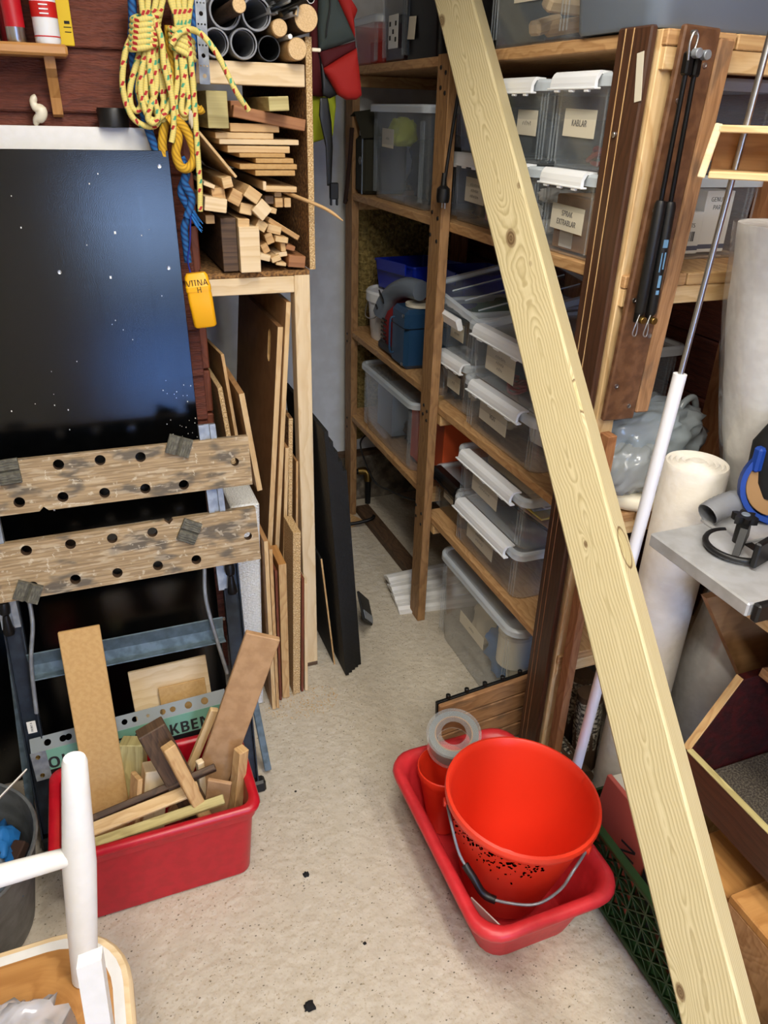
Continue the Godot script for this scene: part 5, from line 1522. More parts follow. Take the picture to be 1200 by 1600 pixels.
func leaning_sheets():
	var g := "sheet offcuts under the timber rack"
	# brown laminate sheet with an oval hand hole
	var o := thing("laminate_sheet", "tall brown laminate sheet with an oval hand hole under the rack", "board", v(0.35, 0, -2.1), g)
	var a := v(0.352, 0.003, -1.872)
	var b := v(0.452, 1.107, -1.872)
	var t := bar(a, b, Vector3.BACK)
	t.origin.z = -2.13
	var c := CSGBox3D.new()
	c.name = "sheet"
	c.size = v(a.distance_to(b), 0.5, 0.014)
	c.material = M.laminate
	o.add_child(c)
	c.global_transform = t
	for q in [-0.028, 0.028]:
		var h := CSGCylinder3D.new()
		h.name = "hole_end"
		h.operation = CSGShape3D.OPERATION_SUBTRACTION
		h.radius = 0.016
		h.height = 0.05
		h.sides = 20
		h.material = M.mdf
		c.add_child(h, true)
		h.transform = Transform3D(Basis(Vector3.RIGHT, PI / 2), v(0.485 + q, 0.168, 0))
	var hb := CSGBox3D.new()
	hb.name = "hole_middle"
	hb.operation = CSGShape3D.OPERATION_SUBTRACTION
	hb.size = v(0.056, 0.032, 0.05)
	hb.material = M.mdf
	c.add_child(hb)
	hb.transform.origin = v(0.485, 0.168, 0)
	part(o, "sheet_edge", boxm(a.distance_to(b), 0.001, 0.0138, 0.0002), M.pine, t * Transform3D(Basis(), v(0, 0.2506, 0)))
	sheet("plywood_sheet", "tall plywood sheet standing just behind the brown laminate one", "board", v(0.374, 0.003, -1.866), v(0.472, 1.172, -1.866), 0.55, 0.012, M.plywood, M.pine, g)
	sheet("particle_board", "pale particle board with crumbly edge beside the rack's front post", "board", v(0.434, 0.003, -1.87), v(0.468, 0.859, -1.87), 0.4, 0.012, M.osb, M.chip, g)
	sheet("plywood_sheet", "middle-height plywood strip between the tall sheets and particle board", "board", v(0.408, 0.003, -1.862), v(0.4525, 0.777, -1.862), 0.4, 0.010, M.plywood, M.pine, g)
	sheet("plywood_sheet", "short plywood strip tight against the rack's front post", "board", v(0.4575, 0.003, -1.868), v(0.4815, 0.73, -1.868), 0.3, 0.006, M.plywood, M.pine2, g)
	# shorter boards set in front
	sheet("plywood_sheet", "double plywood edge standing foremost with dark paint smudges", "board", v(0.342, 0.003, -1.692), v(0.347, 0.585, -1.70), 0.15, 0.011, M.plywood, M.pine, g)
	sheet("plywood_sheet", "second plywood edge right behind the foremost smudged one", "board", v(0.354, 0.003, -1.698), v(0.358, 0.56, -1.70), 0.15, 0.009, M.plywood, M.pine2, g)
	sheet("glued_board", "honey coloured glued pine board with joints among the upright offcuts", "board", v(0.389, 0.003, -1.735), v(0.396, 0.485, -1.735), 0.11, 0.022, M.honey, M.pine2, g)
	sheet("red_brown_strip", "dark red-brown edged strip beside the honey glued board", "board", v(0.3705, 0.003, -1.728), v(0.376, 0.47, -1.73), 0.11, 0.007, M.redwood, M.redwood, g)
	sheet("particle_board", "pale rounded particle board standing on the floor, in the offcut row", "board", v(0.424, 0.003, -1.742), v(0.442, 0.575, -1.742), 0.10, 0.022, M.chip, M.chip, g)
	sheet("red_brown_strip", "narrow rust-brown strip between particle board and front post", "board", v(0.443, 0.003, -1.745), v(0.456, 0.42, -1.745), 0.10, 0.008, M.redwood, M.redwood, g)
	sheet("pine_strip", "thin pine strip last in the offcut row beside the front post", "board", v(0.456, 0.003, -1.745), v(0.464, 0.40, -1.745), 0.10, 0.009, M.pinepale, M.pinepale, g)
	# white foam block with boards standing on it
	solo("foam_slab", "thick white polystyrene slab standing beside the black board", "foam", boxm(0.076, 0.685, 0.30, 0.004), M.foam, euler(v(0, 0, -2.0), v(0.292, 0.344, -1.885)))
	sheet("plywood_sheet", "plywood board with layered edge leaning over the white foam", "board", v(0.358, 0.69, -1.80), v(0.326, 0.967, -1.80), 0.32, 0.014, M.plywood, M.pine, g)
	sheet("plywood_sheet", "yellow board standing on the foam behind the layered one", "board", v(0.327, 0.69, -1.82), v(0.300, 1.03, -1.86), 0.30, 0.008, M.pine2, M.pine2, g)
	sheet("particle_board", "short pale particle board standing on the foam by the wall end", "board", v(0.306, 0.70, -1.84), v(0.282, 0.965, -1.85), 0.22, 0.012, M.chip, M.chip, g)
	# stack of black sheets by the post
	for k in 5:
		var x := 0.600 + 0.0135 * k
		sheet("black_sheet", ["black rubber sheet touching the rack's front post", "black rubber sheet second from the rack's front post", "middle black rubber sheet of the five", "black rubber sheet fourth from the rack's front post", "outermost black rubber sheet, the shortest of the five"][k], "sheet", v(x, 0.002, -1.772 - 0.009 * k), v(x - 0.062 * (0.85 - 0.035 * k) / 0.85, 0.85 - 0.035 * k, -1.772 - 0.009 * k), 0.42, 0.0115, M.rubber, M.rubber, "black rubber sheets by the rack")
	sheet("thin_panel", "thin black panel with a pine-coloured edge beside the black sheets", "panel", v(0.578, 0.002, -1.836), v(0.537, 0.42, -1.83), 0.30, 0.005, M.rubber, M.pine2)
	var bt := thing("floor_tile", "black grid tile leaning loose against the black sheets", "tile", v(0.74, 0, -2.0))
	var bf := bar(v(0.785, 0.004, -2.06), v(0.700, 0.145, -1.93), v(0.3, 0.3, 0.3))
	part(bt, "tile_plate", boxm(0.21, 0.008, 0.10), M.rubber, bf)
	for k in 5:
		part(bt, "tile_cell", boxm(0.03, 0.003, 0.03), M.greyplastic, bf * Transform3D(Basis(), v(-0.075 + 0.038 * k, 0.005, -0.028)))
	# sawdust on the floor
	var fl := new_st()
	for k in 420:
		var r := sqrt(rng.randf()) * 0.13
		var an := rng.randf() * TAU
		var s := rng.randf_range(0.0008, 0.0022)
		fl.append_from(boxm(s * 2.0, s * 0.7, s, 0.0002), 0, Transform3D(Basis(Vector3.UP, an * 3.0), v(0.43 + r * cos(an) * 0.9, 0.0005, -1.70 + r * sin(an) * 0.55)))
	var sd := solo("sawdust", "scatter of pale sawdust on the floor before the offcut row", "sawdust", fl.commit(), M.chip)
	sd.set_meta("kind", "stuff")

# ---------------------------------------------------------------- folded workbench
func workbench():
	var t := thing("folding_workbench", "folded workbench with worn wooden jaws leaning on the black board", "workbench", v(0, 0, -1.38))
	var u := v(0, 1, -0.24).normalized()
	var n := v(0, 0.24, 1).normalized()
	t.transform = Transform3D(Basis(Vector3.RIGHT, u, n), v(0, 0.004, -1.38))
	for k in 2:
		var lo := k == 0
		var c := CSGBox3D.new()
		c.name = "jaw"
		var jw := 0.129 if lo else 0.115
		c.size = v(0.62, jw, 0.025)
		var m := flat(Color.WHITE, 0.7)
		m.albedo_texture = jaw_image(60 + k)
		m.uv1_triplanar = true
		m.uv1_scale = v(1.0 / 0.62, 1.0 / 0.13, 1.0 / 0.13)
		m.uv1_offset = v(0.5, 0.5, 0.5)
		c.material = m
		t.add_child(c, true)
		var cy := 0.7195 if lo else 0.9015
		c.transform = Transform3D(Basis(Vector3.BACK, deg_to_rad(0.0 if lo else -0.6)), v(-0.012, cy, -0.0125))
		var holes := [[-0.204, 0.764], [-0.115, 0.763], [-0.028, 0.762], [0.059, 0.762], [-0.118, 0.681], [-0.029, 0.68], [0.06, 0.681], [0.147, 0.68], [0.273, 0.717], [-0.205, 0.681]] if lo else [[-0.111, 0.94], [-0.027, 0.94], [0.057, 0.937], [-0.199, 0.869], [-0.113, 0.869], [-0.028, 0.867], [0.058, 0.865], [0.142, 0.863], [0.262, 0.902]]
		for h in holes:
			var q := CSGCylinder3D.new()
			q.name = "dog_hole"
			q.operation = CSGShape3D.OPERATION_SUBTRACTION
			q.radius = 0.0112 if h[0] < 0.2 else 0.0095
			q.height = 0.06
			q.sides = 20
			q.material = M.oldwood
			c.add_child(q, true)
			q.transform = Transform3D(Basis(Vector3.RIGHT, PI / 2), v(h[0] + 0.012, h[1] - cy, 0))
		var nt := CSGBox3D.new()
		nt.name = "edge_notch"
		nt.operation = CSGShape3D.OPERATION_SUBTRACTION
		nt.size = v(0.013, 0.013, 0.06)
		nt.material = M.oldwood
		c.add_child(nt)
		nt.transform = Transform3D(Basis(Vector3.BACK, PI / 4), v((0.098 if lo else -0.154) + 0.012, jw / 2 if lo else -jw / 2, 0))
	# grooved swivel pads
	var pad := new_st()
	var pads := [Vector2(-0.026, 0.0), Vector2(0.026, 0.0), Vector2(0.026, 0.011), Vector2(0.005, 0.014), Vector2(0.0, 0.006), Vector2(-0.005, 0.014), Vector2(-0.026, 0.011)]
	var pm := extr(pads, 0.042)
	for d in [[0.142, 0.952, -22.0], [-0.207, 0.94, 92.0], [0.139, 0.752, 62.0], [-0.216, 0.672, -26.0]]:
		var o := lpart(t, "swivel_pad", pm, M.pad, Transform3D(Basis(Vector3.BACK, deg_to_rad(d[2])) * Basis(Vector3.RIGHT, PI / 2), v(d[0], d[1], 0.0005)))
		for q in 6:
			lpart(o, "pad_rib", boxm(0.0022, 0.002, 0.040, 0.0004), M.pad, v(-0.0235 + 0.0055 * q if q < 3 else -0.0015 + 0.0055 * (q - 1), 0.0135, 0))
	# legs, rails, bars
	for x in [-0.262, 0.212]:
		var s := -1.0 if x < 0 else 1.0
		lpart(t, "leg", extr([Vector2(-0.020, 0), Vector2(0.020, 0), Vector2(0.020, 0.022), Vector2(0.017, 0.022), Vector2(0.017, 0.003), Vector2(-0.017, 0.003), Vector2(-0.017, 0.022), Vector2(-0.020, 0.022)], 0.66), M.bluesteel, Transform3D(Basis(Vector3.BACK, deg_to_rad(-1.2)) * Basis(Vector3.RIGHT, PI / 2), v(x + 0.008 * s, 0.345, -0.050)))
		lpart(t, "rear_leg", boxm(0.018, 0.60, 0.012), M.greysteel, Transform3D(Basis(Vector3.BACK, deg_to_rad(4.0 * s)), v(x + 0.035 * s, 0.33, -0.075)))
		lpart(t, "foot", boxm(0.05, 0.035, 0.035, 0.006), M.blackplastic, v(x + 0.014 * s, 0.018, -0.04))
		lpart(t, "slide_rail", extr([Vector2(-0.019, 0), Vector2(0.019, 0), Vector2(0.019, 0.02), Vector2(0.006, 0.02), Vector2(0.006, 0.012), Vector2(-0.006, 0.012), Vector2(-0.006, 0.02), Vector2(-0.019, 0.02)], 0.40), M.zinc, Transform3D(Basis(Vector3.RIGHT, PI / 2), v(x - 0.002, 0.79, -0.030)))
		var kb := lpart(t, "vise_knob", lathe([Vector2(0, 0.025), Vector2(0.010, 0.025), Vector2(0.0125, 0.015), Vector2(0.0105, 0.0), Vector2(0.006, -0.004), Vector2(0.0075, -0.012), Vector2(0.012, -0.045), Vector2(0.010, -0.05), Vector2(0, -0.05)], 16), M.darksteel, v(x + (0.01 if s > 0 else -0.008), 0.628, -0.006))
		lpart(t, "link_arm", tube(curve([v(x + 0.042, 0.66, -0.018), v(x + 0.040, 0.59, -0.012), v(x + 0.030 if s > 0 else x + 0.022, 0.50, -0.010), v(x + 0.012 if s < 0 else x - 0.030, 0.375, -0.012)] if s < 0 else [v(0.166, 0.66, -0.018), v(0.158, 0.59, -0.012), v(0.163, 0.52, -0.010), v(0.186, 0.37, -0.012)], 5), 0.0048, 6), M.zinc)
	var mb := lpart(t, "middle_rail", extr([Vector2(0, 0), Vector2(0.028, 0), Vector2(0.028, 0.003), Vector2(0.003, 0.003), Vector2(0.003, 0.028), Vector2(0.022, 0.062), Vector2(0.019, 0.064), Vector2(0, 0.030)], 0.44), M.greysteel, Transform3D(Basis(Vector3.UP, -PI / 2), v(-0.028, 0.455, -0.038)))
	for x in [-0.225, 0.165]:
		lpart(mb, "rivet", cyl(0.004, 0.006, 10), M.steel, Transform3D(Basis(Vector3.BACK, PI / 2), v(0.0, 0.05, x)))
	# name bar
	var nb := Transform3D(Basis(Vector3.BACK, deg_to_rad(2.2)), v(-0.050, 0.262, -0.012))
	var bar_c := CSGBox3D.new()
	bar_c.name = "name_bar_flange"
	bar_c.size = v(0.455, 0.034, 0.003)
	bar_c.material = flat(Color(0.45, 0.48, 0.49), 0.5)
	t.add_child(bar_c)
	bar_c.transform = nb * Transform3D(Basis(Vector3.RIGHT, deg_to_rad(-38)), v(0, 0.036, -0.010))
	for q in [[-0.19, 0.008, 0.0], [-0.15, 0.008, 0.012], [-0.075, 0.005, 0.0], [-0.005, 0.007, 0.024], [0.038, 0.004, 0.0], [0.085, 0.007, 0.024], [0.135, 0.009, 0.0], [0.175, 0.009, 0.0]]:
		for s in ([-1, 1] if q[2] > 0 else [0]):
			var h := CSGCylinder3D.new()
			h.name = "flange_hole"
			h.operation = CSGShape3D.OPERATION_SUBTRACTION
			h.radius = q[1]
			h.height = 0.03
			h.sides = 14
			bar_c.add_child(h, true)
			h.transform = Transform3D(Basis(Vector3.RIGHT, PI / 2), v(q[0] + s * q[2] * 0.5, 0, 0))
	var nf := lpart(t, "name_bar", boxm(0.455, 0.072, 0.004), flat(Color(0.42, 0.60, 0.52), 0.5), nb * Transform3D(Basis(), v(0, -0.012, 0)))
	lpart(nf, "black_band", boxm(0.44, 0.020, 0.001, 0.0002), M.blackplastic, v(0.012, -0.027, 0.0024))
	lpart(nf, "steel_end_plate", boxm(0.034, 0.074, 0.002), M.zinc, v(-0.213, 0, 0.003))
	for y in [-0.024, 0.024]:
		lpart(nf, "plate_screw", M.screwmesh, M.brass, Transform3D(Basis(Vector3.RIGHT, PI / 2), v(-0.215, y, 0.0042)))
	lettering(nf, "lettering", "FOLDABLE WORKBENCH", 0.040, M.ink, Transform3D(Basis(), v(0.008, 0.0, 0.0024)), 0.0006, false, true)
	var fs := lpart(t, "paper_sticker", boxm(0.019, 0.030, 0.0006, 0.0001), M.paper, v(-0.268, 0.335, -0.0495 + 0.022))
	lettering(fs, "lettering", "FRONT A", 0.006, M.ink, Transform3D(Basis(Vector3.BACK, PI / 2), v(0, 0, 0.0006)))
	# ply pieces caught behind the bench
	solo("plywood_offcut", "pale plywood offcut standing behind the name bar of the workbench", "board", boxm(0.19, 0.19, 0.010), M.pinepale, Transform3D(t.basis * Basis(Vector3.BACK, deg_to_rad(1.0)), v(0.052, 0.275, -1.535)))
	solo("plywood_offcut", "smaller brown fibre offcut in front of the pale plywood one", "board", boxm(0.115, 0.12, 0.006), M.mdf, Transform3D(t.basis * Basis(Vector3.BACK, deg_to_rad(1.0)), v(0.078, 0.262, -1.515)))

# ---------------------------------------------------------------- red bin of offcuts
func offcut_bin():
	var c := v(-0.026, 0.0, -1.300)
	var o := thing("red_bin", "dark red rectangular bin full of wood offcuts before the workbench", "bin", c)
	var r := func(w: float, d: float, y: float, k := 0.03) -> Array:
		return lift(rrect(w, d, k), y)
	lpart(o, "bin_shell", loft([r.call(0.368, 0.225, 0.002), r.call(0.380, 0.236, 0.006), r.call(0.412, 0.246, 0.190), r.call(0.425, 0.256, 0.191), r.call(0.429, 0.260, 0.208), r.call(0.441, 0.266, 0.212), r.call(0.445, 0.270, 0.222), r.call(0.438, 0.262, 0.230), r.call(0.412, 0.236, 0.230), r.call(0.400, 0.230, 0.222), r.call(0.37, 0.226, 0.010)], [1, 2, 3, 4, 5, 9], true, true), M.redplastic)
	var g := "wood offcuts in the red bin"
	var put := func(label: String, a: Vector3, b: Vector3, w: float, th: float, m: Material, up: Vector3):
		return solo("wood_offcut", label, "wood", boxm(a.distance_to(b), th, w, 0.002), m, bar(a, b, up), g)
	put.call("tall tan fibreboard plank standing in the red bin", v(-0.128, 0.03, -1.20 - 0.09), v(-0.128, 0.565, -1.495), 0.088, 0.012, M.mdf, v(0, 0.4, 1))
	put.call("long brown board leaning out of the red bin towards the foam", v(0.052, 0.03, -1.325), v(0.252, 0.575, -1.325), 0.078, 0.016, M.tanboard, v(-0.2, 0.1, 1))
	put.call("pale edge strip along the back of the long leaning board", v(0.005, 0.06, -1.365), v(0.135, 0.36, -1.365), 0.020, 0.014, M.pine, v(0, 0, 1))
	put.call("thick dark weathered block end leaning in the red bin", v(0.066, 0.13, -1.275), v(-0.012, 0.405, -1.305), 0.062, 0.036, M.oldwood, v(0.1, 0.35, 1))
	put.call("light square stick leaning over the front of the red bin", v(0.085, 0.14, -1.215), v(0.018, 0.385, -1.258), 0.028, 0.026, M.pine2, v(0.3, 0.2, 1))
	put.call("pale square stick standing in the right corner of the red bin", v(0.142, 0.08, -1.27), v(0.176, 0.305, -1.275), 0.026, 0.026, M.pine2, v(0.5, 0, 1))
	put.call("thin pale stick behind the right corner stick in the red bin", v(0.150, 0.08, -1.33), v(0.180, 0.315, -1.36), 0.018, 0.014, M.pine, v(0.5, 0, 1))
	put.call("small pale peg sticking up in the middle of the red bin", v(0.080, 0.14, -1.30), v(0.083, 0.275, -1.30), 0.016, 0.016, M.pinepale, v(0.3, 0, 1))
	put.call("brown rough strip lying across the front of the red bin", v(-0.165, 0.218, -1.265), v(0.115, 0.258, -1.285), 0.014, 0.030, M.oldwood, v(0, 1, 0.6))
	put.call("pale strip lying slanted along the front rim of the red bin", v(-0.175, 0.215, -1.238), v(0.07, 0.245, -1.252), 0.030, 0.010, M.pine, v(0, 1, 0.3))
	put.call("yellowish strip nearest the front rim of the red bin", v(-0.16, 0.205, -1.212), v(0.12, 0.225, -1.217), 0.022, 0.012, M.greenwood, v(0, 1, 0.3))
	put.call("small brown board standing crosswise at the right of the red bin", v(0.095, 0.10, -1.262), v(0.118, 0.25, -1.25), 0.055, 0.010, M.tanboard, v(-0.4, 0.2, 1))
	put.call("pale wedge-cut block behind the fibreboard plank", v(-0.075, 0.12, -1.36), v(-0.055, 0.29, -1.40), 0.055, 0.045, M.greenwood, v(-0.3, 0.4, 1))
	put.call("pale block with curved end grain in the middle of the bin", v(-0.045, 0.10, -1.30), v(-0.015, 0.265, -1.33), 0.05, 0.045, M.pinepale, v(0.2, 0.6, 1))
	put.call("brown narrow board wedged between two pale blocks", v(-0.095, 0.09, -1.255), v(-0.055, 0.28, -1.30), 0.04, 0.012, M.pine2, v(-0.9, 0.3, 0.3))
	put.call("dark brown slat behind the leaning board in the red bin", v(0.11, 0.08, -1.40), v(0.16, 0.30, -1.405), 0.05, 0.010, M.redwood, v(0, 0, 1))

# ---------------------------------------------------------------- red tub with buckets
func bucket(o: Node3D, t: Transform3D, r: float, h: float, m: Material):
	part(o, "bucket_shell", lathe([Vector2(0, 0.0), Vector2(r * 0.53, 0.0), Vector2(r * 0.555, 0.004), Vector2(r * 0.935, h - 0.024), Vector2(r * 0.975, h - 0.023), Vector2(r * 1.0, h - 0.016), Vector2(r * 1.01, h - 0.008), Vector2(r, h), Vector2(r * 0.965, h + 0.002), Vector2(r * 0.935, h - 0.004), Vector2(r * 0.915, h - 0.02), Vector2(r * 0.555, 0.03), Vector2(r * 0.515, 0.014), Vector2(r * 0.46, 0.009), Vector2(r * 0.42, 0.014), Vector2(r * 0.37, 0.014), Vector2(0, 0.014)], 56), m, t)

func tub_and_buckets():
	var c := v(0.698, 0.0, -0.995)
	var o := thing("red_tub", "worn red rectangular mixing tub on the floor with buckets in it", "tub", c)
	lpart(o, "tub_shell", loft([lift(rrect(0.205, 0.38, 0.045), 0.001), lift(rrect(0.226, 0.40, 0.05), 0.005), lift(rrect(0.288, 0.462, 0.055), 0.145), lift(rrect(0.322, 0.498, 0.06), 0.149), lift(rrect(0.338, 0.514, 0.064), 0.158), lift(rrect(0.346, 0.522, 0.066), 0.170), lift(rrect(0.340, 0.516, 0.064), 0.181), lift(rrect(0.322, 0.498, 0.06), 0.185), lift(rrect(0.300, 0.476, 0.055), 0.181), lift(rrect(0.281, 0.455, 0.052), 0.165), lift(rrect(0.228, 0.402, 0.048), 0.02), lift(rrect(0.208, 0.382, 0.045), 0.009)], [1, 2, 3], true, true), M.tubred)
	# front bucket, tipped a little towards the aisle
	var ax := v(0.075, 1.0, 0.0).normalized()
	var q := Quaternion(Vector3.UP, ax)
	var bt := Transform3D(Basis(q), v(0.698, 0.021, -0.940))
	var b := thing("red_bucket", "bright orange-red bucket with a wire bail in front in the tub", "bucket", v(0.698, 0.021, -0.940))
	bucket(b, bt, 0.168, 0.292, M.bucketred)
	# bail hanging down the near side, ears and grip
	var ear_l := bt * v(-0.148, 0.245, -0.060)
	var ear_r := bt * v(0.085, 0.245, 0.135)
	for e in [ear_l, ear_r]:
		part(b, "bail_ear", cyl(0.010, 0.014, 12), M.bucketred, Transform3D(Basis(Quaternion(Vector3.UP, (e - bt * v(0, 0.245, 0)).normalized())), e))
	var pts := curve([ear_l, v(0.554, 0.273, -0.944), v(0.557, 0.228, -0.905), v(0.572, 0.197, -0.865), v(0.591, 0.165, -0.838), v(0.631, 0.170, -0.802), v(0.679, 0.174, -0.781), v(0.724, 0.205, -0.775), v(0.746, 0.253, -0.774), ear_r], 5)
	part(b, "bail_wire", tube(pts, 0.0032, 8), M.zinc)
	part(b, "bail_grip", tube(pts.slice(12, 23), 0.0085, 10), M.blackplastic)
	var sm := new_st()
	for k in 130:   # dried dark smears outside below the rim
		var a := rng.randf_range(1.75, 3.3)
		var y := 0.262 - absf(rng.randfn(0.0, 0.028))
		var rr := 0.165 * lerpf(0.555, 0.938, y / 0.268) * 1.015 + 0.0006
		var s := rng.randf_range(0.0012, 0.0042)
		var d := v(cos(a), 0, sin(a))
		sm.append_from(boxm(s * 1.6, s, 0.0008, 0.0001), 0, bt * Transform3D(Basis(d.cross(Vector3.UP), Vector3.UP, d) * Basis(Vector3.BACK, rng.randf() * 3.0), v(d.x * rr, y, d.z * rr)))
	part(b, "dirt_smears", sm.commit(), flat(Color(0.10, 0.06, 0.045), 0.9)).set_meta("kind", "stuff")
	# second bucket behind
	var b2 := thing("red_bucket", "darker red bucket mostly hidden behind the bright one in the tub", "bucket", v(0.655, 0.01, -1.085))
	bucket(b2, Transform3D(Basis(Quaternion(Vector3.UP, v(-0.02, 1, -0.02).normalized())), v(0.645, 0.012, -1.145)), 0.068, 0.200, M.bucketred)
	# tape roll on the second bucket
	var tr := thing("tape_roll", "wide roll of grey duct tape in clear wrap on the hidden bucket", "tape", v(0.69, 0.24, -1.11))
	var tt := Transform3D(Basis(Quaternion(Vector3.UP, v(-0.18, 1, 0.28).normalized())), v(0.672, 0.262, -1.178))
	part(tr, "tape_layers", pipe(0.060, 0.046, 0.05, 36), flat(Color(0.40, 0.42, 0.42), 0.4), tt)
	part(tr, "core", pipe(0.046, 0.043, 0.051, 30), M.card, tt)
	part(tr, "clear_wrap", lathe([Vector2(0.041, -0.026), Vector2(0.066, -0.027), Vector2(0.0665, 0.027), Vector2(0.03, 0.028)], 36), M.film, tt)
	# paper bits in the tub
	slab("paper_scrap", "white paper scrap on the tub floor beside the hidden bucket", "paper", v(0.633, 0.022, -1.15), v(0.012, 0.002, 0.04), M.paper, v(0, 20, 3))
	slab("paper_sheet", "crumpled white sheet under the near bucket in the tub", "paper", v(0.606, 0.075, -0.845), v(0.003, 0.05, 0.09), M.paper, v(0, 20, 12))
	# wooden deck tiles behind
	var dk := func(label: String, t: Transform3D, n: int):
		var o2 := thing("deck_tile", label, "tile", t.origin, "wooden deck tiles")
		o2.transform = t
		for k in n:
			lpart(o2, "slat", boxm(0.30, 0.049, 0.016, 0.003), M.decking, v(0, 0.026 + 0.052 * k, 0.012))
		lpart(o2, "plastic_base", boxm(0.305, 0.052 * n, 0.010), M.blackplastic, v(0, 0.026 * n, -0.002))
		for k in 5:
			lpart(o2, "peg", cyl(0.0065, 0.014, 10), M.blackplastic, v(-0.115 + 0.058 * k, 0.052 * n + 0.005, -0.002))
		return o2
	dk.call("wooden deck tile with black pegs standing beside the floor bin", euler(v(-3, 4, 1.5), v(0.872, 0.002, -1.362)), 4)
	dk.call("second deck tile behind the first, its end showing beside the dark post", euler(v(-3, 4, 1.5), v(1.02, 0.002, -1.397)), 3)

# ---------------------------------------------------------------- corner post and what stands beside it
func right_side():
	var t := thing("corner_cladding", "brown fibreboard strips with thin inlays screwed on the corner post", "cladding", v(0.95, 1.05, -1.25))
	var tb := bar(v(0.949, 1.06, -1.262), v(0.949, 1.742, -1.262), Vector3.BACK)
	part(t, "inlaid_board", boxm(0.68, 0.092, 0.014, 0.004), M.darkinlay, tb)
	for z in [-1.285, -1.262]:
		part(t, "inlay_line", boxm(0.678, 0.0022, 0.001, 0.0002), M.pine2, Transform3D(tb.basis, v(0.9416, 1.40, z)))
	part(t, "pale_sticker", boxm(0.001, 0.075, 0.018, 0.0002), M.tape, euler(v(-10, 0, 0), v(0.9412, 1.665, -1.228)))
	part(t, "inlaid_screw", cyl(0.005, 0.006, 10), M.steel, Transform3D(Basis(Vector3.BACK, PI / 2), v(0.9405, 1.575, -1.272)))
	var fb := Transform3D(Basis(Vector3.BACK, deg_to_rad(-2.2)), v(1.003, 1.395, -1.184))
	part(t, "front_board", boxm(0.076, 0.69, 0.014, 0.005), M.fibre, fb)
	part(t, "rough_board", boxm(0.034, 0.665, 0.016, 0.004), M.decking, fb * Transform3D(Basis(), v(0.056, 0.0, 0.0)))
	for q in [[0.018, 0.29], [-0.022, 0.235], [-0.022, 0.06], [-0.025, -0.10], [-0.024, -0.27], [0.018, -0.315], [0.03, -0.17]]:
		part(t, "panel_screw", lathe([Vector2(0, 0.001), Vector2(0.002, 0.001), Vector2(0.0025, 0.002), Vector2(0.0045, 0.0018), Vector2(0.0048, 0)], 12), M.steel, fb * Transform3D(Basis(Vector3.RIGHT, PI / 2), v(q[0], q[1], 0.0072)))
	# two gas struts hung on a clip
	for k in 2:
		var a: Vector3 = [v(0.977, 1.69, -1.155), v(0.993, 1.688, -1.153)][k]
		var e: Vector3 = [v(0.974, 1.262, -1.155), v(0.998, 1.260, -1.153)][k]
		var g := thing("gas_strut", ["black gas strut hanging on the corner post, next to the inlaid edge", "black gas strut with pale print, outer of the hanging pair"][k], "strut", e, "gas struts on the corner post")
		var d := (e - a).normalized()
		part(g, "rod", tube([a, a + d * 0.24], 0.0042, 10), M.darksteel)
		part(g, "cylinder", tube([a + d * 0.215, a + d * 0.222, a + d * 0.41, a + d * 0.416], [0.008, 0.0105, 0.0105, 0.008], 16), M.blackplastic)
		part(g, "upper_clevis", boxm(0.014, 0.034, 0.016, 0.003), M.darksteel, a + v(0, -0.006, 0))
		part(g, "upper_stud", cyl(0.0075, 0.014, 14), M.zinc, Transform3D(Basis(Vector3.RIGHT, PI / 2), a + v(0.004, 0.008, 0.013)))
		part(g, "lower_stud", cyl(0.0068, 0.014, 14), M.brass, Transform3D(Basis(Vector3.RIGHT, PI / 2), e + v(0, 0.004, 0.01)))
		part(g, "lower_bracket", boxm(0.012, 0.022, 0.012, 0.002), M.darksteel, e + v(-0.003, 0.008, 0))
		part(g, "wire_clip", tube(curve([e + v(-0.006, 0.014, 0.008), e + v(-0.014, -0.008, 0.010), e + v(-0.016, -0.022, 0.010), e + v(-0.009, -0.026, 0.010), e + v(-0.007, -0.014, 0.010), e + v(-0.010, 0.004, 0.010)], 5), 0.0013, 6), M.steel)
		if k == 1:
			var side := v(-0.25, 0, 1).normalized()
			var pb := Basis(d, side.cross(d), side)
			for q in [[0.285, 0.014, 0.009, 0.0], [0.315, 0.030, 0.0028, 0.003], [0.318, 0.034, 0.0022, -0.003], [0.352, 0.022, 0.0055, 0.001], [0.372, 0.008, 0.006, 0.001]]:
				part(g, "print_block", boxm(q[1], q[2], 0.0008, 0.0002), flat(Color(0.36, 0.52, 0.66), 0.6), Transform3D(pb, a + d * q[0] + side * 0.0102 + pb.y * q[3]))
	var ck := thing("spring_clip", "small chrome snap hook holding the gas struts", "hook", v(0.977, 1.70, -1.153))
	part(ck, "hook_loop", tube(curve([v(0.972, 1.688, -1.149), v(0.969, 1.712, -1.149), v(0.975, 1.728, -1.149), v(0.983, 1.722, -1.149), v(0.981, 1.704, -1.149), v(0.974, 1.694, -1.149)], 5), 0.0022, 8), M.steel)
	part(ck, "hook_screw", cyl(0.004, 0.012, 10), M.steel, Transform3D(Basis(Vector3.RIGHT, PI / 2), v(0.979, 1.727, -1.155)))
	# dark board standing against the foot of the post
	var db := thing("dark_board", "dark brown grooved board standing against the foot of the corner post", "board", v(1.0, 0, -1.29))
	var dt := bar(v(0.949, 0.003, -1.252), v(0.941, 1.03, -1.252), Vector3.BACK)
	part(db, "board", boxm(1.028, 0.080, 0.014, 0.003), M.darkinlay, dt)
	for z in [-0.022, -0.004]:
		part(db, "groove_line", boxm(1.02, 0.0015, 0.001, 0.0002), M.pinered, dt * Transform3D(Basis(), v(0, z, -0.0072)))
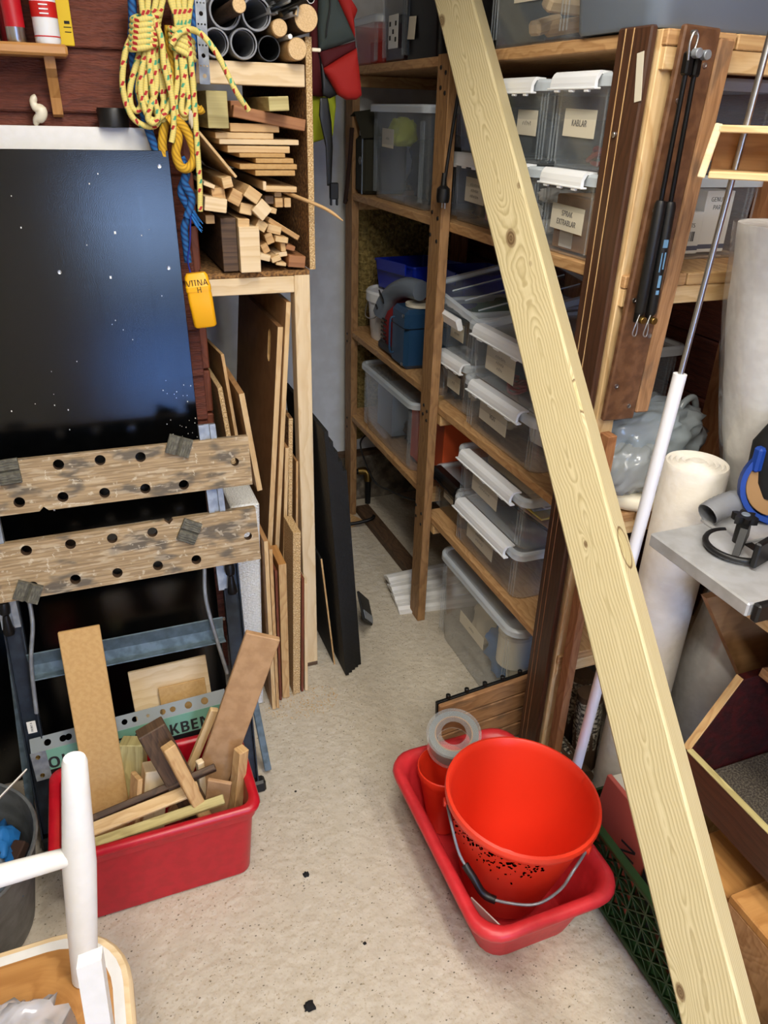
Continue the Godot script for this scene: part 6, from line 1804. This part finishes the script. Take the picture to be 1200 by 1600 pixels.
	solo("red_brown_batten", "red-brown batten standing beside the dark grooved board", "batten", boxm(0.022, 1.02, 0.03), M.pinered, euler(v(0, 0, 0.5), v(0.976, 0.512, -1.177)))
	# pole with white sleeve
	var pl := thing("steel_pole", "thin steel pole with a white plastic sleeve standing by the corner post", "pole", v(0.905, 0, -1.0))
	part(pl, "steel_rod", tube([v(0.903, 0.003, -1.012), v(1.0, 1.98, -1.0)], 0.0052, 12), M.steel)
	part(pl, "white_sleeve", tube([v(0.9035, 0.02, -1.012), v(0.961, 1.205, -1.0045)], 0.0120, 16), flat(Color(0.87, 0.87, 0.89), 0.4))
	# plywood tray fixed to an upright outside the picture
	var ty := thing("plywood_tray", "small open plywood tray with papers in it near eye level", "tray", v(0.95, 1.53, -0.9))
	var yt := Transform3D(Basis(v(0.73, 0, 0.683), Vector3.UP, v(-0.683, 0, 0.73)), v(0.893, 1.562, -0.972))   # x along the tray, z out of its open front
	part(ty, "tray_end", boxm(0.011, 0.074, 0.10), M.pinepale, yt * euler(v(0, 0, -8), v(0.0, 0, -0.05)))
	part(ty, "tray_top", boxm(0.36, 0.010, 0.10), M.pine, yt * Transform3D(Basis(), v(0.185, 0.030, -0.05)))
	part(ty, "tray_bottom", boxm(0.36, 0.010, 0.10), M.pine, yt * Transform3D(Basis(), v(0.185, -0.032, -0.05)))
	part(ty, "tray_back", boxm(0.36, 0.062, 0.008), M.honey, yt * Transform3D(Basis(), v(0.185, 0, -0.098)))
	for k in 3:
		solo("notebook", ["grey-white paper pad on top in the plywood tray", "red notebook in the middle of the plywood tray", "pale folded leaflet lowest in the plywood tray"][k], "paper", boxm(0.14, [0.009, 0.008, 0.006][k], 0.06, 0.001), [M.paper, M.redcloth, M.tape][k], yt * euler(v(0, 4 - 4 * k, 0), v(0.17 + 0.01 * k, -0.001 - 0.011 * k, -0.034)))
	# rolls
	var fr := thing("fleece_roll", "cream roll of fleece standing upright behind the saw table", "roll", v(1.156, 0, -1.10))
	part(fr, "roll_body", lathe([Vector2(0, 0.0), Vector2(0.066, 0.0), Vector2(0.069, 0.004), Vector2(0.0685, 0.3), Vector2(0.067, 0.6), Vector2(0.0675, 0.955), Vector2(0.064, 0.962), Vector2(0.060, 0.957), Vector2(0.055, 0.963), Vector2(0.050, 0.958), Vector2(0.044, 0.964), Vector2(0.038, 0.959), Vector2(0.032, 0.965), Vector2(0.024, 0.960), Vector2(0.016, 0.966), Vector2(0.0, 0.966)], 36), M.fleece, v(1.156, 0.001, -1.105))
	var wr := thing("wrapped_roll", "tall soft insulation roll in clear plastic wrap leaning in the corner", "roll", v(1.375, 0, -1.07))
	var fn := FastNoiseLite.new()
	fn.seed = 12
	fn.frequency = 5.0
	var path := curve([v(1.375, 0.004, -1.078), v(1.375, 0.12, -1.078), v(1.373, 0.36, -1.078), v(1.373, 0.60, -1.078), v(1.352, 0.85, -1.078), v(1.300, 1.05, -1.078), v(1.245, 1.25, -1.078), v(1.205, 1.44, -1.078)], 5)
	var rad := [0.102, 0.108, 0.106, 0.080, 0.095, 0.099, 0.098, 0.090]
	for layer in 2:
		var rings := []
		for i in path.size():
			var f := float(i) / 5.0
			var k := mini(int(f), 6)
			var r0 := lerpf(rad[k], rad[k + 1], f - k) - (0.006 if layer == 0 else -0.002)
			var ring := []
			for s in 30:
				var a := TAU * s / 30.0
				var rr := r0 * (1.0 + (0.05 if layer == 0 else 0.07) * fn.get_noise_3d(cos(a) * 0.7, path[i].y * (2.0 if layer == 0 else 3.0), sin(a) * 0.7 + layer * 3.0))
				ring.append(path[i] + v(cos(a), 0, sin(a)) * rr)
			rings.append(ring)
		if layer == 0:
			part(wr, "insulation", loft(rings, [], true, true), M.fleecewhite)
		else:
			part(wr, "plastic_wrap", loft(rings), M.film)
	# shopping bag and toilet seat on the shelf end
	var ts := thing("toilet_seat", "ivory plastic toilet seat lying on the middle shelf's near end", "toilet seat", v(1.14, 0.806, -1.28))
	var seat := []
	for k in 33:
		var a := TAU * k / 32.0
		seat.append(v(0.085 * cos(a), 0.012, 0.11 * sin(a)))
	part(ts, "seat_ring", tube(seat, 0.022, 10, false), M.ivory, v(1.135, 0.818, -1.300))
	part(ts, "hinge_bar", boxm(0.12, 0.018, 0.03, 0.006), M.ivory, v(1.17, 0.836, -1.222))
	for sx in [-1, 1]:
		part(ts, "hinge_cap", cyl(0.013, 0.02, 14), M.ivory, v(1.17 + sx * 0.045, 0.85, -1.222))
	var gb := thing("plastic_bag", "crumpled grey carrier bag stuffed with beige things on the shelf end", "bag", v(1.18, 0.85, -1.29))
	part(gb, "bag_skin", blob(v(0.145, 0.075, 0.085), 0.15, 2.8, 71, 26), clear(Color(0.62, 0.66, 0.68, 0.72), 0.18), v(1.165, 0.955, -1.30))
	part(gb, "bag_lower", blob(v(0.075, 0.06, 0.07), 0.15, 2.8, 72, 20), clear(Color(0.66, 0.68, 0.68, 0.68), 0.18), v(1.088, 0.905, -1.25))
	part(gb, "bag_handle", tube(curve([v(1.22, 0.985, -1.27), v(1.245, 1.03, -1.27), v(1.28, 1.035, -1.28), v(1.305, 1.0, -1.29)], 5), 0.008, 8), clear(Color(0.62, 0.66, 0.68, 0.72), 0.18))
	lump("beige_wool", "beige wool stuffing inside the grey carrier bag", "wool", v(1.16, 0.925, -1.30), v(0.085, 0.03, 0.04), M.tan, 73)
	# pale tin on the lowest shelf end, logs under it
	solo("white_tin", "off-white square tin on the lowest shelf beside the long timber", "tin", boxm(0.11, 0.15, 0.11, 0.01), M.whitepaint, v(1.155, 0.4945, -1.33))
	for k in 3:
		var l := thing("birch_log", ["white-barked birch log under the lowest shelf, nearest the pole", "birch log with torn bark behind the nearest one", "small dark birch log at the bottom by the post"][k], "log", v(1.09, 0, -1.2), "birch logs under the shelf")
		var la: Vector3 = [v(1.105, 0.002, -1.20), v(1.135, 0.002, -1.29), v(1.045, 0.038, -1.12)][k]
		var lb: Vector3 = [v(1.095, 0.25, -1.215), v(1.14, 0.23, -1.31), v(1.045, 0.038, -1.34)][k]
		part(l, "wood_core", tube([la, (la + lb) / 2, lb], [0.034, 0.036, 0.033], 14), M.oldwood)
		part(l, "bark", tube([la.lerp(lb, 0.3), la.lerp(lb, 0.6), la.lerp(lb, 0.93)], [0.036, 0.038, 0.0355], 9, false), mottled(Color(0.80, 0.77, 0.68), Color(0.10, 0.08, 0.07), 9.0, 0.9, 80 + k, 0.0, 0.0, 0.035))

# ---------------------------------------------------------------- saw, crates and boxes
func saw_and_boxes():
	var s := thing("saw_stand", "plywood stand with a slanted side panel under the saw", "stand", v(1.3, 0, -0.75))
	part(s, "deck", boxm(0.37, 0.022, 0.44), M.plywood, v(1.315, 0.745, -0.735))
	part(s, "deck_edging", boxm(0.002, 0.021, 0.438), M.pine, v(1.1292, 0.745, -0.735))
	part(s, "side_panel", extr([Vector2(1.10, 0.733), Vector2(1.285, 0.46), Vector2(1.32, 0.34), Vector2(1.32, 0.002), Vector2(1.495, 0.002), Vector2(1.495, 0.733)], 0.016), M.plywood, v(0, 0, -0.95))
	part(s, "front_leg", boxm(0.05, 0.732, 0.05), M.pine2, v(1.465, 0.368, -0.55))
	var w := thing("table_saw", "bench table saw with a grey aluminium table and black trim", "saw", v(1.22, 0.757, -0.85))
	part(w, "saw_body", boxm(0.30, 0.115, 0.22, 0.01), M.blackplastic, v(1.34, 0.815, -0.85))
	part(w, "saw_table", boxm(0.555, 0.028, 0.250, 0.003), M.alu, v(1.222, 0.886, -0.849))
	part(w, "front_trim", boxm(0.55, 0.036, 0.016, 0.005), M.blackplastic, v(1.229, 0.884, -0.717))
	part(w, "table_groove", boxm(0.02, 0.002, 0.249, 0.0003), M.darksteel, v(1.095, 0.9002, -0.849))
	part(w, "table_plate", boxm(0.40, 0.006, 0.10, 0.001), M.alu, v(1.27, 0.9035, -0.93))
	# mitre gauge
	var g := thing("mitre_gauge", "black mitre gauge with knob and protractor lying on the saw table", "gauge", v(1.05, 0.9, -0.86))
	var half := []
	for k in 17:
		var a := deg_to_rad(70.0 + 180.0 * k / 16.0)
		half.append(Vector2(0.055 * cos(a), 0.055 * sin(a)))
	part(g, "protractor", extr(half, 0.010), M.alu, Transform3D(Basis(Vector3.RIGHT, -PI / 2), v(1.055, 0.9085, -0.868)))
	var rim := []
	for k in 17:
		var a := deg_to_rad(70.0 + 180.0 * k / 16.0)
		rim.append(v(1.055 + 0.056 * cos(a), 0.911, -0.868 - 0.056 * sin(a)))
	part(g, "protractor_rim", tube(rim, 0.006, 8), M.blackplastic)
	var fb := bar(v(1.03, 0.93, -0.805), v(1.30, 0.93, -0.885))
	part(g, "fence", boxm(0.29, 0.05, 0.012, 0.003), M.blackplastic, fb)
	part(g, "fence_web", extr([Vector2(-0.05, 0), Vector2(0.05, 0), Vector2(0.02, 0.045), Vector2(-0.02, 0.045)], 0.012), M.blackplastic, roty(35, v(1.055, 0.913, -0.862)))
	var star := []
	for k in 24:
		var a := TAU * k / 24.0
		var r := 0.019 + 0.0045 * cos(a * 6.0)
		star.append(Vector2(r * cos(a), r * sin(a)))
	part(g, "knob", extr(star, 0.014), M.blackplastic, Transform3D(Basis(Vector3.RIGHT, -PI / 2), v(1.062, 0.963, -0.875)))
	part(g, "knob_stem", cyl(0.011, 0.05, 14), M.blackplastic, v(1.062, 0.935, -0.875))
	part(g, "knob_cap", cyl(0.008, 0.003, 14), M.greyplastic, v(1.062, 0.971, -0.875))
	# dust hose
	var hp := curve([v(1.065, 0.925, -0.962), v(1.09, 0.933, -0.965), v(1.14, 0.936, -0.972), v(1.19, 0.93, -0.965), v(1.24, 0.925, -0.95)], 8)
	var hr := []
	for k in hp.size():
		hr.append(0.0225 + 0.0018 * (k % 2))
	solo("dust_hose", "grey corrugated dust hose elbow at the back of the saw table", "hose", tube(hp, hr, 18, false), M.drain)
	# sander
	var sn := thing("disc_sander", "blue disc sander with a tan abrasive disc beside the saw", "sander", v(1.20, 0.9, -0.93))
	part(sn, "sander_housing", lathe([Vector2(0.0, 0.0), Vector2(0.072, 0.0), Vector2(0.076, 0.006), Vector2(0.076, 0.022), Vector2(0.066, 0.022), Vector2(0.066, 0.012)], 36), M.blue, Transform3D(Basis(Quaternion(Vector3.UP, v(-0.45, 0.2, 0.87).normalized())), v(1.20, 0.982, -0.940)))
	part(sn, "abrasive_disc", cyl(0.063, 0.004, 36), M.tan, Transform3D(Basis(Quaternion(Vector3.UP, v(-0.45, 0.2, 0.87).normalized())), v(1.193, 0.9855, -0.927)))
	part(sn, "sander_foot", boxm(0.10, 0.02, 0.06), M.blue, v(1.225, 0.917, -0.945))
	part(sn, "blue_guard", boxm(0.03, 0.05, 0.02, 0.005), M.blue, v(1.155, 1.035, -0.955))
	part(sn, "motor_body", loft([lift(rrect(0.08, 0.07, 0.02), 0.0), lift(rrect(0.10, 0.08, 0.03), 0.03), lift(rrect(0.105, 0.085, 0.03), 0.10), lift(rrect(0.06, 0.06, 0.025), 0.145)], [], true, true), M.rubber, v(1.205, 0.958, -0.955))
	part(sn, "motor_cap", cyl(0.032, 0.02, 20), M.blackplastic, Transform3D(Basis(Quaternion(Vector3.UP, v(-0.5, 0, 0.86))), v(1.185, 1.03, -0.912)))
	# old red crate
	var rc := thing("old_red_box", "old wooden box painted dark red inside with a sloping end", "box", v(1.15, 0.36, -0.65))
	var maroon := mottled(Color(0.24, 0.035, 0.035), Color(0.16, 0.022, 0.025), 6.0, 0.5, 90, 0.08)
	var dusty := mottled(Color(0.36, 0.33, 0.28), Color(0.20, 0.17, 0.14), 14.0, 0.95, 91, 0.2, 0.0, 0.05)
	part(rc, "end_board", extr([Vector2(1.022, 0.36), Vector2(1.022, 0.452), Vector2(1.112, 0.618), Vector2(1.40, 0.618), Vector2(1.40, 0.36)], 0.016), maroon, v(0, 0, -0.822))
	var eb := bar(v(1.022, 0.452, -0.822), v(1.112, 0.618, -0.822), Vector3.BACK)
	part(rc, "worn_end_edge", boxm(0.19, 0.017, 0.003, 0.0005), M.pine2, eb * Transform3D(Basis(), v(0, 0, -0.0012)))
	part(rc, "front_board", boxm(0.014, 0.095, 0.52), M.darkinlay, v(1.022, 0.4075, -0.555))
	part(rc, "worn_front_edge", boxm(0.0142, 0.003, 0.52), M.greenwood, v(1.022, 0.4563, -0.555))
	part(rc, "floor_board", boxm(0.36, 0.012, 0.50), dusty, v(1.21, 0.367, -0.56))
	part(rc, "top_board", boxm(0.12, 0.020, 0.42), M.decking, euler(v(0, 0, -10), v(1.205, 0.622, -0.60)))
	part(rc, "back_board", boxm(0.014, 0.25, 0.52), maroon, v(1.393, 0.49, -0.555))
	# what it stands on
	solo("white_plank", "white painted plank under the old red box", "plank", boxm(0.20, 0.020, 0.52), M.whitepaint, v(1.15, 0.348, -0.60))
	solo("honey_block", "honey-coloured wooden drawer block beside the long timber", "block", boxm(0.16, 0.235, 0.135, 0.003), M.honey, v(1.08, 0.142, -0.682))
	solo("riser_block", "plain pine block behind the honey drawer block", "block", boxm(0.05, 0.322, 0.16), M.pine2, v(1.165, 0.176, -0.845))
	var vb := thing("veneer_drawer", "wooden drawer with figured veneer side and honey top rail", "drawer", v(1.09, 0.02, -0.49))
	part(vb, "drawer_side", boxm(0.19, 0.25, 0.165), M.veneer, v(1.075, 0.15, -0.520))
	part(vb, "top_rail", boxm(0.192, 0.022, 0.167, 0.003), M.honey, v(1.075, 0.287, -0.520))
	# green lattice crate
	var cr := thing("green_crate", "dark green plastic crate with triangular lattice sides", "crate", v(1.05, 0, -0.72))
	part(cr, "crate_floor", boxm(0.33, 0.012, 0.54), M.greencrate, v(1.052, 0.007, -0.70))
	for z in [-0.975, -0.425]:
		part(cr, "end_wall", boxm(0.33, 0.19, 0.008), M.greencrate, v(1.052, 0.10, z))
	for q in [0.889, 1.215]:
		part(cr, "rim", boxm(0.020, 0.012, 0.56, 0.002), M.greencrate, v(q, 0.204, -0.70))
		part(cr, "bottom_rail", boxm(0.012, 0.014, 0.56, 0.002), M.greencrate, v(q, 0.014, -0.70))
	for q in [-0.978, -0.422]:
		part(cr, "corner_post", boxm(0.016, 0.20, 0.016, 0.002), M.greencrate, v(0.890, 0.104, q))
	var lt := new_st()
	var x0 := 0.889
	var cell := 0.046
	for j in 12:
		var z := -0.97 + cell * j
		for r in 4:
			var y := 0.018 + 0.0455 * r
			var p00 := v(x0, y, z)
			var p11 := v(x0, y + 0.0455, z + cell)
			var p10 := v(x0, y, z + cell)
			var p01 := v(x0, y + 0.0455, z)
			for e in [[p00, p11], [p10, p01], [p00, p10], [p00, p01]]:
				lt.append_from(boxm(e[0].distance_to(e[1]), 0.0035, 0.008, 0.0005), 0, bar(e[0], e[1], v(0.01, 1, 0.3)))
	part(cr, "lattice", lt.commit(), M.greencrate).set_meta("kind", "stuff")
	# contents
	var pk := thing("pink_book", "faded pink-red book with a letter N standing in the green crate", "book", v(0.96, 0.02, -0.86))
	part(pk, "cover", boxm(0.012, 0.27, 0.17), M.pink, euler(v(0, 0, -6), v(0.935, 0.150, -0.855)))
	part(pk, "pages", boxm(0.030, 0.26, 0.165), M.tape, euler(v(0, 0, -6), v(0.957, 0.150, -0.855)))
	var ln := lettering(pk, "lettering", "N", 0.06, M.ink, Transform3D())
	ln.global_transform = Transform3D(Basis(Vector3.BACK, deg_to_rad(-6)) * Basis(Vector3.UP, -PI / 2) * Basis(Vector3.BACK, deg_to_rad(-80)), v(0.924, 0.185, -0.815))
	slab("black_album", "black album standing beside the pink book in the green crate", "book", v(0.945, 0.11, -0.735), v(0.05, 0.19, 0.05), M.charcoal)
	slab("brown_box", "reddish brown wooden box low in the green crate", "box", v(0.955, 0.105, -0.655), v(0.06, 0.17, 0.09), M.redwood)

# ---------------------------------------------------------------- near left corner
func bottom_left():
	var z := thing("zinc_bucket", "dull zinc bucket full of rubbish beside the red bin", "bucket", v(-0.45, 0, -1.25))
	part(z, "bucket_shell", lathe([Vector2(0, 0.002), Vector2(0.14, 0.002), Vector2(0.143, 0.008), Vector2(0.186, 0.245), Vector2(0.190, 0.246), Vector2(0.192, 0.251), Vector2(0.189, 0.256), Vector2(0.184, 0.253), Vector2(0.183, 0.245), Vector2(0.141, 0.012), Vector2(0, 0.012)], 48), M.galv, v(-0.455, 0, -1.25))
	lump("glove", "bright blue rubber glove in the zinc bucket", "glove", v(-0.36, 0.185, -1.265), v(0.05, 0.035, 0.06), M.skyblue, 101, 0.35)
	lump("glove", "second blue rubber glove lower in the zinc bucket", "glove", v(-0.33, 0.150, -1.20), v(0.035, 0.025, 0.04), M.skyblue, 102, 0.35)
	lump("lint", "grey fluff ball on the rubbish in the zinc bucket", "fluff", v(-0.38, 0.195, -1.19), v(0.06, 0.035, 0.05), M.greyplastic, 103, 0.4)
	lump("rubbish_bag", "black rubbish bag filling the zinc bucket", "bag", v(-0.455, 0.03, -1.25), v(0.115, 0.075, 0.115), M.charcoal, 104, 0.2)
	slab("clothes_peg", "brown broken clamp jaw in the zinc bucket", "clamp", v(-0.315, 0.205, -1.235), v(0.03, 0.022, 0.06), M.brown, v(20, -30, 10))
	slab("paper_scrap", "torn white paper sticking out of the zinc bucket", "paper", v(-0.315, 0.325, -1.30), v(0.11, 0.003, 0.05), M.paper, v(-50, 25, 20))
	# upturned white stool
	var s := thing("white_stool", "half-painted white wooden stool turned upside down", "stool", v(-0.3, 0.43, -0.65))
	var outer := []
	for p in rrect(0.46, 0.40, 0.11, 8):
		outer.append(p)
	part(s, "seat", loft([lift(rrect(0.44, 0.38, 0.10, 8), -0.028), lift(rrect(0.46, 0.40, 0.11, 8), -0.02), lift(rrect(0.46, 0.40, 0.11, 8), -0.006), lift(rrect(0.45, 0.39, 0.105, 8), 0.0)], [], true, true), M.pinepale, v(-0.318, 0.458, -0.642))
	part(s, "painted_band", loft([lift(rrect(0.435, 0.375, 0.10, 8), 0.0008), lift(rrect(0.405, 0.345, 0.09, 8), 0.0008)]), M.whitepaint, v(-0.318, 0.458, -0.642))
	part(s, "seat_underside", loft([lift(rrect(0.405, 0.345, 0.09, 8), 0.0006), lift(rrect(0.2, 0.15, 0.05, 8), 0.0006)], [], false, true), M.honey, v(-0.318, 0.458, -0.642))
	for q in [[v(-0.153, 0.459, -0.755), v(-0.104, 0.855, -0.79)], [v(-0.475, 0.459, -0.755), v(-0.53, 0.85, -0.79)], [v(-0.475, 0.459, -0.53), v(-0.53, 0.80, -0.50)]]:
		var a: Vector3 = q[0]
		var b: Vector3 = q[1]
		part(s, "leg", tube([a, a.lerp(b, 0.25), a.lerp(b, 0.55), a.lerp(b, 0.85), a.lerp(b, 0.985), b], [0.018, 0.0205, 0.0225, 0.018, 0.0158, 0.0135], 20), M.whitepaint)
	part(s, "rung", tube([v(-0.128, 0.70, -0.772), v(-0.20, 0.70, -0.772), v(-0.32, 0.70, -0.772), v(-0.505, 0.70, -0.772)], [0.0125, 0.0145, 0.0165, 0.0125], 16), M.whitepaint)
	part(s, "rung", tube([v(-0.118, 0.66, -0.552), v(-0.32, 0.66, -0.54), v(-0.505, 0.66, -0.515)], [0.0125, 0.016, 0.0125], 16), M.whitepaint)
	part(s, "flat_leg", extr([Vector2(-0.0135, 0), Vector2(0.0135, 0), Vector2(0.013, 0.335), Vector2(-0.013, 0.326)], 0.016), M.whitepaint, euler(v(-2, -8, -3), v(-0.122, 0.459, -0.548)))
	var fm := blob(v(0.12, 0.026, 0.08), 0.24, 3.0, 110, 26)
	solo("plastic_film", "crumpled clear plastic film lying on the upturned stool", "film", fm, clear(Color(0.90, 0.90, 0.92, 0.42), 0.12), euler(v(4, 25, 3), v(-0.285, 0.489, -0.62)))
	solo("packing_crate", "wooden packing crate carrying the upturned stool", "crate", boxm(0.40, 0.427, 0.32, 0.004), M.pine2, v(-0.33, 0.2145, -0.62))

func floor_bits():
	var tar := flat(Color(0.05, 0.052, 0.06), 0.9)
	for q in [[0.281, -1.130, 0.007, "small black tar lump on the open floor"], [0.207, -0.841, 0.010, "larger black tar lump near the bottom of the floor"], [0.322, -1.377, 0.0028, "tiny black grit speck beyond the red bin"], [0.356, -0.926, 0.0035, "tiny dark seed on the floor before the tub"]]:
		solo("tar_lump", q[3], "grit", blob(v(q[2], q[2] * 0.3, q[2]), 0.5, 3.0, int(q[2] * 9000), 8), tar, v(q[0], q[2] * 0.25, q[1]), "black specks on the floor")
